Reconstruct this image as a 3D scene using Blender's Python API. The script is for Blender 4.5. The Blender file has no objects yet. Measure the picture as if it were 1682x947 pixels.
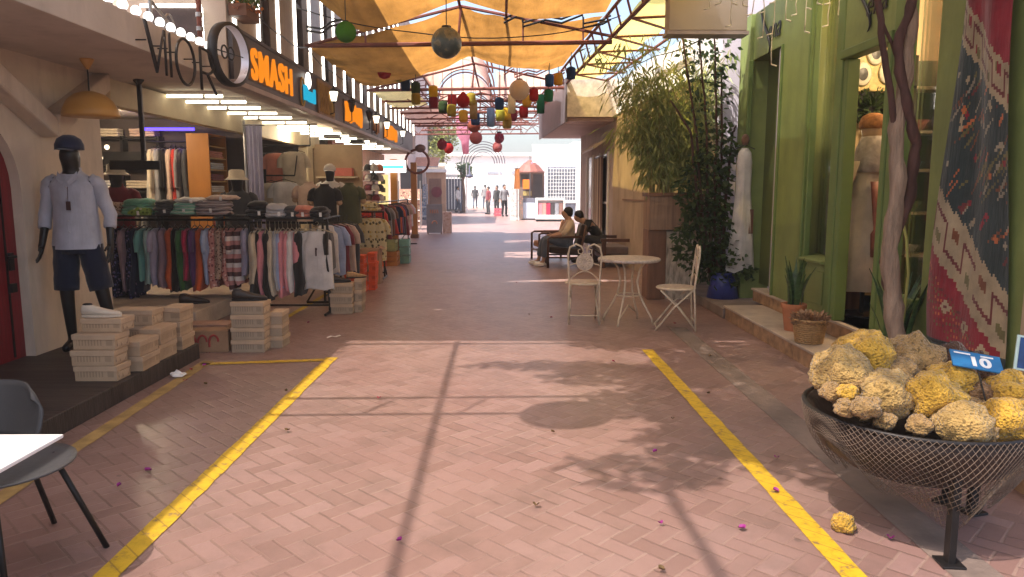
import bpy, math, random
from mathutils import Vector, Matrix, Euler, noise
from math import radians, pi, sin, cos
R = random.Random(11)
SC = bpy.context.scene
COL = SC.collection

# ------------------------------------------------------------------ mesh helpers
class MB:
    def __init__(s):
        s.v = []; s.f = []; s.mi = []; s.cur = 0
    def add(s, vs, fs):
        o = len(s.v)
        s.v += [tuple(v) for v in vs]
        s.f += [[i + o for i in f] for f in fs]
        s.mi += [s.cur] * len(fs)
        return s
    def box(s, x0, x1, y0, y1, z0, z1):
        return s.add([(x0,y0,z0),(x1,y0,z0),(x1,y1,z0),(x0,y1,z0),(x0,y0,z1),(x1,y0,z1),(x1,y1,z1),(x0,y1,z1)],
                     [(3,2,1,0),(4,5,6,7),(0,1,5,4),(1,2,6,5),(2,3,7,6),(3,0,4,7)])
    def cbox(s, c, d, rot=(0,0,0)):
        m = Euler(rot).to_matrix(); c = Vector(c); x, y, z = d[0]/2, d[1]/2, d[2]/2
        p = [c + m @ Vector(q) for q in ((-x,-y,-z),(x,-y,-z),(x,y,-z),(-x,y,-z),(-x,-y,z),(x,-y,z),(x,y,z),(-x,y,z))]
        return s.add(p, [(3,2,1,0),(4,5,6,7),(0,1,5,4),(1,2,6,5),(2,3,7,6),(3,0,4,7)])
    def tube(s, pts, r, n=8, closed=False, flat=1.0):
        pts = [Vector(p) for p in pts]; k = len(pts)
        rr = r if isinstance(r, (list, tuple)) else [r] * k
        vs = []; up = None
        for i, p in enumerate(pts):
            if closed: d = pts[(i+1) % k] - pts[i-1]
            else: d = pts[min(i+1, k-1)] - pts[max(i-1, 0)]
            if d.length < 1e-9: d = Vector((0,0,1))
            d.normalize()
            if up is None:
                a = Vector((0,0,1)) if abs(d.z) < .9 else Vector((1,0,0))
                up = (a - d * a.dot(d)).normalized()
            else:
                up = up - d * up.dot(d)
                if up.length < 1e-6: up = d.orthogonal()
                up.normalize()
            w = d.cross(up)
            for j in range(n):
                t = 2*pi*j/n
                vs.append(p + up * (cos(t) * rr[i]) + w * (sin(t) * rr[i] * flat))
        fs = []
        for i in range(k if closed else k - 1):
            a, b = i * n, ((i + 1) % k) * n
            for j in range(n):
                fs.append((a+j, a+(j+1) % n, b+(j+1) % n, b+j))
        if not closed:
            fs.append(tuple(reversed(range(n)))); fs.append(tuple((k-1)*n + j for j in range(n)))
        return s.add(vs, fs)
    def lathe(s, prof, c=(0,0,0), n=20, rot=(0,0,0), sy=1.0):
        m = Euler(rot).to_matrix(); c = Vector(c); vs = []
        for r, z in prof:
            for j in range(n):
                t = 2*pi*j/n
                vs.append(c + m @ Vector((max(r,1e-4)*cos(t), max(r,1e-4)*sin(t)*sy, z)))
        k = len(prof); fs = []
        for i in range(k-1):
            for j in range(n):
                fs.append((i*n+j, i*n+(j+1) % n, (i+1)*n+(j+1) % n, (i+1)*n+j))
        if prof[0][0] > 1e-3: fs.append(tuple(reversed(range(n))))
        if prof[-1][0] > 1e-3: fs.append(tuple((k-1)*n+j for j in range(n)))
        return s.add(vs, fs)
    def ell(s, c, rad, n=14, k=9, rot=(0,0,0)):
        m = Euler(rot).to_matrix(); c = Vector(c); vs = []
        for i in range(k+1):
            a = -pi/2 + pi*i/k; q = max(cos(a), 1e-3)
            for j in range(n):
                t = 2*pi*j/n
                vs.append(c + m @ Vector((rad[0]*q*cos(t), rad[1]*q*sin(t), rad[2]*sin(a))))
        fs = [(i*n+j, i*n+(j+1) % n, (i+1)*n+(j+1) % n, (i+1)*n+j) for i in range(k) for j in range(n)]
        return s.add(vs, fs)
    def loft(s, rings, n=14, cap=True):
        """rings: (centre, rx, ry) or (centre, rx, ry, rot)"""
        vs = []
        for rg in rings:
            c = Vector(rg[0]); m = Euler(rg[3]).to_matrix() if len(rg) > 3 else None
            for j in range(n):
                t = 2*pi*j/n; q = Vector((rg[1]*cos(t), rg[2]*sin(t), 0))
                vs.append(c + (m @ q if m else q))
        k = len(rings)
        fs = [(i*n+j, i*n+(j+1) % n, (i+1)*n+(j+1) % n, (i+1)*n+j) for i in range(k-1) for j in range(n)]
        if cap:
            fs.append(tuple(reversed(range(n)))); fs.append(tuple((k-1)*n+j for j in range(n)))
        return s.add(vs, fs)
    def prism(s, pts, a, b, axis='y'):
        """2D outline extruded along an axis from a to b"""
        def P(u, w, t): return {'x': (t,u,w), 'y': (u,t,w), 'z': (u,w,t)}[axis]
        n = len(pts)
        vs = [P(u,w,a) for u,w in pts] + [P(u,w,b) for u,w in pts]
        fs = [tuple(reversed(range(n))), tuple(range(n, 2*n))]
        fs += [(i, (i+1) % n, n+(i+1) % n, n+i) for i in range(n)]
        return s.add(vs, fs)
    def quad(s, *p):
        return s.add(p, [tuple(range(len(p)))])
    def grid(s, fn, nu, nv):
        vs = [fn(i/nu, j/nv) for j in range(nv+1) for i in range(nu+1)]
        fs = [(j*(nu+1)+i, j*(nu+1)+i+1, (j+1)*(nu+1)+i+1, (j+1)*(nu+1)+i) for j in range(nv) for i in range(nu)]
        return s.add(vs, fs)
    def leaf(s, p, d, L, W, side=None, sag=0.0):
        p = Vector(p); d = Vector(d).normalized()
        side = (side or Vector((R.uniform(-1,1), R.uniform(-1,1), R.uniform(-.6,.6))))
        side = side - d * side.dot(d)
        if side.length < 1e-4: side = d.orthogonal()
        side.normalize()
        mid = p + d * (L*.45); tip = p + d * L + Vector((0,0,-sag*L))
        return s.add([p, mid - side*W*.5, tip, mid + side*W*.5], [(0,1,2,3)])
    def build(s, name, mats, parent=None, smooth=False, loc=None, rz=0, bevel=0, seg=2):
        me = bpy.data.meshes.new(name)
        me.from_pydata(s.v, [], s.f)
        ms = mats if isinstance(mats, (list, tuple)) else [mats]
        for m in ms: me.materials.append(m)
        if len(ms) > 1: me.polygons.foreach_set('material_index', s.mi)
        if smooth: me.polygons.foreach_set('use_smooth', [True]*len(s.f))
        me.update()
        o = bpy.data.objects.new(name, me); COL.objects.link(o)
        if parent: o.parent = parent
        if loc is not None: o.location = loc
        o.rotation_euler.z = rz
        if bevel:
            b = o.modifiers.new('Bevel', 'BEVEL'); b.width = bevel; b.segments = seg
            b.limit_method = 'ANGLE'; b.angle_limit = radians(40)
        return o

USED = {}
def tag(o, label=None, cat=None, group=None, kind=None):
    if label: o['label'] = label
    if cat: o['category'] = cat
    if group: o['group'] = group
    if kind: o['kind'] = kind
    if label:
        n = len(label.split())
        if n < 4 or n > 16: print('LABELLEN', n, label)
        USED.setdefault(label, []).append(o.name)
    return o
def thing(name, label, cat, loc=(0,0,0), rz=0, group=None):
    o = bpy.data.objects.new(name, None); COL.objects.link(o)
    o.location = loc; o.rotation_euler.z = rz; o.empty_display_size = .1
    return tag(o, label, cat, group)
def struct(mb, name, m, **k):
    o = mb.build(name, m, **k); o['kind'] = 'structure'; return o
def copy_tree(o, parent=None):
    c = o.copy(); COL.objects.link(c)
    if parent: c.parent = parent
    for ch in list(o.children): copy_tree(ch, c)
    return c
def recolour(o, m):
    for sl in o.material_slots:
        sl.link = 'OBJECT'; sl.material = m
def baked(o):
    """replace modifiers by their result"""
    dg = bpy.context.evaluated_depsgraph_get()
    me = bpy.data.meshes.new_from_object(o.evaluated_get(dg))
    o.modifiers.clear(); o.data = me
    return o
def skin(name, pts, edges, m, parent=None, root=0, sub=2, loc=None):
    me = bpy.data.meshes.new(name); me.from_pydata([p[0] for p in pts], edges, [])
    o = bpy.data.objects.new(name, me); COL.objects.link(o)
    md = o.modifiers.new('Skin', 'SKIN'); md.use_smooth_shade = True
    for i, p in enumerate(pts):
        r = p[1] if isinstance(p[1], (tuple, list)) else (p[1], p[1])
        me.skin_vertices[0].data[i].radius = r
        me.skin_vertices[0].data[i].use_root = (i == root)
    sb = o.modifiers.new('Sub', 'SUBSURF'); sb.levels = sub; sb.render_levels = sub
    baked(o); o.data.name = name
    o.data.materials.clear(); o.data.materials.append(m)
    o.data.polygons.foreach_set('use_smooth', [True]*len(o.data.polygons))
    if parent: o.parent = parent
    if loc: o.location = loc
    return o
def text(name, s, size, m, parent=None, loc=(0,0,0), rot=(0,0,0), ext=.01, off=0, sx=1, shear=0, align='CENTER', space=1.0):
    cu = bpy.data.curves.new(name, 'FONT'); cu.body = s; cu.size = size; cu.extrude = ext; cu.offset = off
    cu.align_x = align; cu.align_y = 'CENTER'; cu.shear = shear; cu.space_character = space
    t = bpy.data.objects.new(name, cu); COL.objects.link(t)
    dg = bpy.context.evaluated_depsgraph_get()
    me = bpy.data.meshes.new_from_object(t.evaluated_get(dg))
    bpy.data.objects.remove(t)
    o = bpy.data.objects.new(name, me); COL.objects.link(o)
    me.materials.clear(); me.materials.append(m)
    me.transform(Matrix.Scale(sx, 4, (1,0,0)))
    o.location = loc; o.rotation_euler = rot
    if parent: o.parent = parent
    return o
FACE_E = (pi/2, 0, pi/2)     # lettering on a wall that faces the street from the left side
FACE_W = (pi/2, 0, -pi/2)    # lettering on a wall that faces the street from the right side
FACE_S = (pi/2, 0, 0)        # lettering that faces back down the street

# ------------------------------------------------------------------ materials
class NT:
    def __init__(s, name):
        s.m = bpy.data.materials.new(name); s.m.use_nodes = True
        s.t = s.m.node_tree; s.t.nodes.clear()
        s.out = s.t.nodes.new('ShaderNodeOutputMaterial')
    def n(s, ty, **k):
        nd = s.t.nodes.new(ty)
        for a, b in k.items(): setattr(nd, a, b)
        return nd
    def put(s, sock, v):
        if v is None: return
        if hasattr(v, 'is_output') or isinstance(v, bpy.types.NodeSocket): s.t.links.new(v, sock)
        else:
            if isinstance(v, (tuple, list)) and len(v) == 3 and sock.type == 'RGBA': v = (*v, 1)
            sock.default_value = v
    def math(s, op, a, b=None, c=None):
        nd = s.n('ShaderNodeMath', operation=op)
        for i, x in enumerate((a, b, c)):
            if x is not None: s.put(nd.inputs[i], x)
        return nd.outputs[0]
    def mix(s, f, a, b, mode='MIX'):
        nd = s.n('ShaderNodeMix', data_type='RGBA', blend_type=mode)
        s.put(nd.inputs[0], f); s.put(nd.inputs[6], a); s.put(nd.inputs[7], b)
        return nd.outputs[2]
    def coord(s, kind='Object', scale=(1,1,1), rot=(0,0,0)):
        tc = s.n('ShaderNodeTexCoord'); mp = s.n('ShaderNodeMapping')
        mp.inputs['Scale'].default_value = scale; mp.inputs['Rotation'].default_value = rot
        s.t.links.new(tc.outputs[kind], mp.inputs[0]); return mp.outputs[0]
    def noise(s, vec, scale, detail=4, rough=.55):
        nd = s.n('ShaderNodeTexNoise'); s.put(nd.inputs['Vector'], vec)
        nd.inputs['Scale'].default_value = scale; nd.inputs['Detail'].default_value = detail
        nd.inputs['Roughness'].default_value = rough
        return nd.outputs['Fac']
    def ramp(s, f, stops, const=False):
        nd = s.n('ShaderNodeValToRGB'); cr = nd.color_ramp
        if const: cr.interpolation = 'CONSTANT'
        while len(cr.elements) < len(stops): cr.elements.new(.5)
        for e, (p, c) in zip(cr.elements, stops):
            e.position = p; e.color = (*c, 1) if len(c) == 3 else c
        s.put(nd.inputs[0], f); return nd.outputs[0]
    def bump(s, h, strength=.3, dist=.02):
        nd = s.n('ShaderNodeBump'); nd.inputs['Strength'].default_value = strength
        nd.inputs['Distance'].default_value = dist; s.put(nd.inputs['Height'], h); return nd.outputs[0]
    def bsdf(s, col, rough=.6, metal=0, spec=.5, normal=None, emit=None, estr=0, sheen=0, coat=0, sss=0):
        b = s.n('ShaderNodeBsdfPrincipled')
        s.put(b.inputs['Base Color'], col); s.put(b.inputs['Roughness'], rough); s.put(b.inputs['Metallic'], metal)
        s.put(b.inputs['Specular IOR Level'], spec)
        if normal is not None: s.put(b.inputs['Normal'], normal)
        if emit: s.put(b.inputs['Emission Color'], emit); b.inputs['Emission Strength'].default_value = estr
        if sheen: b.inputs['Sheen Weight'].default_value = sheen
        if coat: b.inputs['Coat Weight'].default_value = coat
        return b.outputs[0]
    def done(s, sh):
        s.t.links.new(sh, s.out.inputs[0]); return s.m

def sc(c, k): return tuple(min(1, x*k) for x in c)
MATS = {}
def mat(name, c, var=.25, scale=5, rough=.6, metal=0, bump=.15, bscale=40, spec=.4, c2=None, stretch=(1,1,1), sheen=0, coat=0, rvar=.15, bdist=.01, grime=0):
    if name in MATS: return MATS[name]
    t = NT(name); v = t.coord('Object', stretch)
    f = t.noise(v, scale, 5)
    col = t.ramp(f, [(.3, sc(c, 1-var)), (.7, c2 or sc(c, 1+var*.6))])
    if grime:
        g1 = t.noise(t.coord('Object', (1.6,1.6,.35)), 2.2, 6, .65); col = t.mix(t.math('MULTIPLY', t.ramp(g1, [(.50,(0,0,0)),(.72,(1,1,1))]), grime), col, sc(c,.42))
        g2 = t.noise(t.coord('Object'), 9, 5, .7); col = t.mix(t.math('MULTIPLY', t.ramp(g2, [(.62,(0,0,0)),(.68,(1,1,1))]), grime*.6), col, sc(c,1.25))
    nb = t.noise(v, bscale, 3)
    rg = t.math('ADD', t.math('MULTIPLY', t.math('SUBTRACT', nb, .5), rvar), rough)
    nm = t.bump(nb, bump, bdist) if bump else None
    MATS[name] = t.done(t.bsdf(col, rg, metal, spec, nm, sheen=sheen, coat=coat)); return MATS[name]
def fabric(name, c, var=.2, fold=.35):
    """woven cloth with soft folds"""
    if name in MATS: return MATS[name]
    t = NT(name); v = t.coord('Object')
    f = t.noise(v, 7, 4); w = t.noise(t.coord('Object', (1,1,.18)), 22, 3)
    weave = t.noise(v, 260, 2)
    col = t.ramp(f, [(.3, sc(c, 1-var)), (.7, sc(c, 1+var*.5))])
    nm = t.bump(t.math('ADD', w, t.math('MULTIPLY', weave, .12)), fold, .02)
    MATS[name] = t.done(t.bsdf(col, .88, 0, .2, nm, sheen=.25)); return MATS[name]
def stripes(name, cols, per, axis=2, rough=.85):
    if name in MATS: return MATS[name]
    t = NT(name); v = t.coord('Object'); sx = t.n('ShaderNodeSeparateXYZ'); t.put(sx.inputs[0], v)
    f = t.math('FRACT', t.math('DIVIDE', t.math('ADD', sx.outputs[axis], 50.0), per))
    n = len(cols); col = t.ramp(f, [(i/n, c) for i, c in enumerate(cols)], True)
    nm = t.bump(t.noise(t.coord('Object', (1,1,.2)), 22, 3), .35, .02)
    MATS[name] = t.done(t.bsdf(col, rough, 0, .2, nm)); return MATS[name]
def print_cloth(name, base, c1, c2, scale=22):
    if name in MATS: return MATS[name]
    t = NT(name); v = t.coord('Object')
    vo = t.n('ShaderNodeTexVoronoi'); t.put(vo.inputs['Vector'], v); vo.inputs['Scale'].default_value = scale
    f1 = t.math('LESS_THAN', vo.outputs['Distance'], .38)
    sx = t.n('ShaderNodeSeparateColor'); t.put(sx.inputs[0], vo.outputs['Color'])
    c = t.mix(t.math('GREATER_THAN', sx.outputs[0], .5), c1, c2)
    col = t.mix(f1, base, c)
    nm = t.bump(t.noise(t.coord('Object', (1,1,.2)), 22, 3), .35, .02)
    MATS[name] = t.done(t.bsdf(col, .85, 0, .2, nm)); return MATS[name]
def glow(name, c, s):
    if name in MATS: return MATS[name]
    t = NT(name); e = t.n('ShaderNodeEmission'); e.inputs[0].default_value = (*c, 1); e.inputs[1].default_value = s
    MATS[name] = t.done(e.outputs[0]); return MATS[name]
def sheet(name, c, tl=.5, sheer=0.0, var=.25, scale=1.2):
    """thin cloth that lets light through"""
    if name in MATS: return MATS[name]
    t = NT(name); v = t.coord('Object'); f = t.noise(v, scale, 6, .6)
    f2 = t.noise(t.coord('Object', (1,.25,1)), 5, 4)
    col = t.ramp(t.math('ADD', t.math('MULTIPLY', f, .65), t.math('MULTIPLY', f2, .35)), [(.35, sc(c, 1-var)), (.65, sc(c, 1+var*.4))])
    nm = t.bump(t.math('ADD', f2, t.math('MULTIPLY', t.noise(v, 14, 3), .3)), .5, .05)
    d = t.n('ShaderNodeBsdfDiffuse'); t.put(d.inputs[0], col); t.put(d.inputs['Normal'], nm)
    l = t.n('ShaderNodeBsdfTranslucent'); t.put(l.inputs[0], col); t.put(l.inputs['Normal'], nm)
    mx = t.n('ShaderNodeMixShader'); mx.inputs[0].default_value = tl
    t.t.links.new(d.outputs[0], mx.inputs[1]); t.t.links.new(l.outputs[0], mx.inputs[2]); sh = mx.outputs[0]
    if sheer:
        tr = t.n('ShaderNodeBsdfTransparent'); tr.inputs[0].default_value = (*sc(c, 1.15), 1)
        m2 = t.n('ShaderNodeMixShader'); m2.inputs[0].default_value = sheer
        t.t.links.new(sh, m2.inputs[1]); t.t.links.new(tr.outputs[0], m2.inputs[2]); sh = m2.outputs[0]
    MATS[name] = t.done(sh); return MATS[name]
def leafmat(name, c, c2):
    if name in MATS: return MATS[name]
    t = NT(name); v = t.coord('Object'); f = t.noise(v, 9, 3)
    col = t.ramp(f, [(.3, c), (.7, c2)])
    b = t.bsdf(col, .5, 0, .4)
    l = t.n('ShaderNodeBsdfTranslucent'); t.put(l.inputs[0], col)
    mx = t.n('ShaderNodeMixShader'); mx.inputs[0].default_value = .35
    t.t.links.new(b, mx.inputs[1]); t.t.links.new(l.outputs[0], mx.inputs[2])
    MATS[name] = t.done(mx.outputs[0]); return MATS[name]
def glassmat(name, c=(1,1,1), k=.12):
    if name in MATS: return MATS[name]
    t = NT(name); tr = t.n('ShaderNodeBsdfTransparent'); tr.inputs[0].default_value = (*c, 1)
    g = t.n('ShaderNodeBsdfGlossy'); g.inputs['Roughness'].default_value = .03
    fr = t.n('ShaderNodeFresnel'); fr.inputs[0].default_value = 1.45
    mx = t.n('ShaderNodeMixShader'); t.put(mx.inputs[0], t.math('ADD', t.math('MULTIPLY', fr.outputs[0], .8), k*.2))
    t.t.links.new(tr.outputs[0], mx.inputs[1]); t.t.links.new(g.outputs[0], mx.inputs[2])
    MATS[name] = t.done(mx.outputs[0]); return MATS[name]

def paving_mat():
    t = NT('herringbone brick'); v = t.coord('Object', (1/.094,)*3, (0,0,radians(45)))
    s = t.n('ShaderNodeSeparateXYZ'); wob = t.n('ShaderNodeTexNoise'); t.put(wob.inputs['Vector'], v); wob.inputs['Scale'].default_value = .9
    wv = t.n('ShaderNodeVectorMath', operation='MULTIPLY_ADD'); t.put(wv.inputs[0], wob.outputs['Color'])
    wv.inputs[1].default_value = (.09,.09,0); t.put(wv.inputs[2], v); t.put(s.inputs[0], wv.outputs[0])
    u, w = s.outputs[0], s.outputs[1]
    iu, iw = t.math('FLOOR', u), t.math('FLOOR', w); fu, fw = t.math('FRACT', u), t.math('FRACT', w)
    d = t.math('SUBTRACT', iu, iw); k = t.math('FLOORED_MODULO', t.math('ADD', d, .5), 4.0); k = t.math('FLOOR', k)
    eq = lambda a: t.math('COMPARE', k, float(a), .1)
    k0, k1, k2, k3 = eq(0), eq(1), eq(2), eq(3)
    dl = t.math('ADD', fu, t.math('MULTIPLY', k1, 9)); dr = t.math('ADD', t.math('SUBTRACT', 1.0, fu), t.math('MULTIPLY', k0, 9))
    db = t.math('ADD', fw, t.math('MULTIPLY', k2, 9)); dt = t.math('ADD', t.math('SUBTRACT', 1.0, fw), t.math('MULTIPLY', k3, 9))
    dx = t.math('MINIMUM', dl, dr); dy = t.math('MINIMUM', db, dt)
    wn = t.noise(v, 3.0, 3)
    def joint(dd, w0):
        mr = t.n('ShaderNodeMapRange', interpolation_type='SMOOTHSTEP'); t.put(mr.inputs[0], dd)
        t.put(mr.inputs[1], t.math('MULTIPLY', wn, w0)); t.put(mr.inputs[2], t.math('ADD', t.math('MULTIPLY', wn, w0), .055))
        mr.inputs[3].default_value = 1; mr.inputs[4].default_value = 0; return mr.outputs[0]
    jx, jy = joint(dx, .065), joint(dy, .065)
    bx = t.math('SUBTRACT', iu, k1); by = t.math('SUBTRACT', iw, k2)
    cmb = t.n('ShaderNodeCombineXYZ'); t.put(cmb.inputs[0], bx); t.put(cmb.inputs[1], by); t.put(cmb.inputs[2], t.math('ADD', k0, k1))
    wh = t.n('ShaderNodeTexWhiteNoise', noise_dimensions='3D'); t.put(wh.inputs['Vector'], cmb.outputs[0])
    br = t.ramp(wh.outputs['Value'], [(0, (.18,.102,.088)), (.3, (.25,.148,.130)), (.62, (.29,.176,.158)), (.9, (.335,.215,.198)), (1, (.225,.142,.128))])
    grain = t.noise(v, 6, 6, .65); br = t.mix(t.math('MULTIPLY', grain, .5), br, (.19,.11,.09), 'MIX')
    br = t.mix(.35, br, t.ramp(t.noise(v, 26, 3), [(.3, (.20,.12,.10)), (.7, (.34,.215,.19))]))
    big = t.noise(t.coord('Object'), .55, 5, .6)
    br = t.mix(t.math('MULTIPLY', t.ramp(big, [(.42, (0,0,0)), (.7, (1,1,1))]), .45), br, (.30,.215,.18))
    patch0 = t.ramp(t.noise(t.coord('Object'), .8, 4), [(.42, (0,0,0)), (.6, (1,1,1))])
    patch = t.ramp(t.noise(t.coord('Object'), 1.3, 4), [(.38, (0,0,0)), (.62, (1,1,1))])
    jdark = t.mix(patch, (.10,.065,.05), (.20,.125,.10)); jlight = t.mix(patch, (.37,.27,.215), (.25,.155,.125))
    dirt = t.ramp(t.noise(t.coord('Object'), 2.3, 7, .7), [(.50, (0,0,0)), (.66, (1,1,1))])
    br = t.mix(t.math('MULTIPLY', dirt, .42), br, (.13,.09,.075))
    spot = t.n('ShaderNodeTexVoronoi'); t.put(spot.inputs['Vector'], t.coord('Object')); spot.inputs['Scale'].default_value = 2.1; spot.inputs['Randomness'].default_value = 1
    sp = t.math('LESS_THAN', t.math('ADD', spot.outputs['Distance'], t.math('MULTIPLY', t.math('SUBTRACT', grain, .5), .06)), .035)
    br = t.mix(t.math('MULTIPLY', sp, .5), br, (.07,.055,.05))
    col = t.mix(t.math('MULTIPLY', jx, .44), br, jlight); col = t.mix(t.math('MULTIPLY', jy, t.math('ADD', .30, t.math('MULTIPLY', patch0, .35))), col, jdark)
    h = t.math('SUBTRACT', t.math('MULTIPLY', t.noise(v, 5, 4), .25), t.math('MAXIMUM', jx, jy))
    h = t.math('ADD', h, t.math('MULTIPLY', wh.outputs['Value'], .35))
    nm = t.bump(h, .34, .006)
    rg = t.math('ADD', .25, t.math('MULTIPLY', t.noise(v, 2.2, 4), .28))
    return t.done(t.bsdf(col, rg, 0, .55, nm))

def worn_paint(name, c):
    t = NT(name); v = t.coord('Object'); f = t.noise(v, 16, 6, .7)
    # brick joints crossing the painted line
    u = t.coord('Object', (1/.094,)*3, (0,0,radians(45))); s = t.n('ShaderNodeSeparateXYZ'); t.put(s.inputs[0], u)
    fj = t.math('FRACT', s.outputs[1]); j = t.math('LESS_THAN', fj, .07)
    col = t.ramp(f, [(.36, (.22,.14,.08)), (.42, sc(c, .75)), (.52, sc(c,.92)), (.7, c)])
    col = t.mix(t.math('MULTIPLY', j, .55), col, (.17,.10,.03))
    return t.done(t.bsdf(col, .6, 0, .4, t.bump(t.math('SUBTRACT', f, j), .4, .006)))
# ------------------------------------------------------------------ palette
PLASTER = mat('white plaster', (.62,.52,.42), .12, 2.5, .85, bump=.25, bscale=30, grime=.45)
SLABW = mat('slab render', (.55,.48,.42), .12, 2, .85, bump=.2, bscale=25, grime=.35)
BEIGE = mat('beige render', (.44,.34,.25), .18, 1.6, .85, bump=.3, bscale=25, grime=.5)
CREAM = mat('cream paint', (.60,.50,.33), .15, 3, .7)
UPPER = mat('upper wall render', (.42,.35,.30), .12, 2, .85, bump=.2, grime=.4)
DARKBAND = mat('dark sign band', (.055,.045,.048), .3, 3, .45)
TRIMB = mat('sign band trim', (.33,.26,.24), .2, 4, .5)
BLACKM = mat('black steel', (.018,.016,.016), .3, 10, .45, metal=.3, bump=.05)
RUSTY = mat('rust red steel', (.16,.045,.03), .4, 8, .6, bump=.1)
GREYM = mat('grey metal', (.30,.29,.29), .2, 6, .4, metal=.6, bump=.05)
WHITEM = mat('white enamel', (.78,.76,.73), .08, 5, .4, bump=.04)
IRONW = mat('cream wrought iron', (.60,.50,.37), .22, 14, .55, bump=.2)
DECK = mat('dark decking', (.055,.042,.036), .5, 3, .55, stretch=(.4,8,1), bump=.5, bscale=14)
WOODO = mat('orange wood', (.42,.17,.035), .25, 3, .45, stretch=(1,1,.2))
WOODB = mat('brown wood', (.20,.10,.055), .4, 4, .6, stretch=(3,3,.25), bump=.3)
WOODD = mat('dark walnut wood', (.085,.035,.02), .4, 5, .4, stretch=(1,1,.3))
PLANKW = mat('weathered planks', (.30,.19,.12), .35, 4, .75, stretch=(6,6,.35), bump=.4)
GREEN = mat('green paint', (.19,.235,.072), .16, 3, .5, bump=.15, bscale=25, grime=.4)
GREEND = mat('deep green paint', (.12,.175,.045), .15, 3, .5, bump=.1)
REDD = mat('red door paint', (.20,.012,.018), .3, 4, .4, stretch=(8,8,.5), bump=.25)
CARD = mat('tan cardboard', (.50,.36,.24), .12, 6, .8, bump=.1)
CARDB = mat('brown cardboard', (.31,.18,.10), .25, 6, .8, bump=.1)
STONE = mat('pale step stone', (.44,.36,.29), .25, 3.5, .65, bump=.25, bscale=18)
CRACK = mat('tawny step riser', (.36,.22,.12), .5, 9, .6, bump=.5, bscale=20)
CONC = mat('drain concrete', (.205,.155,.128), .35, 4, .85, bump=.4, bscale=30)
BARK = mat('bark', (.21,.135,.095), .45, 7, .9, stretch=(3,3,.5), bump=.8, bscale=24, bdist=.02)
BARKR = mat('dark red bark', (.085,.04,.03), .45, 7, .85, stretch=(3,3,.4), bump=.6)
TERRA = mat('terracotta', (.42,.16,.07), .2, 6, .75)
WICK = mat('wicker', (.40,.24,.10), .3, 30, .7, bump=.5)
LEAFG = leafmat('green leaf', (.045,.085,.02), (.10,.16,.035))
LEAFB = leafmat('bamboo leaf', (.17,.22,.06), (.44,.46,.18))
LEAFD = leafmat('dark ivy leaf', (.02,.045,.016), (.085,.13,.04))
LEAFF = leafmat('sunny tree leaf', (.17,.20,.04), (.36,.36,.10))
SNAKE = mat('snake plant', (.05,.10,.035), .55, 14, .45, stretch=(1,1,2.5))
SKINM = mat('skin', (.42,.24,.16), .1, 8, .55, bump=.03)
HAIRM = mat('dark hair', (.014,.010,.008), .4, 20, .55)
BLACKSK = mat('black mannequin', (.012,.011,.011), .2, 5, .38, bump=.02)
MOSAIC = mat('mosaic top', (.52,.42,.34), .35, 30, .5, bump=.4, bscale=60)
GLASS = glassmat('window glass')
DARKGL = mat('dark window pane', (.035,.032,.036), .3, 2, .12, bump=0)
TUBE = glow('tube light', (1, .90, .68), 2.6)
LEDW = glow('led strip', (1, .93, .82), 3.0)
BULB = glow('warm bulb', (1, .80, .50), 9.0)
ORANGE = glow('orange sign letters', (1.0, .27, .012), .40)
CYAN = glow('cyan sign letters', (.02, .40, .60), .42)

# ------------------------------------------------------------------ camera, world, sun
cam = bpy.data.cameras.new('Camera'); camo = bpy.data.objects.new('Camera', cam); COL.objects.link(camo)
cam.sensor_width = 36; cam.lens = 36*1200/1682; cam.clip_start = .02; cam.clip_end = 600
PITCH = math.atan(163.5/1200); YAW = math.atan(13/1200)
camo.location = (0,0,1.5); camo.rotation_euler = (pi/2 - PITCH, 0, -YAW)
SC.camera = camo
W = bpy.data.worlds.new('World'); SC.world = W; W.use_nodes = True
wt = W.node_tree; wt.nodes.clear()
wo = wt.nodes.new('ShaderNodeOutputWorld'); bg = wt.nodes.new('ShaderNodeBackground'); sky = wt.nodes.new('ShaderNodeTexSky')
SUNV = Vector((.44, .31, -1)).normalized()
sky.sky_type = 'NISHITA'; sky.sun_disc = False
sky.sun_elevation = math.asin(-SUNV.z); sky.sun_rotation = math.atan2(-SUNV.x, -SUNV.y) % (2*pi)
sky.air_density = 1.0; sky.dust_density = 4.0; sky.ozone_density = 1.0
bg.inputs[1].default_value = .15
wt.links.new(sky.outputs[0], bg.inputs[0]); wt.links.new(bg.outputs[0], wo.inputs[0])
sl = bpy.data.lights.new('Sun', 'SUN'); sl.energy = 5.0; sl.angle = radians(.6); sl.color = (1, .95, .88)
so = bpy.data.objects.new('Sun', sl); COL.objects.link(so)
so.rotation_euler = SUNV.to_track_quat('-Z', 'Y').to_euler(); so.location = (-6,-4,14)
SC.view_settings.view_transform = 'Standard'; SC.view_settings.look = 'None'
SC.view_settings.exposure = 1.45; SC.view_settings.gamma = 1
SC.cycles.use_denoising = True
SC.cycles.max_bounces = 8; SC.cycles.diffuse_bounces = 4; SC.cycles.transparent_max_bounces = 12
SC.cycles.sample_clamp_indirect = 6

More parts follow.
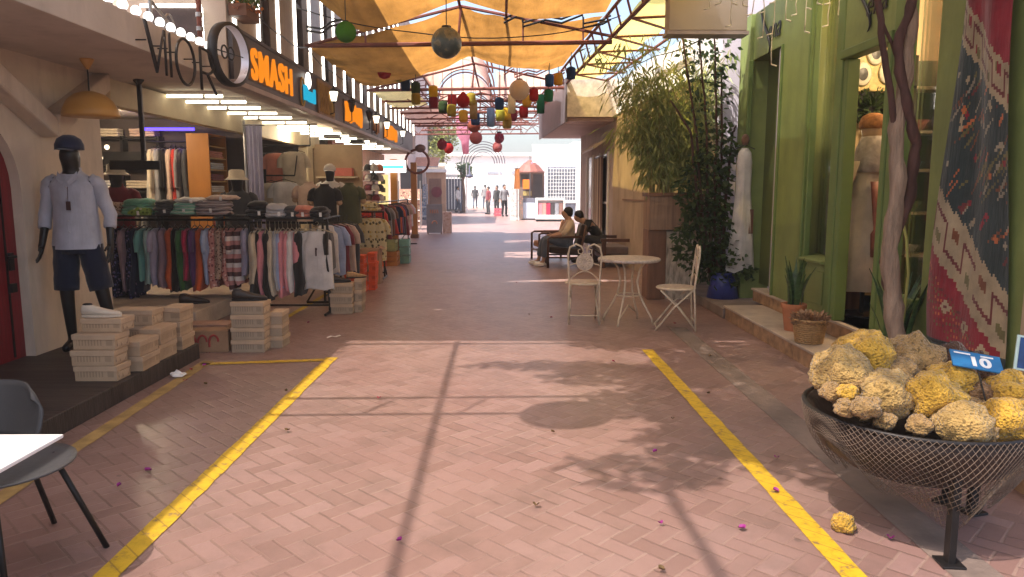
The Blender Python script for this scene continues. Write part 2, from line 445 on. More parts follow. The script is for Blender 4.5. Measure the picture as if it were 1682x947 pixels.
# ------------------------------------------------------------------ ground
PAVE = paving_mat(); YEL = worn_paint('yellow road paint', (.62,.40,.02)); YELF = mat('faded yellow paint', (.40,.27,.10), .4, 9, .7)
struct(MB().quad((-60,-12,0),(60,-12,0),(60,150,0),(-60,150,0)), 'paved_street', PAVE)
m = MB(); z = .004
def strip(x0,y0,x1,y1,w):
    d = Vector((x1-x0,y1-y0)).normalized(); n = Vector((-d.y,d.x))*w/2
    k = max(2, int(Vector((x1-x0,y1-y0)).length/.12)); a=[]; b=[]
    for i in range(k+1):
        p = Vector((x0,y0)).lerp(Vector((x1,y1)), i/k); e = 1 + R.uniform(-.07,.07)
        a.append(p + n*e); b.append(p - n*e*R.uniform(.95,1.05))
    for i in range(k):
        m.quad((b[i].x,b[i].y,z),(b[i+1].x,b[i+1].y,z),(a[i+1].x,a[i+1].y,z),(a[i].x,a[i].y,z))
strip(-1.57,-3,-1.545,6.42,.105)
o = m.build('yellow_line', YEL); o['kind']='structure'
m = MB(); strip(-2.62,6.19,-1.60,6.33,.085); o = m.build('yellow_line', YEL); o['kind']='structure'
m = MB(); strip(1.39,-3,1.345,6.72,.10); o = m.build('yellow_line', YEL); o['kind']='structure'
m = MB(); strip(-2.56,7.75,-2.55,11.2,.07); o = m.build('yellow_line', YEL); o['kind']='structure'
m = MB(); strip(-2.42,2.4,-2.60,6.3,.10); o = m.build('faded_line', YELF); o['kind']='structure'
struct(MB().quad((1.72,-2,.003),(1.92,-2,.003),(1.98,7.8,.003),(1.78,7.9,.003)), 'drain_strip', CONC)
# left raised deck and the shop's floor step
m = MB(); m.box(-6,-2.72,-3,6.42,0,.14)
struct(m, 'raised_deck', DECK, bevel=.008)
m = MB(); m.box(-8.5,-3.3,7.75,16.5,0,.20)
struct(m, 'shop_floor', STONE, bevel=.01)
# right shop steps
m = MB(); m.box(2.57,5.5,3.2,8.35,0,.135); o = struct(m, 'lower_step', CRACK)
m = MB(); m.box(2.55,3.02,3.2,8.37,.135,.16); struct(m, 'step_top', STONE, bevel=.006)
m = MB(); m.box(3.02,5.5,3.2,8.75,.16,.285); struct(m, 'upper_step', CRACK)
m = MB(); m.box(3.0,5.5,3.2,8.77,.285,.31); struct(m, 'upper_step_top', STONE, bevel=.006)
struct(MB().box(2.55,3.4,8.38,10.6,0,.12), 'side_kerb', CONC, bevel=.01)

# ------------------------------------------------------------------ left: white building with the red door
b = thing('white_building', 'white plastered building with overhanging flat roof slab and arched red door', 'building', (-3.85,3,0))
def part(mb, name, m, parent, **k):
    """geometry given in world metres, parented to a thing"""
    L = parent.matrix_basis.inverted() if not parent.parent else (parent.parent.matrix_basis @ parent.matrix_basis).inverted()
    mb.v = [tuple(L @ Vector(v)) for v in mb.v]
    return mb.build(name, m, parent, **k)
m = MB()
ys = [4.72,5.0,5.3,5.6,5.82,5.92]; arch = [(4.60,.14),(4.60,1.55)]
arch = [(4.55,.14)] + [(5.24-.68*cos(a), 1.50+.62*sin(a)) for a in [pi*i/12 for i in range(13)]] + [(5.92,.14)]
out = [(-3,.14),(4.55,.14)] 
# wall as two pieces round the arched doorway
m.prism([(-3,.14),(4.56,.14)] + [(5.24-.68*cos(a), 1.50+.62*sin(a)) for a in [pi*i/16 for i in range(17)]] + [(5.92,.14),(7.15,.14),(7.15,2.57),(-3,2.57)], -4.15, -3.85, 'x')
part(m, 'wall', PLASTER, b)
m = MB(); m.prism([(4.56,.14)] + [(5.24-.68*cos(a), 1.50+.62*sin(a)) for a in [pi*i/16 for i in range(17)]] + [(5.92,.14)], -4.05, -3.93, 'x')
d = part(m, 'door', REDD, b)
m = MB()
for y in (4.8,5.05,5.3,5.55,5.78): m.box(-3.932,-3.918,y-.006,y+.006,.16,1.9)
part(m, 'plank_groove', BLACKM, d)
m = MB(); m.cbox((-3.90,5.80,.93),(.02,.05,.14)); m.tube([(-3.892,5.80,.97),(-3.86,5.80,.97),(-3.86,5.70,.97)],.012)
part(m, 'handle', BLACKM, d, bevel=.004); m = MB(); m.cbox((-3.905,5.80,.72),(.03,.06,.07)); part(m, 'lock_plate', BLACKM, d)
m = MB(); m.box(-7.5,-2.80,-4,7.68,2.57,2.81)
part(m, 'roof_slab', SLABW, b, bevel=.006)
m = MB()  # plaster vault ribs that meet on the wall
for (y0,z0,y1,z1) in ((5.25,2.52,6.25,2.02),(6.25,2.02,7.12,2.52)):
    m.prism([(y0,z0-.10),(y1,z1-.10),(y1,z1+.06),(y0,z0+.10)], -3.86, -3.70, 'x')
part(m, 'vault_rib', PLASTER, b, bevel=.02)

# black drop post under the slab with a dark light panel
p = thing('drop_post', 'black steel post dropping from the white slab to a dark lamp panel in the shop', 'post', (-3.60,7.45,1.78))
m = MB(); m.box(-.018,.018,-.018,.018,.0,.78); m.build('shaft', BLACKM, p, bevel=.004)
m = MB(); m.lathe([(.022,.74),(.055,.775),(.055,.788)],n=4); m.build('cap', BLACKM, p)
m = MB(); m.box(.019,.026,-.008,.008,.1,.74); m.build('edge_trim', GREYM, p)
m = MB(); m.box(-.34,.16,-.02,.02,-.09,.0); m.build('lamp_panel', BLACKM, p, bevel=.006)

# pendant lamp
l = thing('pendant_lamp', 'mustard dome pendant lamp hanging from the white slab beside the red door', 'lamp', (-3.46,6.3,2.10))
m = MB()
prof = [(.215,0),(.222,.012),(.21,.06),(.175,.13),(.12,.18),(.05,.205),(.012,.21)]
m.lathe(prof, n=28); m.build('lamp_shade', mat('mustard lamp enamel', (.50,.27,.07), .1, 4, .4, bump=0), l, smooth=True)
m = MB(); m.tube([(0,0,.21),(0,0,.40)],.006); m.build('cord', BLACKM, l)
m = MB(); m.lathe([(.012,.385),(.05,.45),(.055,.47)],n=16); m.build('ceiling_rose', MATS['mustard lamp enamel'], l, smooth=True)

# outlined wire letters VIOR on the slab's edge
LTS=1.08
lt = thing('wire_letter_sign', 'thin black wire letters reading VIOR standing off the white slab edge', 'sign', (-2.72,5.77,2.375))
def wl(pts, closed=False, r=.013): 
    return [(0,y,z) for y,z in pts], closed, r
m = MB()
def seg(pts, closed=False, r=.011): m.tube([(0,y*LTS,z) for y,z in pts], r, 6, closed)
H0, H1 = .03, .38
seg([(.0,H1+.02),(.155,H0)]); seg([(.022,H1+.02),(.165,H0+.03)]); seg([(.155,H0),(.30,H1)]); 
seg([(.31,H0),(.31,H1)]); seg([(.39,H0),(.39,H1)]); 
seg([(.66+.17*cos(2*pi*i/28), .20+.19*sin(2*pi*i/28)) for i in range(28)], True, .013)
seg([(.95,H0-.02),(.95,H1)], r=.013)
seg([(.95,H1)]+[(1.06+.17*sin(a), .275+.105*cos(a)) for a in [pi*i/10 for i in range(11)]]+[(.95,.17)], r=.013)
seg([(1.08,.17),(1.26,H0-.02)], r=.013)
for y in (.02,.25,.35,.5,.8,.96,1.15): m.tube([(-.08,y*LTS,.25),(0,y*LTS,.25)],.006,5)
m.build('lettering', BLACKM, lt, smooth=True)

# round blade sign at the slab's corner
rs = thing('round_sign', 'hollow round sign with thick black rim and silver inside at the white slab corner', 'sign', (-2.66,7.36,2.79), radians(-12))
m = MB(); m.lathe([(.272,-.045),(.30,-.045),(.305,0),(.30,.045),(.272,.045)], n=40, rot=(0,pi/2,0)); m.f=[f for f in m.f if len(f)==4]; m.mi=[0]*len(m.f); m.build('rim', BLACKM, rs, smooth=True)
m = MB(); m.lathe([(.268,.043),(.268,-.043)], n=40, rot=(0,pi/2,0)); m.f=[f for f in m.f if len(f)==4]; m.mi=[0]*len(m.f); m.build('inner_band', mat('silver band', (.66,.66,.76), .1, 3, .3, metal=.25, bump=.08, bscale=5), rs, smooth=True)
for y in (-.055,.055):
    m = MB(); m.tube([(-.02,y+.05*cos(2*pi*i/20),.02+.06*sin(2*pi*i/20)) for i in range(20)],.009,6,True); m.build('emblem_ring', BLACKM, rs)
m = MB(); m.tube([(-.02,-.27,.02),(-.02,.27,.02)],.006,5); m.build('cross_wire', BLACKM, rs)

# white globe bulbs along the slab edge, railing rods, red pipe
gl = glow('white globe bulb', (1,.97,.92), 1.4)
BW = ['first','second','third','fourth','fifth','sixth','seventh','eighth','ninth','tenth','eleventh','twelfth']
for i in range(12):
    y = 7.35 - i*.2
    o = thing('globe_bulb', f'white globe bulb on the slab edge, {BW[i]} back from the round silver sign', 'light bulb', (-2.86,y,2.812), 0, 'globe bulbs along the slab edge')
    m = MB(); m.ell((0,0,.06),(.038,.038,.042),12,8); m.build('globe', gl, o, smooth=True)
    m = MB(); m.lathe([(.028,0),(.028,.02),(.02,.03)],n=10); m.build('socket', TRIMB, o)
rl = thing('roof_railing', 'slanting thin metal railing rods above the row of white globe bulbs', 'railing', (-3.0,6.6,2.812))
m = MB(); m.tube([(0,-.9,.55),(0,.65,.02)],.014); m.build('slanting_rod', GREYM, rl)
m = MB(); m.tube([(0,-.1,.0),(0,-.1,.9)],.016); m.build('upright', GREYM, rl)
m = MB(); m.tube([(0,.25+.13*cos(a),.02+.22*sin(a)) for a in [pi*i/10 for i in range(11)]],.009); m.build('hoop', GREYM, rl)
pp = thing('drain_pipe', 'rust red vertical pipe rising from the slab beside the round sign', 'pipe', (-2.93,7.35,2.81))
m = MB(); m.tube([(0,0,0),(0,0,1.6)],.026,10); m.build('pipe', RUSTY, pp, smooth=True)
for zz in (.20,.33): m = MB(); m.lathe([(.034,zz),(.034,zz+.04)],n=12); m.build('clamp', GREYM, pp)
# ------------------------------------------------------------------ left: shop building
Y0, Y1 = 7.7, 23.6
s = thing('shop_building', 'long shop building with lit vertical strips between tall dark upstairs windows', 'building', (-2.8,7.7,0))
WIN = [(7.9+.755*k, 7.9+.755*(k+1)) for k in range(1,20,2)]
m = MB()
edges = [Y0] + [e for w in WIN for e in (w[0]+.06,w[1]-.06)] + [Y1]
for i in range(0,len(edges)-1,2): m.box(-3.1,-2.8,edges[i],edges[i+1],3.12,6.4)
for w in WIN: m.box(-3.1,-2.8,w[0]+.06,w[1]-.06,5.7,6.4)
m.box(-3.1,-2.81,Y0,Y1,2.60,3.12)
m.box(-8.5,-3.1,Y0,Y0+.2,3.12,6.4); m.box(-8.5,-3.1,Y0-.02,Y0+.2,2.82,3.12)
m.box(-8.5,-3.1,Y1-.2,Y1,2.6,6.4)
part(m, 'upper_wall', UPPER, s)
for w in WIN:
    a, c = w[0]+.06, w[1]-.06
    m = MB()
    for y in (a+.03,(a+c)/2,c-.03): m.box(-2.93,-2.87,y-.025,y+.025,3.12,5.7)
    m.box(-2.925,-2.88,a,c,4.0,4.06); m.box(-2.925,-2.88,a,c,3.12,3.17)
    fr = part(m, 'window', mat('brown window frame', (.075,.045,.035), .3, 6, .5), s)
    m = MB(); m.box(-2.98,-2.96,a,c,3.12,5.7); part(m, 'pane', DARKGL, fr)
for k in range(0,21):
    y = 7.9+.755*k
    m = MB(); m.box(-2.799,-2.775,y-.025,y+.025,3.13,5.9); part(m, 'light_strip', LEDW, s)
# end wall window that faces back down the street
m = MB(); m.box(-3.55,-3.02,7.60,7.68,3.02,3.28); part(m, 'end_cabinet', mat('dark brown cabinet', (.05,.028,.024), .3, 5, .5), s)
m = MB(); m.box(-3.6,-3.0,7.58,7.60,3.285,3.315); m.box(-3.02,-2.99,7.58,7.60,2.95,3.28); part(m, 'light_strip', LEDW, s)
# flower box on the first window
m = MB(); m.box(-2.78,-2.60,7.72,8.12,3.24,3.36); fb = part(m, 'flower_box', mat('brown flower box', (.12,.05,.025), .3, 6, .6), s)
m = MB()
for i in range(160):
    p = (R.uniform(-.02,.2)-2.78, R.uniform(7.72,8.12), R.uniform(3.35,3.46)); m.leaf(p,(R.uniform(-1,1),R.uniform(-1,1),.8),.07,.035)
part(m, 'foliage', LEAFG, fb)
m = MB()
for i in range(70):
    p = (R.uniform(.02,.2)-2.78, R.uniform(7.72,8.12), R.uniform(3.28,3.40)); m.leaf(p,(R.uniform(.2,1),R.uniform(-1,1),R.uniform(-1,.5)),.05,.045)
part(m, 'blossom', mat('orange blossom', (.60,.20,.04), .3, 20, .6, bump=0), fb)
# sign band, trim, soffit, lintel
m = MB(); m.box(-2.80,-2.755,7.72,22.5,2.60,3.115); part(m, 'sign_band', DARKBAND, s)
m = MB(); m.box(-2.83,-2.73,7.70,22.6,2.555,2.612); part(m, 'band_trim', TRIMB, s, bevel=.006)
m = MB(); m.box(-2.80,-2.74,7.71,22.5,3.117,3.15); part(m, 'band_cap', DARKBAND, s)
m = MB(); m.box(-8.5,-2.84,7.72,23.5,2.605,2.63); part(m, 'soffit', mat('soffit paint', (.60,.52,.42), .1, 2, .7, bump=.05), s)
m = MB(); m.box(-4.0,-3.86,7.40,15.6,2.32,2.574); part(m, 'lintel', CREAM, s, bevel=.005)
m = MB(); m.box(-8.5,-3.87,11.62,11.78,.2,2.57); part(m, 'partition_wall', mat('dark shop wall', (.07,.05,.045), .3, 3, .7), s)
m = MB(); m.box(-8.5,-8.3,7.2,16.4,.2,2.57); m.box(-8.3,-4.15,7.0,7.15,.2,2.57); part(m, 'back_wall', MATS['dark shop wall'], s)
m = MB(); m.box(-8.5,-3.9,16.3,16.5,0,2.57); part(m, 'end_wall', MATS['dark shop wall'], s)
m = MB(); m.box(-4.05,-3.85,14.6,15.0,.2,2.32); part(m, 'pillar', CREAM, s, bevel=.01)
m = MB(); m.box(-4.0,-3.8,16.5,17.6,0,2.57); part(m, 'pillar', mat('maroon shop wall', (.24,.075,.06), .2, 3, .7), s)
m = MB(); m.box(-4.0,-3.8,17.6,20.4,0,2.57); part(m, 'shopfront', mat('salmon shopfront', (.45,.22,.14), .2, 3, .7), s)
m = MB(); m.box(-4.0,-3.8,20.4,23.6,0,2.57); part(m, 'shopfront', mat('tan shopfront', (.48,.28,.17), .2, 3, .7), s)
m = MB(); m.box(-4.55,-3.9,7.8,11.6,2.50,2.572); part(m, 'ceiling_panel', mat('violet ceiling panel', (.10,.075,.11), .2, 3, .5), s)
m = MB(); m.box(-5.35,-4.6,11.1,11.13,2.36,2.40); part(m, 'blue_light', glow('blue shop light', (.05,.03,1), 3.0), s)

# light tubes under the shop canopy
TB = [(8.59,-3.84,-3.21),(9.15,-4.35,-3.14),(9.8,-4.38,-3.18),(10.5,-4.34,-3.18),(11.15,-4.4,-3.16),(11.98,-4.36,-3.16),(12.75,-4.34,-3.19),(13.5,-4.3,-3.1),(14.2,-4.3,-3.1),(14.9,-4.3,-3.1),(15.7,-4.3,-3.1),(16.6,-3.75,-3.0),(17.5,-3.75,-3.0),(18.5,-3.75,-3.0),(19.6,-3.75,-3.0)]
for i,(y,x0,x1) in enumerate(TB):
    n = (BW + ['thirteenth','fourteenth','fifteenth'])[i]
    o = thing('tube_light', f'glowing white tube light under the shop canopy, {n} back from the round silver sign', 'ceiling light', (0,y,2.548), 0, 'tube lights under the shop canopy')
    cut = x0 + (x1-x0)*R.uniform(.55,.75)
    for a,c in ((x0,cut-.02),(cut+.02,x1)):
        m = MB(); m.tube([(a,0,0),(c,0,0)],.017,8); m.build('tube', TUBE, o, smooth=True)
    m = MB(); m.box(x0,x1,-.02,.02,.020,.055); m.build('holder', WHITEM, o)
for i,(y,x) in enumerate(((14.6,-3.35),(16.3,-3.2))):
    o = thing('ceiling_speaker', ('square dark grille set in the bright shop canopy ceiling','small dark grille set in the canopy ceiling far along')[i], 'speaker', (x,y,2.50))
    m = MB(); m.cbox((0,0,0),(.3,.3,.04)); m.build('grille', DARKBAND, o, bevel=.01)
    m = MB(); m.cbox((0,0,.04),(.26,.26,.04)); m.build('housing', BLACKM, o)

# signs on the band
o = thing('smash_sign', 'glowing orange block letters reading SMASH on the dark sign band', 'sign', (-2.752,8.95,2.83))
text('lettering', 'SMASH', .47, ORANGE, o, (.02,.02,.005), FACE_E, .012, .006, .96, space=1.18)
m = MB(); m.box(-.002,.006,-.8,.8,-.16,-.15); m.box(-.002,.006,-.8,.8,.15,.16); m.build('rail', BLACKM, o)
o = thing('cone_sign', 'cyan lettering sign with white ice cream and gold oval on dark band', 'sign', (-2.752,10.45,2.83))
text('lettering', 'Dond', .26, CYAN, o, (.03,.10,-.03), FACE_E, .015, .012, .95)
m = MB(); m.tube([(.012,-.20+.10*cos(2*pi*i/24),-.02+.19*sin(2*pi*i/24)) for i in range(24)],.013,6,True); m.build('oval', mat('gold paint', (.55,.32,.06), .2, 8, .4, metal=.4), o)
m = MB(); m.ell((.04,.0,.14),(.04,.075,.10)); m.ell((.04,.0,.22),(.03,.05,.05)); m.build('ice_cream', glow('white sign light', (1,.95,.85), 1.3), o, smooth=True)
o = thing('carved_panel', 'tan panel with leafy gold scrolls beside the cyan ice cream sign', 'sign', (-2.75,11.55,2.84))
m = MB(); m.box(0,.025,-.5,.55,-.23,.27); m.build('board', mat('tan sign wood', (.28,.15,.05), .35, 5, .6), o)
m = MB()
for k in range(9):
    y = -.42+.105*k; m.tube([(.03,y+.07*sin(t*5),-.2+.42*t) for t in [i/12 for i in range(13)]],.012,5)
m.build('scroll', mat('gold scroll', (.42,.27,.08), .3, 9, .5), o)
for nm,y,wd,lab in (('brown_letter_sign',13.6,1.5,'row of glowing orange brush letters beyond the tan scroll panel'),('small_orange_sign',15.9,.7,'small dull orange sign between two lit lanterns on the band'),('far_orange_sign',18.0,1.9,'farthest glowing orange letters on the dark sign band')):
    o = thing(nm, lab, 'sign', (-2.752,y,2.83)); m = MB()
    n = int(wd/.17)
    for i in range(n):
        yy = -wd/2 + wd*(i+.5)/n
        m.tube([(.03,yy-.03,.18*R.uniform(.6,1)),(.03,yy+.03,.02),(.03,yy-.02,-.18*R.uniform(.6,1))],.03,6)
        if i % 2: m.tube([(.03,yy,.05),(.03,yy+.10,-.03)],.022,6)
    m.build('lettering', ORANGE if nm!='small_orange_sign' else mat('dull orange', (.5,.22,.09), .2, 5, .6), o, smooth=True)
    m = MB(); m.box(-.003,.012,-wd/2,wd/2,-.2,.2); m.build('backing', DARKBAND, o)

# wall lanterns along the band
WG = glow('lantern glass', (1,.88,.68), 1.7)
LL = [(11.75,True,'white lit lantern on a black bracket over the tan scroll panel'),(13.1,False,'unlit black lantern on bracket just past the tan scroll panel'),(14.8,False,'unlit black lantern at the end of the orange brush letters'),(15.6,True,'lit lantern on bracket left of the small dull orange sign'),(17.0,True,'lit lantern in front of the farthest orange letters'),(19.6,True,'lit lantern past the farthest orange letters near the ring bracket')]
for y,lit,lab in LL:
    o = thing('wall_lantern', lab, 'lantern', (-2.66,y,2.86), 0, 'lanterns along the sign band'); o.scale = (.8,.8,.8)
    m = MB(); m.lathe([(.045,0),(.085,.17),(.085,.18)],n=6); m.build('glass', WG if lit else DARKGL, o)
    m = MB(); m.lathe([(.10,.18),(.07,.22),(.02,.25),(.012,.30)],n=6); m.build('cap', BLACKM, o)
    m = MB(); m.lathe([(.02,-.04),(.05,0)],n=6); m.build('base', BLACKM, o)
    m = MB(); m.tube([(0,0,-.04),(0,0,-.22),(-.09,0,-.25)],.012,6); m.build('bracket', BLACKM, o)
o = thing('ring_bracket', 'dark hoop shaped hanging sign bracket at the far end of the band', 'sign', (-2.55,21.8,2.30))
m = MB(); m.tube([(.34*cos(2*pi*i/28),0,.34*sin(2*pi*i/28)) for i in range(28)],.035,8,True); m.build('hoop', RUSTY, o)
m = MB(); m.tube([(-.25,0,.2),(-.25,0,.75)],.03); m.build('post', RUSTY, o)
m = MB(); m.ell((.1,0,.38),(.16,.1,.12)); m.build('ornament', mat('brown ornament', (.12,.06,.05), .3, 8, .6), o, smooth=True)

# teal sign and far shop features past the band
o = thing('teal_sign', 'white lightbox sign with a teal stripe beyond the long clothes rail', 'sign', (-3.0,20.0,2.10))
m = MB(); m.box(-.6,.35,-.05,.05,-.16,.16); m.build('lightbox', glow('white lightbox', (1,.97,.93), 1.4), o, bevel=.01)
m = MB(); m.box(-.6,.30,-.056,-.051,-.06,.03); m.build('stripe', glow('teal stripe', (.10,.62,.48), 1.0), o)
m = MB(); m.lathe([(.09,-.02),(.09,.02)],(-.52,-.03,-.24),16,(pi/2,0,0)); m.build('round_plate', mat('grey green plate', (.22,.30,.30), .1), o)
o = thing('menu_board', 'tall narrow yellow board printed with small pictures under the teal sign', 'sign', (-3.25,19.9,0))
m = MB(); m.box(-.13,.13,-.02,.02,.6,1.88); m.build('board', glow('yellow menu board', (.85,.62,.25), .55), o)
m = MB()
for k in range(5): m.box(-.06,.06,-.028,-.021,.75+.22*k,.87+.22*k)
m.build('picture', mat('green food picture', (.20,.28,.14), .5, 30), o)
m = MB(); m.box(-.02,.02,-.02,.02,0,.6); m.build('leg', BLACKM, o)
for i,(x,y,lab) in enumerate(((-3.0,20.2,'orange brown timber post right of the yellow picture board'),(-2.75,22.6,'orange brown timber post beside the doorway with the red round sign'))):
    o = thing('timber_post', lab, 'post', (x,y,0)); m = MB(); m.box(-.09,.09,-.09,.09,.12,2.3); m.build('shaft', WOODO, o, bevel=.01)
    m = MB(); m.box(-.12,.12,-.12,.12,0,.12); m.build('base', WOODB, o)
# ------------------------------------------------------------------ figures
HEADP = [((0,.0,1.50),.052),((0,-.015,1.57),(.066,.075)),((0,-.02,1.635),(.074,.094)),((0,-.015,1.70),(.066,.082)),((0,-.105,1.625),.016)]
def hand_pts(w, d, fwd, k=1.0):
    """palm and five fingers from wrist w, pointing along d; fwd = thumb side"""
    w = Vector(w); d = Vector(d).normalized(); f = Vector(fwd); f = (f - d*f.dot(d)).normalized(); s_ = d.cross(f)
    pts = [(w + d*.05*k, (.022*k,.034*k))]; ed = []
    for i,(o,L) in enumerate(((-.030,.055),(-.010,.072),(.011,.078),(.031,.068))):
        b = len(pts); pts.append((w + d*.085*k + f*o*k, .0095*k)); pts.append((w + d*(.085+L*.5)*k + f*o*1.1*k + s_*.006, .0085*k)); pts.append((w + d*(.085+L)*k + f*o*1.1*k + s_*.02, .0075*k))
        ed += [(0,b),(b,b+1),(b+1,b+2)]
    b = len(pts); pts.append((w + d*.035*k + f*.042*k, .011*k)); pts.append((w + d*.075*k + f*.060*k + s_*.008, .009*k)); ed += [(0,b),(b,b+1)]
    return pts, ed
def body(name, J, m, parent, fingers=False, sub=2):
    order = ['pelvis','spine','chest','neck','jaw','head','crown','nose','shL','elL','wrL','shR','elR','wrR','hipL','knL','anL','toL','hipR','knR','anR','toR']
    rad = dict(pelvis=(.15,.11),spine=(.125,.095),chest=(.15,.11),neck=.056,jaw=(.074,.085),head=(.094,.112),crown=(.078,.094),nose=.015,
               shL=.058,shR=.058,elL=.042,elR=.042,wrL=.027,wrR=.027,hipL=.088,hipR=.088,knL=.058,knR=.058,anL=.038,anR=.038,toL=.034,toR=.034)
    pts = [(Vector(J[n]), rad[n]) for n in order]; ix = {n:i for i,n in enumerate(order)}
    E_ = [('pelvis','spine'),('spine','chest'),('chest','neck'),('neck','jaw'),('jaw','head'),('head','crown'),('head','nose'),('chest','shL'),('shL','elL'),('elL','wrL'),
         ('chest','shR'),('shR','elR'),('elR','wrR'),('pelvis','hipL'),('hipL','knL'),('knL','anL'),('anL','toL'),('pelvis','hipR'),('hipR','knR'),('knR','anR'),('anR','toR')]
    ed = [(ix[a],ix[b]) for a,b in E_]
    for sd in 'LR':
        w = Vector(J['wr'+sd]); d = (w - Vector(J['el'+sd]))
        th = J.get('thumb'+sd, (0,-1,0))
        if fingers: hp, he = hand_pts(w, d, th)
        else: hp, he = [(w + d.normalized()*.06, .036),(w + d.normalized()*.14,.022)], [(0,1)]
        o = len(pts); pts += hp; ed.append((ix['wr'+sd], o)); ed += [(a+o,b+o) for a,b in he]
    return skin(name, pts, ed, m, parent, 0, sub)
STAND = dict(pelvis=(0,0,.94),spine=(0,.0,1.14),chest=(0,.01,1.33),neck=(0,.01,1.47),jaw=(0,-.01,1.55),head=(0,-.015,1.615),crown=(0,-.005,1.69),nose=(0,-.108,1.60),
    shL=(-.185,.01,1.40),elL=(-.245,.03,1.12),wrL=(-.245,-.04,.88),shR=(.185,.01,1.40),elR=(.245,.03,1.12),wrR=(.245,-.04,.88),
    hipL=(-.095,0,.88),knL=(-.11,-.02,.49),anL=(-.12,.03,.09),toL=(-.13,-.12,.035),hipR=(.095,0,.88),knR=(.11,-.02,.49),anR=(.12,.03,.09),toR=(.13,-.12,.035))
def garment_from(name, J, keys, rads, edges, m, parent, sub=2):
    ix = {n:i for i,n in enumerate(keys)}
    return skin(name, [(Vector(J[k]) if k in J else Vector(k), r) for k,r in zip(keys,rads)], [(ix[a],ix[b]) for a,b in edges], m, parent, 0, sub)
def top_on(J, m, parent, long=.55, name='shirt', grow=1.0):
    J = dict(J); 
    for sd in 'LR':
        a,b = Vector(J['sh'+sd]), Vector(J['el'+sd]); J['cuff'+sd] = a.lerp(b, min(1,long*1.0)) if long<=1 else b.lerp(Vector(J['wr'+sd]), long-1)
    keys=['pelvis','spine','chest','collar','shL','shR']; J['collar']=Vector(J['chest']).lerp(Vector(J['neck']),.72)
    rads=[(.172*grow,.128*grow),(.155*grow,.118*grow),(.17*grow,.125*grow),.068,.078,.078]
    ed=[('pelvis','spine'),('spine','chest'),('chest','collar'),('chest','shL'),('chest','shR')]
    for sd in 'LR':
        if long>1: keys.append('el'+sd); rads.append(.068); ed.append(('sh'+sd,'el'+sd)); keys.append('cuff'+sd); rads.append(.055); ed.append(('el'+sd,'cuff'+sd))
        else: keys.append('cuff'+sd); rads.append(.066); ed.append(('sh'+sd,'cuff'+sd))
    return garment_from(name, J, keys, rads, ed, m, parent)
def legs_on(J, m, parent, long=2.0, name='trousers'):
    J=dict(J); keys=['pelvis','hipL','hipR']; rads=[(.162,.122),.108,.108]; ed=[('pelvis','hipL'),('pelvis','hipR')]
    for sd in 'LR':
        h,k,a=Vector(J['hip'+sd]),Vector(J['kn'+sd]),Vector(J['an'+sd])
        if long<=1: J['hem'+sd]=h.lerp(k,long); keys.append('hem'+sd); rads.append(.105); ed.append(('hip'+sd,'hem'+sd))
        else:
            J['hem'+sd]=k.lerp(a,long-1); keys+=['kn'+sd,'hem'+sd]; rads+=[.078,.066]; ed+=[('hip'+sd,'kn'+sd),('kn'+sd,'hem'+sd)]
    return garment_from(name,J,keys,rads,ed,m,parent)
def top_loft(J, m, parent, long=.55, name='shirt', k=1.0, hem=None):
    C=lambda n: Vector(J[n]); ch,pe=C('chest'),C('pelvis'); hz=pe.z-.06 if hem is None else hem
    mb=MB(); n=24
    prof=[(hz,.196,.150),(hz+.04,.196,.148),(pe.z+.10,.180,.132),(pe.z+.24,.172,.124),(ch.z-.02,.184,.128),(ch.z+.05,.196,.116),(ch.z+.10,.158,.098),(ch.z+.135,.095,.075),(ch.z+.165,.066,.064),(ch.z+.185,.07,.068)]
    o=len(mb.v); mb.loft([((ch.x*.5,ch.y,z),rx*k,ry*k) for z,rx,ry in prof],n,False)
    ph=R.uniform(0,6)
    for i in range(o,len(mb.v)):
        v=mb.v[i]; a=2*pi*((i-o)%n)/n; t=max(0,(ch.z-v[2])/(ch.z-hz)); w=1+.035*t*sin(5*a+ph)+.02*t*sin(9*a+2*ph)+.012*sin(v[2]*60+3*a)*t; mb.v[i]=(v[0]*w,v[1]*w,v[2])
    for sd in 'LR':
        a,e,w=C('sh'+sd),C('el'+sd),C('wr'+sd); s_=1 if a.x>0 else -1
        pts=[a+Vector((-s_*.05,0,.01)),a+Vector((s_*.012,0,-.02))]+([a.lerp(e,long)] if long<=1 else [a.lerp(e,.55),e+Vector((s_*.008,0,0)),e.lerp(w,long-1)])
        rad=[.060,.062]+([.070] if long<=1 else [.056,.053,.048])
        q=[];rq=[]
        for i in range(len(pts)-1):
            for j in range(4): t=j/4; q.append(pts[i].lerp(pts[i+1],t)); rq.append((rad[i]+(rad[i+1]-rad[i])*t)*k*(1+.05*sin(len(q)*2.1)))
        q.append(pts[-1]); rq.append(rad[-1]*k)
        mb.tube(q,rq,14,False,1.0)
    return mb.build(name,m,parent,smooth=True)
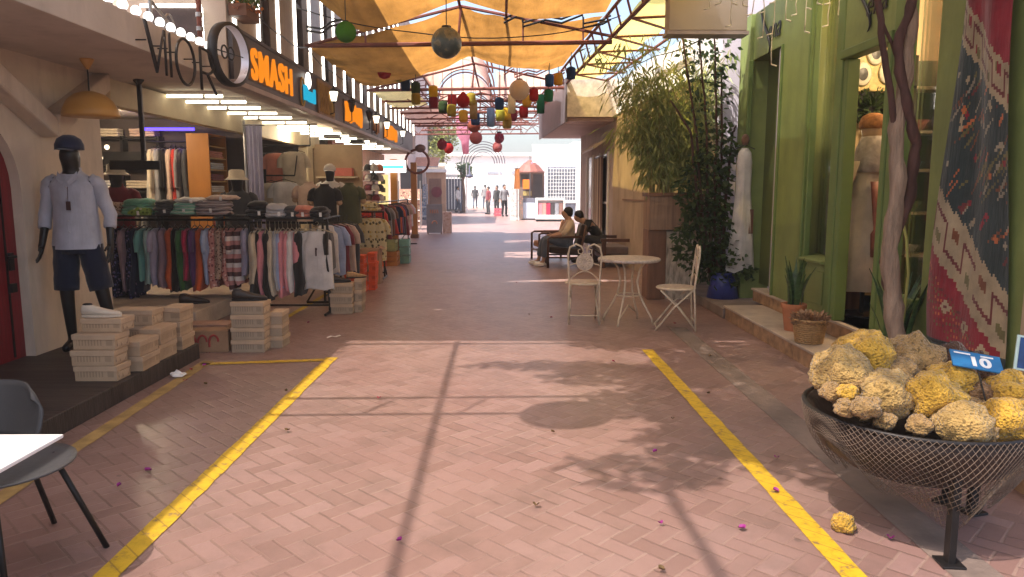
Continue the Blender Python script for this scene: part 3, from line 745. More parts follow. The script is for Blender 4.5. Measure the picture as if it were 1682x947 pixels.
def legs_loft(J, m, parent, long=1.95, name='trousers', k=1.0):
    C=lambda n: Vector(J[n]); mb=MB(); pe=C('pelvis')
    mb.loft([((0,pe.y,pe.z+.08),.140*k,.10*k),((0,pe.y,pe.z+.02),.158*k,.115*k),((0,pe.y,pe.z-.06),.172*k,.122*k),((0,pe.y,pe.z-.12),.165*k,.118*k)],20)
    for sd in 'LR':
        h,kn,an=C('hip'+sd),C('kn'+sd),C('an'+sd); s_=1 if h.x>0 else -1
        if long<=1: st=[h+Vector((0,0,.0)),h.lerp(kn,long*.5),h.lerp(kn,long)]; rd_=[.098,.098,.094]
        else: st=[h,h.lerp(kn,.5),kn,kn.lerp(an,(long-1)*.5),kn.lerp(an,long-1)]; rd_=[.096,.088,.07,.064,.06]
        q=[];rq=[]
        for i in range(len(st)-1):
            for j in range(4): t=j/4; q.append(st[i].lerp(st[i+1],t)); rq.append((rd_[i]+(rd_[i+1]-rd_[i])*t)*k*(1+.03*sin(len(q)*1.9)))
        q.append(st[-1]); rq.append(rd_[-1]*k); mb.tube(q,rq,16)
    return mb.build(name,m,parent,smooth=True)
def hair_on(J, m, parent, back=.02):
    h=Vector(J['head']); c=Vector(J['crown']); n=(h-Vector(J['nose'])).normalized(); up=(c-h).normalized()
    mb=MB(); mb.ell(h+up*.045+n*(back+.008),(.094,.094,.084)); mb.ell(h+n*(.045+back*.5),(.082,.078,.092))
    return mb.build('hair', m, parent, smooth=True)
def shoes_on(J, m, parent):
    for sd in 'LR':
        a,t=Vector(J['an'+sd]),Vector(J['to'+sd]); d=(t-a); d.z=0; d.normalize(); c=a.lerp(t,.5); c.z=min(a.z,t.z)+.012
        mb=MB(); ang=math.atan2(d.y,d.x); mb.ell(c,(.135,.052,.05),12,7,(0,0,ang)); mb.build('shoe', m, parent, smooth=True)
def cap_at(parent, c, m, brim=-1, name='cap', r=.098):
    mb=MB(); mb.lathe([(r*1.04,0),(r*1.03,.04),(r*.85,.085),(r*.4,.115),(.0,.12)],c,18,sy=1.12)
    c=Vector(c); mb.grid(lambda u,v:(c.x+(u-.5)*.16, c.y+brim*(.085+.10*v*(1-(2*u-1)**2*.6)), c.z+.012-.018*v-.012*(2*u-1)**2),8,3)
    return mb.build(name,m,parent,smooth=True)
def buckethat(parent,c,m):
    mb=MB(); mb.lathe([(.165,-.03),(.16,-.035),(.105,.01),(.098,.09),(.07,.105),(0,.107)],c,20); return mb.build('hat',m,parent,smooth=True)

NAVY=fabric('navy cloth',(.018,.025,.06)); SHIRTW=fabric('pale blue white shirt cloth',(.42,.43,.50)); DNAVY=fabric('dark navy shorts',(.012,.016,.035))
BLK=fabric('black cloth',(.014,.013,.014)); WHT=fabric('white cloth',(.62,.59,.57)); CRM=fabric('cream cloth',(.55,.46,.34)); OLV=fabric('olive cloth',(.075,.08,.035))
PNK=fabric('pink cloth',(.62,.24,.27)); SALM=fabric('salmon cloth',(.52,.19,.13)); ORG=fabric('orange cloth',(.55,.10,.03)); REDC=fabric('red cloth',(.42,.03,.02)); CRIM=fabric('crimson cloth',(.38,.025,.07))
TEAL=fabric('teal cloth',(.14,.34,.32)); MINT=fabric('mint cloth',(.16,.40,.28)); LTEAL=fabric('pale teal cloth',(.32,.46,.45)); LBLU=fabric('light blue cloth',(.32,.38,.56)); PURP=fabric('purple cloth',(.10,.04,.13))
GRNC=fabric('green cloth',(.04,.12,.04)); DGRN=fabric('dark green cloth',(.02,.035,.025)); MAUV=fabric('mauve cloth',(.30,.20,.24)); GRYC=fabric('grey cloth',(.23,.22,.23)); LGRY=fabric('pale grey cloth',(.42,.42,.44)); DGRY=fabric('charcoal cloth',(.05,.05,.055)); LIL=fabric('lilac cloth',(.36,.33,.45)); MAR=fabric('maroon cloth',(.18,.025,.035)); BRN=fabric('brown cloth',(.16,.085,.05)); JEAN=fabric('blue jean cloth',(.10,.12,.16)); PBEI=fabric('pinkish beige cloth',(.52,.37,.29))
NFLO=print_cloth('navy floral print',(.015,.018,.045),(.10,.10,.24),(.20,.13,.22),30); PFLO=print_cloth('pink floral print',(.50,.22,.19),(.20,.06,.06),(.62,.42,.36),28); CFLO=print_cloth('cream floral print',(.58,.50,.30),(.10,.085,.045),(.50,.36,.12),16)
LEO=print_cloth('brown spotted print',(.42,.29,.22),(.08,.04,.03),(.22,.11,.08),40); CHK=stripes('white and pink stripe',[(.62,.55,.52),(.10,.05,.05),(.52,.24,.22)],.16,2); MSTR=stripes('mint stripe',[(.18,.40,.30),(.36,.48,.42)],.035,2); GSTR=stripes('grey mauve stripe',[(.34,.28,.28),(.24,.19,.19),(.42,.36,.35)],.03,2)

# the big black mannequin on the deck
J = dict(STAND); J.update(wrL=(-.255,-.06,.90),elL=(-.245,.03,1.13),wrR=(.275,-.03,.90),elR=(.255,.04,1.13),thumbL=(.3,-1,0),thumbR=(-.3,-1,0),knR=(.17,-.0,.49),anR=(.23,.04,.09),toR=(.26,-.11,.035),anL=(-.11,.02,.09),toL=(-.12,-.13,.035))
o = thing('clothes_mannequin', 'life size black mannequin in navy cap, pale shirt and dark shorts beside the red door', 'mannequin', (-3.51,6.05,.15), radians(6))
o.scale = (.97,.97,1.005)
body('body', J, BLACKSK, o, True)
sh = top_loft(J, SHIRTW, o, 1.45, 'shirt', 1.0, .86)
m = MB()
for s_ in (-1,1): m.add([(s_*.012,-.128,1.40),(s_*.075,-.085,1.485),(s_*.085,-.10,1.425),(s_*.03,-.142,1.375)],[(0,1,2,3)])
m.build('collar', SHIRTW, sh); m = MB()
for i in range(5): m.ell((.0,-.131+.004*i*(i<3),1.36-.09*i),(.007,.004,.007),8,5)
m.build('button', LGRY, sh, smooth=True)
m = MB(); m.tube([(.012,-.128,1.36),(.01,-.137,1.24)],.0025,4); m.cbox((.012,-.140,1.21),(.035,.004,.07)); m.build('price_tag', mat('dark brown tag', (.05,.02,.02), .2), o)
legs_loft(J, DNAVY, o, .92, 'shorts'); cap_at(o, (0,-.015,1.655), NAVY, -1, 'cap', .104)

# ------------------------------------------------------------------ shoe boxes
def slot_mat(name, c):
    if name in MATS: return MATS[name]
    t = NT(name); v = t.coord('Object'); s_ = t.n('ShaderNodeSeparateXYZ'); t.put(s_.inputs[0], v)
    a = t.math('LESS_THAN', t.math('FRACT', t.math('MULTIPLY', s_.outputs[0], 46.0)), .42)
    zb = t.math('MULTIPLY', t.math('GREATER_THAN', s_.outputs[2], .03), t.math('LESS_THAN', s_.outputs[2], .075))
    xb = t.math('MULTIPLY', t.math('GREATER_THAN', s_.outputs[0], -.125), t.math('LESS_THAN', s_.outputs[0], .06))
    k = t.math('MULTIPLY', t.math('MULTIPLY', a, zb), t.math('MULTIPLY', xb, t.math('LESS_THAN', s_.outputs[1], 0.0)))
    lg = t.math('MULTIPLY', zb, t.math('MULTIPLY', t.math('GREATER_THAN', s_.outputs[0], .085), t.math('LESS_THAN', s_.outputs[0], .13)))
    f = t.noise(v, 7, 4); col = t.ramp(f, [(.3, sc(c,.86)),(.7, sc(c,1.08))])
    col = t.mix(t.math('MULTIPLY', k, .45), col, sc(c,.35)); col = t.mix(t.math('MULTIPLY', lg, .3), col, sc(c,.3))
    MATS[name] = t.done(t.bsdf(col, .8, 0, .3)); return MATS[name]
TAN = slot_mat('tan printed card', (.46,.33,.215)); ORB = slot_mat('orange printed card', (.62,.085,.02)); GRYB = slot_mat('grey tan card', (.36,.28,.20))
def end_print(name, c, ink):
    if name in MATS: return MATS[name]
    t = NT(name); v = t.coord('Object'); f = t.noise(t.coord('Object',(1,6,3)), 9, 2)
    MATS[name] = t.done(t.bsdf(t.mix(t.math('MULTIPLY', t.math('GREATER_THAN', f, .58), .6), c, ink), .8, 0, .3)); return MATS[name]
TANE = end_print('tan box end', (.50,.37,.25), (.16,.10,.07)); ORE = end_print('orange box end', (.62,.10,.06), (.75,.55,.50))
ORDS = ['bottom','second','third','fourth','fifth']
def shoe_stack(x, y, z, n, rz, w, d, h, body_m, end_m, desc, group, top='topmost', jit=.012, cols=None):
    for k in range(n):
        pos = 'topmost' if k == n-1 and n > 1 else (('lowest','second up','third up','fourth up')[k] if n > 1 else 'lone')
        o = thing('shoe_box', f'{desc}, {pos} in its stack' if n > 1 else desc, 'shoe box', (x+R.uniform(-jit,jit), y+R.uniform(-jit,jit), z+k*h+.0005*k), rz+R.uniform(-.035,.035), group)
        m = MB(); m.box(-w/2+.006,w/2-.006,-d/2+.006,d/2-.006,0,h-.03); m.build('box_body', body_m, o, bevel=.003)
        m = MB(); m.box(-w/2,w/2,-d/2,d/2,h-.042,h-.002); m.build('lid', CARD if body_m in (TAN,GRYB) else body_m, o, bevel=.004)
        m = MB(); m.cbox(((w/2-.004),0,h*.36),(.006,d*.72,h*.42)); m.build('end_label', end_m, o)
G='tan shoe boxes on the deck'
shoe_stack(-2.915,5.20,.14,3,0,.312,.20,.113,TAN,TANE,'tan shoe box in the front stack at the deck edge',G)
shoe_stack(-2.90,5.27,.14+.341,1,0,.295,.19,.10,TAN,TANE,'tan shoe box holding up the white sneaker above the front stack',G)
shoe_stack(-2.81,5.53,.14,2,pi/2,.30,.17,.115,TAN,TANE,'tan shoe box in the short stack right of the sneaker stack',G)
shoe_stack(-2.82,5.87,.14,2,pi/2,.30,.17,.13,TAN,TANE,'tan shoe box in the middle short stack along the deck edge',G)
shoe_stack(-3.02,6.00,.14,3,0,.34,.2,.128,TAN,TANE,'tan shoe box in the tall stack behind the sneaker stack',G)
shoe_stack(-2.82,6.24,.14,3,pi/2,.26,.17,.122,TAN,TANE,'tan shoe box in the slim stack at the deck corner',G)
G='shoe boxes beside the clothes rails'
shoe_stack(-2.37,6.74,0,4,0,.31,.21,.118,GRYB,TANE,'greyish tan shoe box in the stack under the dark shoe',G)
shoe_stack(-2.17,6.96,0,3,pi/2,.24,.13,.115,GRYB,TANE,'narrow tan shoe box behind the dark shoe stack',G)
shoe_stack(-1.97,8.85,0,3,0,.27,.22,.125,GRYB,TANE,'greyish tan shoe box in the stack topped with sandals',G)
shoe_stack(-1.78,8.98,0,3,pi/2,.26,.10,.138,GRYB,TANE,'narrow tan shoe box right of the sandal stack',G)
G='orange shoe boxes past the white tank tops'
shoe_stack(-2.18,10.75,0,4,0,.30,.24,.135,ORB,ORE,'bright orange shoe box in the near orange stack',G)
shoe_stack(-1.97,10.95,0,4,pi/2,.26,.11,.14,ORB,ORE,'slim red and orange box right of the near orange stack',G)
shoe_stack(-2.42,14.3,0,3,0,.24,.22,.14,ORB,ORE,'small orange box beside the far wooden crate',G)
# shoes
def shoe(name, lab, loc, rz, m, sole, k=1.0):
    o = thing(name, lab, 'shoe', loc, rz); mb = MB()
    R_=(0,pi/2,0)
    mb.loft([((-.142*k,0,.052*k),.030*k,.020*k,R_),((-.125*k,0,.058*k),.046*k,.034*k,R_),((-.09*k,0,.060*k),.048*k,.036*k,R_),((-.05*k,0,.052*k),.043*k,.036*k,R_),((-.01*k,0,.044*k),.036*k,.036*k,R_),((.04*k,0,.036*k),.027*k,.041*k,R_),((.09*k,0,.031*k),.021*k,.045*k,R_),((.13*k,0,.027*k),.015*k,.036*k,R_),((.152*k,0,.022*k),.006*k,.018*k,R_)],16)
    up = mb.build('upper', m, o, smooth=True)
    mb = MB(); mb.ell((-.095*k,0,.100*k),(.038*k,.024*k,.012*k)); mb.build('opening', DARKGL, up, smooth=True)
    mb = MB(); so=[(.156*k*cos(2*pi*i/28)*(1 if cos(2*pi*i/28)>0 else .95), (.047 if cos(2*pi*i/28)>.1 else .038)*k*sin(2*pi*i/28)) for i in range(28)]; mb.prism(so,0,.018*k,'z'); mb.build('sole', sole, o, bevel=.003)
    mb = MB()
    for i in range(4): mb.tube([(-.02*k+.025*i*k,-.03*k,.07*k-.012*i*k),(-.015*k+.025*i*k,.03*k,.07*k-.012*i*k)],.004,5)
    mb.build('lace', m, up)
WSH = mat('white leather', (.62,.54,.44), .12, 8, .5)
shoe('sneaker','off white sneaker displayed on the front tan shoe box stack',(-2.92,5.25,.582),0.1,WSH,WSH,.92)
shoe('sneaker','dark leather shoe on the greyish tan stack beside the clothes rail',(-2.37,6.74,.473),.2,mat('dark leather',(.03,.022,.02),.3,8,.4),BLACKM,1.05)
shoe('sneaker','black trainer lying on the shop floor behind the tall tan stack',(-3.55,8.3,.2),.4,MATS['dark leather'],BLACKM,1.1)
shoe('sandal','black sandal on the shoe box stack nearest the orange boxes',(-2.0,8.82,.376),.3,MATS['dark leather'],BLACKM,.9)
shoe('sandal','tan patterned sandal on the narrow boxes beside the orange stack',(-1.82,8.95,.415),.5,mat('tan leather',(.42,.25,.11),.4,30,.6),MATS['dark leather'],.85)

# cartons
def carton(name, lab, loc, rz, w, d, h, m, marks=None, flaps=True):
    o = thing(name, lab, 'carton', loc, rz); mb = MB(); mb.box(-w/2,w/2,-d/2,d/2,0,h); mb.build('box_body', m, o, bevel=.005)
    if flaps:
        for sx in (-1,1):
            mb = MB(); mb.cbox((sx*(w/2+.02),0,h+.015),(.09,d*.98,.005),(0,sx*.5,0)); mb.build('flap', m, o)
    if marks:
        mb = MB(); marks(mb); mb.build('print', mat('red print',(.30,.035,.03),.3,12,.7), o)
    return o
def arcs(mb):
    for x in (-.10,.0,.10): mb.tube([(x+.04*cos(a),-.113,.10+.06*sin(a)) for a in [pi*i/8 for i in range(9)]]+[(x-.04,-.113,.05)],.010,6)
carton('carton','brown cardboard carton with red arched print beside the greyish tan stack',(-2.80,6.76,0),.12,.46,.22,.20,CARDB,arcs)
def dots(mb):
    for k in range(6): mb.ell((-.22+.09*k,-.133,.10+.02*(k%2)),(.028,.006,.022),8,6)
carton('carton','long low pinkish carton with red print behind the deck corner',(-3.03,7.2,0),.05,.62,.26,.18,mat('pink card',(.36,.22,.17),.25,7,.8),dots,False)
carton('carton','tall brown carton standing past the orange shoe boxes',(-2.13,11.65,0),0,.32,.3,.56,CARDB)
# ------------------------------------------------------------------ garments
HANG = mat('black hanger',(.02,.018,.018),.2,8,.4,bump=0); HANGC = mat('pale hanger',(.5,.42,.3),.2,8,.5,bump=0)
def garment_bm(kind, L, wid=.2):
    """cloth on a hanger: wide along y, thin along x; shoulder line at z=-.10"""
    mb = MB(); n = 18
    if kind == 'tank': prof = [(0,.10,.015),(.03,.115,.03),(.10,.12,.035),(.17,.165,.045),(.3,.17,.045),(.7,.175,.042),(1,.185,.03)]
    elif kind == 'dress': prof = [(0,.07,.015),(.04,.15,.035),(.12,.17,.045),(.35,.15,.045),(.55,.18,.05),(.8,.21,.055),(1,.23,.04)]
    elif kind == 'trousers': prof = [(0,.12,.02),(.03,.15,.035),(.4,.14,.04),(1,.11,.03)]
    elif kind == 'jacket': prof = [(0,.07,.02),(.03,.17,.05),(.10,.215,.06),(.4,.21,.065),(.8,.215,.06),(1,.22,.05)]
    else: prof = [(0,.07,.015),(.03,.16,.03),(.08,.20,.04),(.2,.20,.045),(.6,.195,.042),(1,.205,.03)]
    ph = R.uniform(0,6); rings=[]; vs=[]
    for t,w,th in prof:
        for j in range(n):
            a = 2*pi*j/n; ca, sa = cos(a), sin(a)
            rip = 1 + (.35*sin(5*a+ph)+.25*sin(9*a+ph*2))*min(1,t*1.6)
            vs.append((1.35*th*ca*rip + .022*sin(3*t*pi+ph)*t, w*math.copysign(abs(sa)**.8, sa), -.10 - t*L + .012*sin(4*a+ph)*(t>.9)))
    k = len(prof); fs = [(i*n+j,(i+1)*n+j,(i+1)*n+(j+1)%n,i*n+(j+1)%n) for i in range(k-1) for j in range(n)]
    fs.append(tuple(range(n)))
    mb.add(vs, fs)
    if kind in ('shirt','jacket'):
        sl = .24 if kind == 'shirt' else .55
        for s_ in (-1,1):
            mb.loft([((0,s_*.15,-.12),.035,.05,(s_*-.2,0,0)),((0,s_*.215,-.13-sl*.4),.034,.06,(s_*-.1,0,0)),((.008,s_*.235,-.13-sl),.026,.055,(0,0,0))],10,False)
    return mb
PROTO = {}
def garment(kind, L, m, loc, rz, lab, cat, group, pale=False):
    L = round(L*R.choice([.94,1,1,1.06,1.12]),2); key = (kind, L, R.randint(0,1))
    if key not in PROTO:
        o = thing(kind if kind != 'tank' else 'tank_top', lab, cat, loc, rz, group)
        g = garment_bm(kind, L).build('cloth', m, o, smooth=True)
        h = MB(); h.tube([(0,-.19,-.115),(0,-.05,-.075),(0,0,-.06),(0,.05,-.075),(0,.19,-.115)],.006,6)
        h.tube([(0,0,-.06),(0,0,-.02),(0,-.018,-.008),(0,-.012,.012),(0,.006,.016),(0,.018,.004)],.003,5)
        h.build('hanger', HANGC if pale else HANG, o, smooth=True)
        for c in o.children: recolour(c, c.data.materials[0])
        PROTO[key] = o
        return o
    c = copy_tree(PROTO[key]); c.location = loc; c.rotation_euler.z = rz; c.scale=(1,1,1); tag(c, lab, cat, group)
    for ch in c.children:
        if ch.name.startswith('cloth'): recolour(ch, m)
    return c
KN = dict(shirt='shirt',tank='tank top',dress='dress',trousers='pair of trousers',jacket='jacket')
def hang_row(items, p0, p1, rz, where, group, pale=False, jit=.16):
    """items: (kind, colour words, material, length); each gets a label that names its neighbours"""
    p0, p1 = Vector(p0), Vector(p1); n = len(items)
    for i,(k,cw,m,L) in enumerate(items):
        p = p0.lerp(p1, (i+.5+R.uniform(-.22,.22))/n); nb = []
        if i > 0: nb.append(items[i-1][1])
        if i < n-1: nb.append(items[i+1][1])
        rel = 'at the end by ' + nb[0] + ' one' if len(nb) == 1 else f'between {nb[0]} and {nb[1]} ones'
        lab = f'{cw} {KN[k]} {where}, {rel}'
        garment(k, L, m, p, rz + R.uniform(-jit,jit), lab, {'tank':'top','trousers':'trousers','shirt':'shirt','dress':'dress','jacket':'jacket'}[k], group, pale)
def rack(name, lab, x0, x1, y, z, z0=0, shelf=False, along='x', depth=.24):
    o = thing(name, lab, 'clothes rail', ((x0+x1)/2, y, z0) if along == 'x' else (y,(x0+x1)/2,z0), 0 if along == 'x' else pi/2)
    w = (x1-x0)/2; h = z - z0
    m = MB(); m.tube([(-w-.02,0,h),(w+.02,0,h)],.014); m.build('rail', BLACKM, o)
    for s_ in (-1,1):
        m = MB(); m.tube([(s_*w,0,.03),(s_*w,0,h)],.016); m.tube([(s_*w,-depth,.02),(s_*w,depth,.02)],.017); m.build('end_post', BLACKM, o)
        m = MB(); m.tube([(s_*w,depth,.02),(s_*(w-.04),0,.42)],.012); m.build('brace', BLACKM, o)
    m = MB(); m.tube([(-w,0,.10),(w,0,.10)],.013); m.build('stretcher', BLACKM, o)
    if shelf:
        m = MB(); m.box(-w,w,-.17,.17,h+.045,h+.06)
        for s_ in (-1,1): m.box(s_*w-.01,s_*w+.01,-.012,.012,h,h+.05)
        m.build('top_shelf', BLACKM, o)
    return o
rack('clothes_rail','black clothes rail of coloured dresses with folded tops along its shelf',-4.72,-3.08,8.9,1.13,.0,True)
W1='on the shelved rail'
hang_row([('dress','navy floral',NFLO,.72),('shirt','mauve',MAUV,.7),('dress','navy blossom',NFLO,.74),('dress','dark navy',NAVY,.78),('shirt','teal',TEAL,.66),('shirt','pale teal',LTEAL,.66),('shirt','lilac grey',LIL,.64),('dress','dusky mauve',MAUV,.74),('dress','orange',ORG,.68),('dress','black',BLK,.75),('shirt','green',GRNC,.66),('shirt','crimson',CRIM,.62),('shirt','purple',PURP,.64),('dress','red orange',ORG,.7),('shirt','light blue',LBLU,.66),('dress','pink floral',PFLO,.66),('dress','brown spotted',LEO,.64),('dress','pink blossom',PFLO,.68),('shirt','striped pink',CHK,.66),('dress','pink and white banded',CHK,.62),('shirt','pale lilac',LIL,.5)],(-4.70,8.9,1.13),(-3.10,8.9,1.13),.12,W1,'clothes on the shelved rail')
rack('clothes_rail','black clothes rail of white, pink and black tops behind the dark shoe stack',-3.05,-2.12,8.8,1.10,0,True)
W2='on the white tops rail'
hang_row([('shirt','cream',CRM,.66),('dress','black',BLK,.84),('tank','rose pink',PNK,.68),('dress','jet black',BLK,.82),('tank','ivory',CRM,.68),('tank','pale grey',LGRY,.7),('tank','light blue',LBLU,.68),('tank','bright pink',PNK,.7),('tank','pink',PNK,.7),('tank','white',WHT,.68),('tank','blush pink',PNK,.68),('dress','coal black',BLK,.72)],(-3.02,8.8,1.10),(-2.42,8.8,1.10),.1,W2,'tops on the white tops rail',True)
garment('tank',.66,WHT,(-2.36,8.76,1.10),pi/2-.35,'white tank top partly behind the front facing white tank top','top','tops on the white tops rail',True)
t_ = garment('tank',.62,WHT,(-2.22,8.72,1.10),pi/2-.05,'white tank top hung facing the street with a brown tag at its neck','top','tops on the white tops rail',True)
m = MB(); m.cbox((-.06,0,-.34),(.004,.032,.10)); m.build('price_tag', MATS['dark brown tag'], t_)
garment('shirt',.5,BLK,(-2.13,8.86,1.10),.1,'black shirt at the street end of the white tops rail','shirt','tops on the white tops rail')
rack('clothes_rail','short black clothes rail past the white tank tops',9.55,10.5,-2.36,1.12,0,False,'y')
hang_row([('tank','white',WHT,.62),('shirt','pale blue',LBLU,.66),('shirt','maroon',MAR,.68),('shirt','rosy pink',PBEI,.66),('shirt','dark grey',DGRY,.64)],(-2.36,9.6,1.12),(-2.20,10.5,1.12),pi/2-.3,'on the short rail','clothes on the short rail')
rack('clothes_rail','clothes rail of cream floral shirts behind the orange boxes',-2.62,-2.02,12.3,1.12)
hang_row([('shirt','cream flowered',CFLO,.74),('shirt','cream floral',CFLO,.76),('shirt','yellow flowered',CFLO,.74),('shirt','black and cream',CFLO,.74)],(-2.55,12.3,1.12),(-2.08,12.22,1.12),pi/2-.25,'by the orange boxes','cream floral shirts')
rack('clothes_rail','long clothes rail of dark and red clothes near the chalk grey folding sign',14.6,20.0,-2.62,1.22,0,False,'y')
hang_row([('shirt','red',REDC,.6),('shirt','black',BLK,.66),('dress','wine',MAR,.7),('shirt','grey',GRYC,.62),('shirt','brown',BRN,.66),('dress','scarlet',REDC,.68),('shirt','navy',NAVY,.66),('shirt','rust',ORG,.62),('shirt','plum',PURP,.64),('shirt','charcoal',DGRY,.66),('dress','dark red',MAR,.7),('shirt','tan',PBEI,.62),('shirt','pale pink',PNK,.6),('shirt','white',WHT,.6)],(-2.62,14.7,1.22),(-2.62,19.9,1.22),pi/2-.2,'on the long far rail','clothes on the long far rail')

# folded clothes on the shelves
def heap(lab, m, loc, d, rz=0, seed=0):
    o = thing('folded_shirt', lab, 'folded clothes', loc, rz, 'folded clothes on the rail shelves')
    mb = MB(); L=max(2,int(d[2]/.045)); lh=d[2]/L*1.25
    for l in range(L):
        i0=len(mb.v); n,k=26,8; mb.ell((0,0,0),(1,1,1),n,k); ox,oy=R.uniform(-.018,.018),R.uniform(-.015,.015); sw=1-.10*l/L+R.uniform(-.06,.05); aa=R.uniform(-.12,.12)
        for i in range(i0,len(mb.v)):
            x,y,z=mb.v[i]; r=math.hypot(x,y)+1e-6; a=math.atan2(y,x); e=(abs(cos(a))**4+abs(sin(a))**4)**-.25
            X=r**.7*e*cos(a+aa)*d[0]/2*sw; Y=r**.7*e*sin(a+aa)*d[1]/2*sw; Z=math.copysign(abs(z)**.8,z)*lh/2
            nz=noise.noise(Vector((X*11+seed,Y*11,l*3.1)))*.022+noise.noise(Vector((X*30+seed,Y*30,l*5+z*3)))*.010
            mb.v[i]=(X*(1+nz*3)+ox,Y*(1+nz*3)+oy,max(.001*l,Z+lh*.4+l*(d[2]-lh)/max(1,L-1)+nz*min(1,r*2)+(-.02*r**3 if l==L-1 else 0)))
    f = mb.build('cloth', m, o, smooth=True)
    t = MB(); t.cbox((.03,-d[1]/2-.012,d[2]*.28),(.03,.003,.05),(.1,0,0)); t.build('price_tag', WHITEM, o)
Z1=1.192
for i,(lab,m,x,w,h,dz) in enumerate((('crumpled beige tops at the left end of the rail shelf',LEO,-4.62,.24,.16,-.0),('mint green top heaped on the left of the rail shelf',MINT,-4.37,.36,.20,.0),('lime and white top in front of the mint green one',print_cloth('lime print',(.25,.36,.08),(.5,.5,.35),(.08,.14,.03),24),-4.30,.28,.10,0),('dark blue rolled tops in the middle of the rail shelf',DGRY,-4.02,.22,.19,0),('striped mint tops folded on the rail shelf',MSTR,-3.80,.30,.17,0),('white top lying over the striped mint tops',WHT,-3.72,.34,.06,.15),('grey mauve striped tops folded at the right of the rail shelf',GSTR,-3.45,.42,.20,0),('pink white top lying over the grey mauve ones',PBEI,-3.36,.36,.06,.18))):
    heap(lab,m,(x,8.84+(.0 if i!=2 else -.12),Z1+dz),(w,.32 if i!=2 else .16,h),R.uniform(-.2,.2),i*7.1)
for i,(lab,m,x,w,h) in enumerate((('black tops heaped at the left of the white tops rail',BLK,-2.93,.26,.2),('grey white tops heaped on the white tops rail',LGRY,-2.70,.26,.17),('black folded top in the middle of the white tops rail',DGRY,-2.52,.2,.15),('salmon pink top folded on the white tops rail',SALM,-2.38,.22,.15),('black top at the street end of the white tops rail',BLK,-2.19,.22,.14))):
    heap(lab,m,(x,8.8,1.162),(w,.3,h),R.uniform(-.2,.2),i*3.3+50)
heap('cream flowered tops heaped on the floral rail',CFLO,(-2.35,12.3,1.14),(.55,.34,.16),.1,90)

# torso mannequins
def torso(lab, m, loc, rz, hat=None, neck=BLACKSK, head=False, sleeve=.5):
    o = thing('torso_mannequin', lab, 'mannequin', (loc[0],loc[1],loc[3] if len(loc)>3 else 0), rz); dz = loc[2]-(loc[3] if len(loc)>3 else 0)-1.5
    J = {k:(Vector(v)+Vector((0,0,dz))) if not k.startswith('thumb') else v for k,v in STAND.items()}
    keys=['pelvis','spine','chest','neck']; 
    if head: keys += ['jaw','head','crown']
    rr=dict(pelvis=(.14,.105),spine=(.12,.09),chest=(.145,.105),neck=.056,jaw=(.074,.085),head=(.094,.112),crown=(.08,.095))
    ks=keys+['shL','shR','aL','aR']; J['aL']=Vector(J['shL'])+Vector((-.05,0,-.22)); J['aR']=Vector(J['shR'])+Vector((.05,0,-.22))
    ed=[(keys[i],keys[i+1]) for i in range(len(keys)-1)]+[('chest','shL'),('chest','shR'),('shL','aL'),('shR','aR')]
    garment_from('form', J, ks, [rr.get(k,.05) for k in ks], ed, neck, o)
    top_loft(J, m, o, sleeve, 'shirt', 1.02)
    mb = MB(); mb.tube([(0,0,.02),(0,0,.95+dz)],.018); mb.lathe([(.16,0),(.16,.015),(.03,.025)]); mb.build('stand', GREYM, o)
    if hat == 'bucket': buckethat(o, Vector(J['crown'])+Vector((0,0,-.035)), CRM)
    if hat == 'cap': cap_at(o, Vector(J['head'])+Vector((0,0,.035)), WHT, -1)
    return o
TANF = mat('tan mannequin neck',(.42,.27,.15),.1,5,.5,bump=0)
torso('torso form in a pinkish beige shirt, left of the black polo form',PBEI,(-3.10,11.75,1.60),.1,None,TANF)
o=torso('torso form in a black polo with small white chest mark',BLK,(-2.78,11.45,1.56),-.05,None,TANF)
torso('torso form in an olive green shirt, right of the black polo form',OLV,(-2.46,11.75,1.58),-.2,None,TANF)
torso('black headed mannequin in white shirt and white cap above the torso forms',WHT,(-2.98,12.7,1.66),.1,'cap',BLACKSK,True)
torso('dark mannequin in charcoal jacket and cream bucket hat beside the lilac curtain',DGRY,(-3.62,10.05,1.50),.3,'bucket',BLACKSK,True,1.6)
torso('dark mannequin in cream bucket hat just behind the big black mannequin',MAR,(-4.80,9.2,1.55,.2),.2,'bucket',BLACKSK,True)
# shop interior
o = thing('orange_cabinet','tall orange wooden shelf cabinet full of folded clothes inside the shop','cabinet',(-4.45,11.2,.2))
m = MB(); m.box(-.16,.16,-.36,-.33,0,2.1); m.box(-.16,.16,.30,.33,0,2.1); m.box(-.16,-.14,-.33,.30,0,2.1); m.box(-.16,.16,-.33,.30,2.07,2.1); m.build('carcass', WOODO, o)
m = MB()
for k in range(12): m.box(-.14,.155,-.33,.30,.04+.17*k,.06+.17*k)
m.build('shelves', mat('pale shelf wood',(.48,.30,.12),.2,5,.5), o)
for k in range(11):
    mm = [REDC,LGRY,BLK,WHT,ORG,GRYC,LBLU,WHT,MAR,LGRY,SALM][k]
    q = thing('folded_stack', f'{["red","pale grey","black","white","orange","grey","light blue","plain white","maroon","silver grey","salmon"][k]} folded clothes on a shelf of the orange cabinet', 'folded clothes', (-4.43,11.19,.2+.062+.17*k), 0, 'clothes in the orange cabinet')
    m = MB()
    for j in range(3): m.cbox((R.uniform(-.01,.01),R.uniform(-.02,.02),.016+.032*j),(.24,.5,.028))
    m.build('cloth', mm, q, bevel=.01)
o = thing('wall_shelving','black wall shelving with lit spots and pale clothes deep in the shop','shelving',(-5.6,11.45,.2))
m = MB()
for x in (-.75,-.25,.3): m.box(x-.02,x+.02,-.02,.14,0,2.1)
for zz in (.9,1.28,1.62,2.05): m.box(-.75,.3,-.02,.14,zz,zz+.03)
m.build('frame', BLACKM, o)
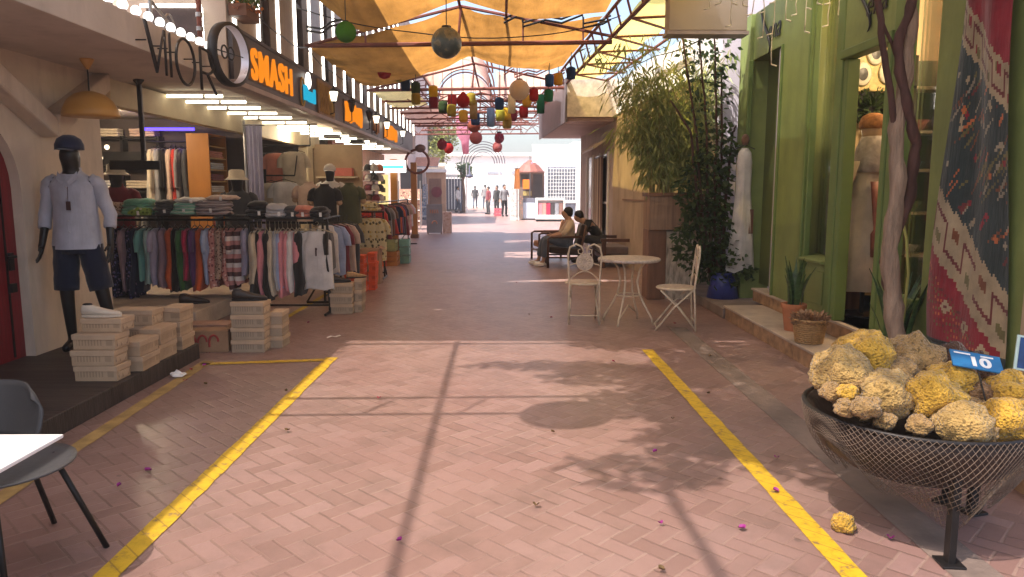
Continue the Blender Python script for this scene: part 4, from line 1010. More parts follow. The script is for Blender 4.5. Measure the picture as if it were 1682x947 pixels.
m = MB(); m.box(-.72,.27,-.15,-.02,1.66,1.86); m.build('sign_panel', BLACKM, o)
m = MB(); m.box(-.79,-.73,-.05,.1,0,2.2); m.build('side_panel', WOODO, o)
for i,(x,zz) in enumerate(((-.34,1.92),(-.45,1.76),(-.18,1.60),(-.62,1.95))):
    q = thing('spot_lamp', f'small lit spot lamp on the black shop shelving, {BW[i]} of four', 'lamp', (-5.6+x,11.2,.2+zz), 0, 'spot lamps on the shop shelving')
    m = MB(); m.ell((0,-.02,0),(.028,.028,.028),10,7); m.build('bulb', BULB, q, smooth=True)
    m = MB(); m.lathe([(.02,0),(.045,.05)],(0,.03,0),12,(pi/2,0,0)); m.build('shade', GREYM, q)
for i,(x,zz,m_,n_) in enumerate(((-.5,1.31,WHT,'white'),(0.0,1.31,CRM,'cream'),(-.55,.95,PBEI,'beige'),(.05,.95,LGRY,'pale grey'),(-.45,2.09,CRM,'pale cream'),(.1,2.09,PBEI,'pinkish'))):
    q = thing('folded_stack', f'{n_} folded clothes on the black shop shelving', 'folded clothes', (-5.6+x,11.46,.2+zz), 0, 'clothes on the black shelving')
    m = MB()
    for j in range(3): m.cbox((0,R.uniform(-.01,.01),.02+.04*j),(.38,.2,.036))
    m.build('cloth', m_, q, bevel=.012)
hang_row([('jacket','cream',CRM,.85),('jacket','grey',GRYC,.95),('jacket','black',BLK,.95),('jacket','beige',PBEI,.9),('jacket','red',REDC,.95),('jacket','mid grey',GRYC,.92),('jacket','charcoal',DGRY,.95)],(-5.28,11.2,2.2),(-4.72,11.2,2.2),.1,'on the inner shop rail','jackets on the inner shop rail')
q = thing('wall_rail','black wall rail carrying a row of jackets inside the shop','clothes rail',(-5.0,11.2,2.2)); m = MB(); m.tube([(-.35,0,0),(.35,0,0)],.014); m.build('rail', BLACKM, q)
m = MB(); m.tube([(-.33,0,0),(-.33,.42,0)],.012); m.tube([(.33,0,0),(.33,.42,0)],.012); m.build('bracket', BLACKM, q)
hang_row([('shirt','white',WHT,.4),('shirt','brown',BRN,.45),('shirt','pale pink',PBEI,.42),('shirt','ivory',CRM,.42),('jacket','black puffer',DGRY,.6)],(-6.1,11.3,1.45),(-5.35,11.3,1.45),.15,'on the low shop rail','shirts on the low shop rail')
q = thing('wall_rail','low black wall rail of small shirts under the lit shop shelving','clothes rail',(-5.72,11.3,1.45)); m = MB(); m.tube([(-.42,0,0),(.42,0,0)],.012); m.build('rail', BLACKM, q)
m = MB(); m.tube([(-.4,0,0),(-.4,.3,0)],.01); m.tube([(.4,0,0),(.4,.3,0)],.01); m.build('bracket', BLACKM, q)
q = thing('shop_curtain','pale lilac curtain drawn together between the two clothes shops','curtain',(-3.68,11.0,.9))
m = MB(); m.grid(lambda u,v:(.12*(2*u-1)*(1-.25*v+.3*v*v), .035*sin(u*22+v)+.02*sin(u*9), 1.52*(1-v)),40,10); g=m.build('cloth', sheet('lilac curtain cloth',(.55,.52,.68),.35), q, smooth=True)
m = MB(); m.tube([(-.16,0,1.53),(.16,0,1.53)],.012); m.build('rod', GREYM, q)
m = MB(); m.tube([(-.15,.03,-.9),(-.15,.03,1.6)],.02); m.build('post', GREYM, q)
garment('shirt',.62,CRM,(-3.52,12.45,2.22),pi/2,'cream short sleeved shirt hung high and facing the street in the second shop','shirt','shirts in the second shop')
garment('shirt',.5,WHT,(-3.62,12.2,1.72),pi/2+.1,'white shirt hung low under the cream one in the second shop','shirt','shirts in the second shop')
garment('shirt',.5,CRM,(-3.85,12.25,1.70),pi/2-.1,'ivory shirt left of the low white one in the second shop','shirt','shirts in the second shop')
garment('jacket',.6,BLK,(-4.05,12.6,2.2),pi/2,'black jacket left of the high cream shirt in the second shop','jacket','shirts in the second shop')
garment('shirt',.5,SALM,(-3.82,12.55,2.2),pi/2+.3,'salmon shirt half hidden by the high cream shirt in the second shop','shirt','shirts in the second shop')
q = thing('wall_rail','rail over the second shop counter with shirts hanging at two heights','clothes rail',(-3.75,12.5,2.22)); m = MB(); m.tube([(-.5,0,0),(.5,0,0)],.014); m.tube([(-.4,-.28,-.5),(.3,-.28,-.5)],.012); m.build('rail', BLACKM, q)
m = MB(); m=None
for a,b_ in (((.5,0,0),(.5,0,.35)),((-.5,0,0),(-.5,0,.35)),((-.4,-.28,-.5),(-.4,0,0)),((.3,-.28,-.5),(.3,0,0))):
    m=MB(); m.tube([a,b_],.01); m.build('drop_rod', BLACKM, q)
q = thing('wall_cabinet','tan display wall with a coral shelf box behind the torso forms','cabinet',(-3.1,15.2,.2))
m = MB(); m.box(-.8,.2,0,.06,0,2.2); m.build('back_panel', mat('tan display panel',(.36,.25,.15),.2,3,.7), q)
m = MB(); m.box(-.7,.1,-.22,0,1.52,1.55); m.box(-.7,.1,-.22,0,1.1,1.13); m.build('shelf', CREAM, q)
m = MB(); m.box(-.45,.02,-.2,-.02,1.56,1.72); m.build('coral_box', mat('coral card',(.55,.14,.10),.2), q)
# cap spinner
q = thing('cap_spinner','tall spinner stand stacked with red and white caps','spinner stand',(-2.38,13.5,0))
m = MB(); m.tube([(0,0,0),(0,0,1.98)],.02); m.lathe([(.22,0),(.22,.02),(.03,.04)]); m.build('pole', GREYM, q)
for k in range(5):
    m = MB(); m.lathe([(.17,0),(.17,.01)],(0,0,1.1+.18*k)); m.build('tier', GREYM, q)
    for j in range(6):
        a = pi*j/3+k; mm = [MAR,WHT,DGRY,LGRY,SALM,BRN][(j+k*2)%6]
        c = cap_at(q,(.12*cos(a),.12*sin(a),1.11+.18*k),mm,-1,'cap',.07)
def crate(lab, loc, w, d, h, m, rz=0):
    o = thing('slatted_crate', lab, 'crate', loc, rz); mb = MB(); n=3
    for k in range(n):
        z0=h*(k+.08)/n; z1=h*(k+.88)/n
        mb.box(-w/2,w/2,-d/2,-d/2+.012,z0,z1); mb.box(-w/2,w/2,d/2-.012,d/2,z0,z1); mb.box(-w/2,-w/2+.012,-d/2+.013,d/2-.013,z0,z1); mb.box(w/2-.012,w/2,-d/2+.013,d/2-.013,z0,z1)
    mb.build('slats', m, o)
    mb = MB()
    for sx in (-1,1):
        for sy in (-1,1): mb.box(sx*(w/2-.022)-.01,sx*(w/2-.022)+.01,sy*(d/2-.022)-.01,sy*(d/2-.022)+.01,0,h)
    mb.build('corner_post', m, o); mb = MB(); mb.box(-w/2+.013,w/2-.013,-d/2+.013,d/2-.013,0,.01); mb.build('base', m, o)
    return o
crate('lower orange brown slatted crate of the far crate pile',(-2.28,14.5,0),.36,.4,.28,WOODO)
crate('green topped slatted crate on the orange brown crate',(-2.30,14.5,.285),.34,.38,.22,mat('faded green wood',(.24,.26,.12),.3,6,.7))
crate('teal slatted crate at the street side of the far crate pile',(-2.02,14.9,0),.2,.3,.5,mat('teal wood',(.16,.34,.33),.3,6,.6))
crate('orange brown crate on the ground near the folding sign',(-2.45,17.2,0),.42,.5,.34,WOODB)
# litter
q = thing('paper_scrap','crumpled white paper scrap on the paving beside the dark deck','paper',(-2.62,5.75,.006)); m = MB(); m.ell((0,0,.018),(.06,.045,.022),9,6); m.v=[(v[0]*(1+R.uniform(-.3,.3)),v[1]*(1+R.uniform(-.3,.3)),max(.0,v[2]*(1+R.uniform(-.5,.5)))) for v in m.v]; m.build('paper', WHITEM, q)
q = thing('paper_scrap','narrow white paper strip on the paving beyond the yellow corner','paper',(-1.73,7.30,.006),.5); m = MB(); m.grid(lambda u,v:(.14*u-.07,.05*v-.025,.006+.012*sin(u*5)**2),6,2); m.build('paper', WHITEM, q)
# ------------------------------------------------------------------ right: green shop
g = thing('green_shop', 'olive green shop front with tall windows, open doorway and stone steps', 'shop', (3.05,7,0))
m = MB()
for nm_,bx_ in (('pilaster',(3.0,3.35,9.18,9.55,.12,3.6)),('pilaster',(3.02,3.35,7.38,8.12,.31,3.6)),('wall',(3.02,3.35,4.0,5.22,.0,3.6)),('lintel',(3.04,3.35,8.125,9.175,3.05,3.6)),('window_panel',(3.03,3.3,5.225,5.56,.31,.62))):
    m = MB(); m.box(*bx_); part(m, nm_, GREEN, g, bevel=.008)
for bx_ in ((2.985,3.06,7.33,7.375,.31,3.6),(3.0,3.06,7.27,7.30,.31,3.6),(3.0,3.06,8.125,8.16,.31,3.05),(2.985,3.04,9.14,9.175,.31,3.05)):
    m = MB(); m.box(*bx_); part(m, 'moulding', GREEND, g, bevel=.006)
m = MB(); m.box(3.02,3.20,6.75,7.26,.31,.80); m.prism([(2.95,.80),(3.2,.80),(3.2,.86),(2.95,.83)],6.75,7.26,'y'); m.box(3.005,3.02,6.82,7.2,.40,.72)
part(m, 'window_panel', GREEN, g, bevel=.006)
for bx_ in ((2.98,3.12,6.60,6.74,.31,3.5),(2.99,3.10,6.52,6.597,.31,2.62),(2.96,3.08,5.74,5.81,.31,2.62),(2.97,3.08,5.60,5.737,.31,3.5),(2.95,3.08,5.74,6.597,2.622,2.70),(2.97,3.08,5.222,5.597,.622,.70)):
    m = MB(); m.box(*bx_); part(m, 'door_frame', GREEND, g, bevel=.008)
m = MB(); m.box(2.985,3.05,5.74,6.597,2.702,3.6); part(m, 'sign_board', GREEN, g, bevel=.004)
for bx_ in ((3.10,3.115,6.745,7.265,.87,3.5),(3.09,3.105,5.225,5.595,.705,3.5)): m = MB(); m.box(*bx_); part(m, 'window_glass', GLASS, g)
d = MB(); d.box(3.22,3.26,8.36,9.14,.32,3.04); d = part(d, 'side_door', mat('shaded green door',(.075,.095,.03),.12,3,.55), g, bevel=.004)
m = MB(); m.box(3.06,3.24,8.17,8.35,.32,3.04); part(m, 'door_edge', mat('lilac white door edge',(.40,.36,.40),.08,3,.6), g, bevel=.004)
# room behind
ROOM = mat('warm shop wall',(.52,.38,.22),.15,2,.8)
m = MB(); m.box(3.35,6.2,8.12,8.2,.31,3.6); m.box(6.1,6.2,4.0,8.12,.31,3.6); m.box(3.35,6.2,3.9,4.0,.31,3.6); part(m, 'inner_wall', ROOM, g)
m = MB(); m.box(3.05,6.2,3.9,8.2,3.6,3.7); part(m, 'ceiling', CREAM, g)
m = MB(); m.box(3.05,6.1,4.0,8.12,.20,.31); part(m, 'floor', mat('dark shop floor',(.10,.07,.05),.3,3,.5), g)
for yc,zc,k,xx in ((8.60,3.30,.5,3.032),(6.15,3.0,.42,2.978)):
    q = thing('script_sign', 'black script writing on the green board over the side door' if yc>7 else 'black script writing on the green board over the open doorway', 'sign', (xx,yc,zc))
    m = MB(); m.tube([(-.004,.28*k*2-.5*k*(.5-.5*cos(t*3.6))+.1*k*sin(t*6),.55*k*cos(t*2.9)) for t in [i/26 for i in range(27)]],[.005+.010*sin(pi*i/26) for i in range(27)],6)
    m.build('flourish', BLACKM, q, smooth=True)
    text('lettering','ena',.42*k*1.6,BLACKM,q,(-.004,-.22*k,-.02),FACE_W,.003,0,.9,.35)
# things seen inside
def stand_fig(): pass
q = thing('dress_mannequin','mannequin in a long cream dress with a brown tasselled bag in the green doorway','mannequin',(3.40,6.83,.31),radians(200)); q.scale=(1.05,1.05,1.03)
m = MB(); m.loft([((0,0,0.24),.25,.2),((0,0,.7),.2,.16),((0,0,1.1),.15,.12),((0,0,1.28),.165,.11),((0,0,1.42),.16,.09),((0,0,1.50),.06,.05)],18)
for i,v in enumerate(m.v):
    a=i%18; zz=v[2]; k=1+.10*math.sin(a*pi*2/3)*max(0,(1.2-zz)); m.v[i]=(v[0]*k,v[1]*k,zz)
m.build('dress', CRM, q, smooth=True)
m = MB(); m.ell((0,0,1.68),(.085,.10,.12)); m.tube([(0,0,1.48),(0,0,1.62)],.05); m.build('head', TANF, q, smooth=True)
m = MB(); m.lathe([(.115,-.02),(.118,.03),(.09,.09),(.04,.115),(0,.118)],(0,0,1.71),18); m.build('hat', mat('brown orange knit',(.36,.15,.045),.4,30,.9,bump=.6), q, smooth=True)
m = MB(); m.loft([((0,.02,1.62),.10,.11),((0,.03,1.52),.16,.14),((0,.03,1.40),.19,.15),((0,.02,1.30),.19,.15)],14); m.build('shawl', mat('grey shawl knit',(.36,.31,.27),.3,20,.9,bump=.5), q, smooth=True)
m = MB()
for s_ in (-1,1): m.loft([((s_*.17,0,1.40),.07,.06),((s_*.24,-.06,1.22),.09,.075),((s_*.20,-.14,1.10),.10,.08)],12)
m.build('sleeve', CRM, q, smooth=True)
m = MB(); m.loft([((.10,.16,1.22),.05,.03),((.10,.19,1.0),.045,.03),((.10,.21,.80),.035,.025),((.10,.21,.76),.055,.05),((.10,.21,.66),.05,.045),((.10,.21,.56),.045,.04)],12); m.build('tassel_bag', mat('red brown leather',(.22,.06,.03),.35,12,.6), q, smooth=True)
m = MB(); m.tube([(0,0,0),(0,0,.3)],.02); m.lathe([(.18,0),(.18,.015),(.03,.02)]); m.build('stand', BLACKM, q)
GOLD = mat('cream gold moulding',(.55,.42,.18),.35,14,.5,bump=.5)
q = thing('plate_board','ornate cream display board carrying oval framed plates above the doorway mannequin','wall display',(3.85,8.08,2.80))
m = MB(); m.prism([(-.42,-.26),(.42,-.26),(.42,.10),(.30,.22),(.12,.30),(-.12,.30),(-.30,.22),(-.42,.10)],-.03,.02,'y'); m.build('board', GOLD, q, bevel=.02)
for i,(x,zz) in enumerate(((-.27,-.06),(0,-.08),(.27,-.06),(-.12,.14),(.13,.14))):
    m = MB(); m.lathe([(.085,0),(.10,.012),(.085,.03),(.0,.025)],(x,-.03,zz),20,(pi/2,0,0),1.3); pl=m.build('plate', mat('plate enamel',(.62,.58,.48),.2,20,.3), q, smooth=True)
    m = MB(); m.lathe([(.055,0),(.0,.006)],(x,-.058,zz),16,(pi/2,0,0),1.3); m.build('picture', mat('dark plate picture',(.05,.05,.05),.6,30,.4), pl)
q = thing('wall_wreath','round dark leafy wreath below the plate board','wreath',(3.98,8.06,2.36)); m = MB()
for i in range(420):
    a=R.uniform(0,2*pi); r=R.uniform(.02,.2); p=(r*cos(a),R.uniform(-.04,.02),r*sin(a)); m.leaf(p,(cos(a)+R.uniform(-.7,.7),-.4,sin(a)+R.uniform(-.7,.7)),.06,.03)
m.build('foliage', LEAFD, q)
m = MB(); m.lathe([(.2,0),(.2,.01),(0,.012)],(0,.03,0),18,(pi/2,0,0)); m.build('backing', BLACKM, q)
q = thing('wall_mirror','tall oval gilt mirror behind the narrow green shop window','mirror',(3.46,8.09,2.35)); m = MB(); m.tube([(.16*cos(2*pi*i/30),0,.52*sin(2*pi*i/30)) for i in range(30)],.035,8,True); m.build('frame', GOLD, q, smooth=True)
m = MB(); m.lathe([(.16,0),(0,.004)],(0,0,0),30,(pi/2,0,0),3.25); m.build('mirror_glass', mat('mirror glass',(.5,.45,.38),.05,2,.08,metal=1,bump=0), q)
for i,(x,y,zz,L) in enumerate(((3.35,7.3,1.95,.32),(3.66,5.9,2.55,.34))):
    q = thing('strip_lamp', ('thin lit tube lamp in the narrow green shop window','thin lit tube lamp hanging in the window beside the rug')[i], 'lamp', (x,y,zz)); m = MB(); m.tube([(0,0,0),(0,0,L)],.012); m.build('tube', BULB, q); m = MB(); m.tube([(0,0,L),(0,0,3.6-zz)],.004); m.lathe([(.018,L),(.018,L+.03)],n=10); m.build('cord', BLACKM, q)
q = thing('bulb_lamp','glowing round bulb hanging in the window beside the rug','lamp',(3.95,6.55,2.1)); m = MB(); m.ell((0,0,0),(.045,.045,.05)); m.build('bulb', BULB, q, smooth=True); m = MB(); m.tube([(0,0,.04),(0,0,1.5)],.005); m.build('cord', BLACKM, q)
q = thing('display_shelves','glass and wood shelves of pottery behind the window beside the rug','shelving',(4.2,7.0,.31))
m = MB()
for zz in (.55,.95,1.35,1.7,2.1): m.box(-.45,.5,-.15,.15,zz,zz+.025)
m.build('shelf', mat('lit pale shelf',(.60,.50,.34),.1), q)
m = MB(); m.box(-.45,-.41,-.15,.15,0,2.4); m.box(.46,.5,-.15,.15,0,2.4); m.box(-.45,.5,.15,.17,0,2.4); m.build('cabinet_frame', mat('dark green cabinet',(.06,.06,.03),.3), q)
PC = [mat('white pottery',(.6,.56,.48),.1,6,.3),mat('blue pottery',(.10,.16,.24),.4,12,.3),mat('brown pottery',(.26,.12,.06),.3,6,.4),mat('green pottery',(.15,.20,.10),.3,6,.3),mat('pink pottery',(.45,.16,.14),.3,6,.4)]
PN = ['white','blue','brown','green','pink']
for k,zz in enumerate((.575,.975,1.375,1.725)):
    for j in range(4):
        c = (k*3+j*2)%5; sh_ = j%2; x=-.32+.22*j+R.uniform(-.02,.02)
        q = thing('pottery_jar' if sh_ else 'pottery_bowl', f'{PN[c]} {"jar" if sh_ else "bowl"} on the {("lowest","second","third","top")[k]} pottery shelf, {("left","left of middle","right of middle","right")[j]} end' if j in (0,3) else f'{PN[c]} {"jar" if sh_ else "bowl"} on the {("lowest","second","third","top")[k]} pottery shelf, near its middle', 'pottery', (4.2+x,6.96,.31+zz), 0, 'pottery on the shop shelves')
        m = MB(); s_=R.uniform(.8,1.15)
        m.lathe([(.04*s_,0),(.075*s_,.06*s_),(.07*s_,.13*s_),(.035*s_,.17*s_),(.045*s_,.2*s_)] if sh_ else [(.03*s_,0),(.06*s_,.03*s_),(.09*s_,.09*s_),(.085*s_,.09*s_),(.02,.03*s_)],n=16); m.build('pot', PC[c], q, smooth=True)
q = thing('orange_crate','shelf with orange and brown souvenir boxes behind the narrow green window','souvenir stand',(3.42,7.32,.31)); m = MB(); m.box(-.14,.16,-.16,.1,0,.62); m.build('stand', WOODB, q)
m = MB(); m.box(-.1,.12,-.14,.06,.621,.80); m.build('box_row', mat('orange souvenir',(.5,.14,.05),.5,30,.6), q)
m = MB(); m.box(-.12,.1,-.12,.05,.802,.95); m.build('box_row', mat('tan souvenir',(.36,.24,.12),.4,20,.6), q)
q = thing('dark_bench','dark bench with red cushions low inside the open doorway','bench',(3.75,6.1,.31)); m = MB(); m.box(-.3,.6,-.35,.5,0,.18); m.build('seat', WOODD, q, bevel=.02); m = MB(); m.cbox((.1,-.1,.22),(.5,.3,.09),(0,0,.3)); m.build('cushion', CRIM, q, bevel=.03)
# lamps of the shop
for i,(x,y,zz,e) in enumerate(((4.3,6.9,3.2,46),(4.2,5.2,3.1,14))):
    L = bpy.data.lights.new('shop_light','POINT'); L.energy=e; L.color=(1,.72,.42); L.shadow_soft_size=.12
    lo = bpy.data.objects.new('shop_light',L); COL.objects.link(lo); lo.location=(x,y,zz)
for i,(x,y,zz,e) in enumerate(((-5.4,10.0,2.4,30),(-3.6,13.2,2.45,14))):
    L = bpy.data.lights.new('shop_light','POINT'); L.energy=e; L.color=(1,.80,.55); L.shadow_soft_size=.1
    lo = bpy.data.objects.new('shop_light',L); COL.objects.link(lo); lo.location=(x,y,zz)

# woven rug hanging on the green wall
def rug():
    NU,NV = 54,150; cols = [('rug red',(0.221,0.016,0.026)),('rug cream',(.33,.255,.155)),('rug dark green',(0.026,0.039,0.038)),('rug olive',(0.130,0.111,0.039)),('rug brown',(0.169,0.058,0.026)),('rug grey',(0.260,0.221,0.156)),('rug maroon',(0.130,0.026,0.026)),('rug orange',(0.416,0.117,0.039))]
    ms = [fabric(n,c,.3,.5) for n,c in cols]; mb = MB(); mb2=[]
    def P(u,v):
        zz = .42 + v*2.75
        yl = 5.00 - .17*max(0,(v-.1)) - .05*max(0,.12-v)*3; yr = 4.22 + .22*v
        x = 2.955 - .022*sin(v*6+u*4) - .014*sin(u*11)
        return (x, yl+(yr-yl)*u, zz + (.10*(.5-u) if v<.02 else 0))
    vs = [P(i/NU,j/NV) for j in range(NV+1) for i in range(NU+1)]
    leaves=[]
    for k in range(120):
        leaves.append((R.uniform(0,1),R.uniform(.05,1),R.uniform(.10,.26),R.uniform(.006,.016),R.choice([3,3,4,4,5,5,3,6,7]),R.uniform(.45,1.05)))
    fl=[(R.uniform(.05,.95),R.uniform(.1,.98),R.choice([1,7,0,5])) for k in range(34)]
    fs=[]; mi=[]
    for j in range(NV):
        for i in range(NU):
            u=(i+.5)/NU; v=(j+.5)/NV; zz=.42+v*2.75
            st = .016*((i//3)%2)
            b1 = 2.72-.52*u+st; b2 = 2.47-.52*u-st; b3 = 1.52-.66*u+st; b4 = 1.14-.66*u-st
            def zig(c,amp,per,off): 
                ph=((u*1.0/per)+off)%1; t=abs(ph-.5)*2; return c+amp*(t-.5)
            if zz>b1: c=0
            elif zz>b2:
                c=1; md=(b1+b2)/2; s_=zz-(md)
                if abs(s_-(.07*(1 if ((u*3+.2)%1)<.5 else -1)))<.014 or (abs(((u*3+.2)%.5)-.0)<.03 and abs(s_)<.08): c=6
                elif abs(((u*3+.2)%.5)-.25)<.09 and abs(s_+.06*(1 if ((u*3+.2)%1)<.5 else -1))<.03: c=0 if int(u*6)%2 else 3
            elif zz>b3:
                c=2
                for (lu,lv,L,wd,cc,ang) in leaves:
                    du=(u-lu)*.75; dv=zz-(.9+lv*1.7); a=du*cos(ang)+dv*sin(ang); bb=-du*sin(ang)+dv*cos(ang)
                    if 0<a<L and abs(bb)<wd*(1-abs(2*a/L-1)): c=cc
                for (fu,fv,cc) in fl:
                    if abs((u-fu)*.75)+abs(zz-(.9+fv*1.7))*.8<.024: c=cc
                if zz<b3+.03: c=2
            elif zz>b4:
                c=1; md=(b3+b4)/2; s_=zz-md
                if abs(s_-(.09*(1 if ((u*2.4)%1)<.5 else -1)))<.015 or (abs(((u*2.4)%.5)-.0)<.03 and abs(s_)<.10): c=6
                elif abs(((u*2.4)%.5)-.25)<.10 and abs(s_+.07*(1 if ((u*2.4)%1)<.5 else -1))<.035: c=4 if int(u*5)%2 else 3
            else:
                c=0; dd=b4-zz
                r_=((u*7+dd*30)%1)
                if .12<dd<.4 and r_<.28: c=[3,7,6,4][int(dd*40+u*3)%4]
                for (fu,fz) in ((.55,.62),(.78,.50),(.3,.72)):
                    if abs((u-fu)*.75)+abs(zz-fz)<.05: c=1
                    if abs((u-fu)*.75)+abs(zz-fz)<.018: c=6
            if v<.03: c=2
            fs.append((j*(NU+1)+i,j*(NU+1)+i+1,(j+1)*(NU+1)+i+1,(j+1)*(NU+1)+i)); mi.append(c)
    mb.v=vs; mb.f=fs; mb.mi=mi
    q = thing('woven_rug','woven kilim rug in red, cream and dark green hung on the green wall','rug',(0,0,0))
    mb.build('rug_cloth', ms, q, smooth=True)
rug()
q = thing('wooden_door','brown wooden shop door with pale frame at the right end of the rug','door',(3.0,4.1,0)); m = MB(); m.box(-.02,.04,-.10,.02,0,3.4); m.build('frame', mat('pale door frame',(.40,.30,.2),.1,4,.6), q, bevel=.006)
m = MB(); m.box(0,.03,-.9,-.105,0,3.4); m.box(-.015,0,-.88,-.78,0,3.4); m.build('door_leaf', WOODO, q, bevel=.004)

# hanging white dress on the corner of the green shop
q = thing('hanging_dress','long white dress hanging on the far corner of the green shop','dress',(2.97,9.12,2.1),radians(80))
g_ = garment_bm('dress',1.5); g_.v=[(v[0]*1.1,v[1]*(.50+.16*max(0,-v[2])),v[2]-.10*(v[1]>.05)*max(0,-v[2]-1.2)) for v in g_.v]; g_.build('cloth', fabric('plain white dress cloth',(.50,.47,.44)), q, smooth=True)
h=MB(); h.tube([(0,-.12,-.115),(0,0,-.06),(0,.12,-.115)],.006,6); h.tube([(0,0,-.06),(0,0,.04)],.004,5); h.build('hanger', HANG, q)
m = MB(); m.ell((0,0,-.0),(.045,.05,.07)); m.build('headpiece', BRN, q, smooth=True)
m = MB(); m.cbox((-.05,-.1,-1.0),(.03,.05,.30)); m.build('wall_hook_board', WOODD, q)

# grey beige sign box with icicle lights
q = thing('sign_box','blank grey beige sign box jutting out over the plants','sign',(2.28,8.6,3.62)); m = MB(); m.box(-.43,.45,-.12,.12,-.36,.6); m.build('panel', mat('grey beige panel',(.36,.29,.23),.06,2,.7,bump=.05), q, bevel=.01); m = MB(); m.box(-.45,.47,-.125,.125,-.40,-.362); m.build('trim', TRIMB, q)
q = thing('icicle_lights','strings of pale icicle lights hanging in front of the grey beige box','light string',(2.4,7.0,3.9)); 
IC = mat('pale icicle wire',(.62,.56,.42),.1,20,.5)
for i in range(13):
    x=-.5+.10*i; L=[.75,.7,.9,.72,.8,1.0,1.25,.85,.8,.95,.7,.9,.8][i]; m = MB(); pts=[(x+R.uniform(-.012,.012),R.uniform(-.015,.015),-L*j/9) for j in range(10)]; m.tube(pts,.0045,5)
    for p in pts[1::2]:
        dx=R.choice([-1,1])*.05; m.tube([p,(p[0]+dx,p[1],p[2]-.015)],.007,5)
    m.build('strand', IC, q, smooth=True)
m = MB(); m.tube([(-.55,0,0),(.75,0,0)],.006); m.build('top_wire', IC, q)

# twisted tree by the steps
q = thing('twisted_tree','twisted vine tree with two wound trunks growing beside the green shop window','tree',(2.74,4.98,.0))
def wander(pts, k=6):
    out=[]
    for a,b in zip(pts[:-1],pts[1:]):
        for i in range(k): out.append(Vector(a).lerp(Vector(b),i/k)+Vector((R.uniform(-.008,.008),R.uniform(-.008,.008),0)))
    return out+[Vector(pts[-1])]
t1=[(.03,0,.0),(.02,0,.35),(-.04,.02,.75),(-.10,.0,1.1),(-.06,0,1.5),(-.10,.02,1.9),(-.06,0,2.3),(-.04,.03,2.7),(-.12,0,3.2),(-.4,-.3,3.9),(-1.1,-.8,4.25),(-2.6,-1.4,4.25),(-3.6,-2.3,4.22),(-3.77,-2.8,4.2),(-3.74,-3.7,4.2)]
w1=wander(t1); m=MB(); m.tube(w1,[max(.028,.068-.06*i/len(w1))+.006*sin(i*1.3) for i in range(len(w1))],12); m.build('trunk', mat('pale bark', (.31,.22,.155), .4, 7, .9, stretch=(3,3,.5), bump=.9, bscale=26, bdist=.02), q, smooth=True)
t2=[(.0,.03,.55),(-.10,.03,1.0),(.03,.02,1.45),(.04,.0,1.8),(-.08,-.03,2.1),(-.14,.0,2.45),(-.03,0,2.8),(.08,0,3.2),(.1,-.5,3.9),(-.2,-1.3,4.2)]
w2=wander(t2); m=MB(); m.tube(w2,[.040-.016*i/len(w2)+.005*sin(i*1.7) for i in range(len(w2))],10); m.build('trunk', BARKR, q, smooth=True)
t3=[(-.1,.0,1.85),(-.2,.0,2.3),(-.28,.02,2.75),(-.5,0,3.2),(-1.0,-.2,3.8)]
w3=wander(t3); m=MB(); m.tube(w3,.022,8); m.tube(wander([(-.05,0,2.2),(-.22,.05,2.6),(-.30,.1,2.9),(-.1,.3,3.4)]),.013,6); m.build('limb', BARKR, q, smooth=True)
m=MB()
CROWN=[((-3.59,-1.28,4.25),(.42,.45,.25)),((-3.72,-.50,4.25),(.62,.36,.25)),((-3.45,-2.1,4.25),(.38,.32,.2)),((-3.0,-1.9,4.25),(.6,.6,.25)),((-2.75,-1.3,4.25),(.95,1.5,.4)),((-2.1,-2.6,4.3),(.9,.8,.35)),((-3.3,.75,4.2),(.75,.35,.25)),((-1.7,-.9,4.3),(1.0,1.7,.4)),((-1.2,.6,4.3),(.9,.9,.35)),((-2.6,.25,4.2),(.7,.6,.3)),((-4.2,-.16,4.2),(.75,.16,.12)),((-3.2,-.5,4.2),(.5,.4,.2)),((-3.98,-2.42,4.2),(.30,.11,.08)),((-3.82,-2.68,4.2),(.34,.10,.08)),((-3.6,-2.5,4.2),(.2,.2,.1)),((-3.25,-1.95,4.2),(.3,.3,.15)),((-.6,-1.2,4.3),(.8,1.2,.35))]
for c,r in CROWN:
    nn=int(1300*r[0]*r[1]/.5)
    for i in range(nn):
        while True:
            p=Vector((R.uniform(-1,1),R.uniform(-1,1),R.uniform(-1,1)))
            if p.length<1: break
        m.leaf((c[0]+p.x*r[0],c[1]+p.y*r[1],c[2]+p.z*r[2]),(R.uniform(-1,1),R.uniform(-1,1),R.uniform(-.7,.3)),.11,.06)
m.build('crown', LEAFG, q)

# potted plants on the steps
def snake(o, n, H, sp):
    m=MB()
    for i in range(n):
        a=R.uniform(0,2*pi); r=R.uniform(0,sp); h=H*R.uniform(.6,1.05); lean=R.uniform(.08,.30); w=R.uniform(.022,.034); tw=R.uniform(-.6,.6)
        b=Vector((r*cos(a),r*sin(a),0)); out=Vector((cos(a),sin(a),0)); side=Vector((-sin(a),cos(a),0))
        vs=[]
        for k in range(7):
            t=k/6; c=b+out*(lean*h*t*t)+Vector((0,0,h*t)); s_=(side*cos(tw*t)+out*sin(tw*t)); ww=w*(1-t**3)*(.6+.8*t*(1-t)*2)+.001
            vs+= [c-s_*ww, c+out*.006, c+s_*ww]
        m.add(vs,[(3*k+j,3*k+j+1,3*k+j+4,3*k+j+3) for k in range(6) for j in range(2)])
    return m.build('leaves', SNAKE, o, smooth=True)
q=thing('snake_plant','snake plant in a terracotta pot behind the wicker basket on the step','potted plant',(2.76,6.85,.16))
m=MB(); m.lathe([(.075,0),(.105,.22),(.118,.22),(.118,.26),(.10,.26),(.095,.23),(0,.23)],n=20); m.build('pot', TERRA, q, smooth=False)
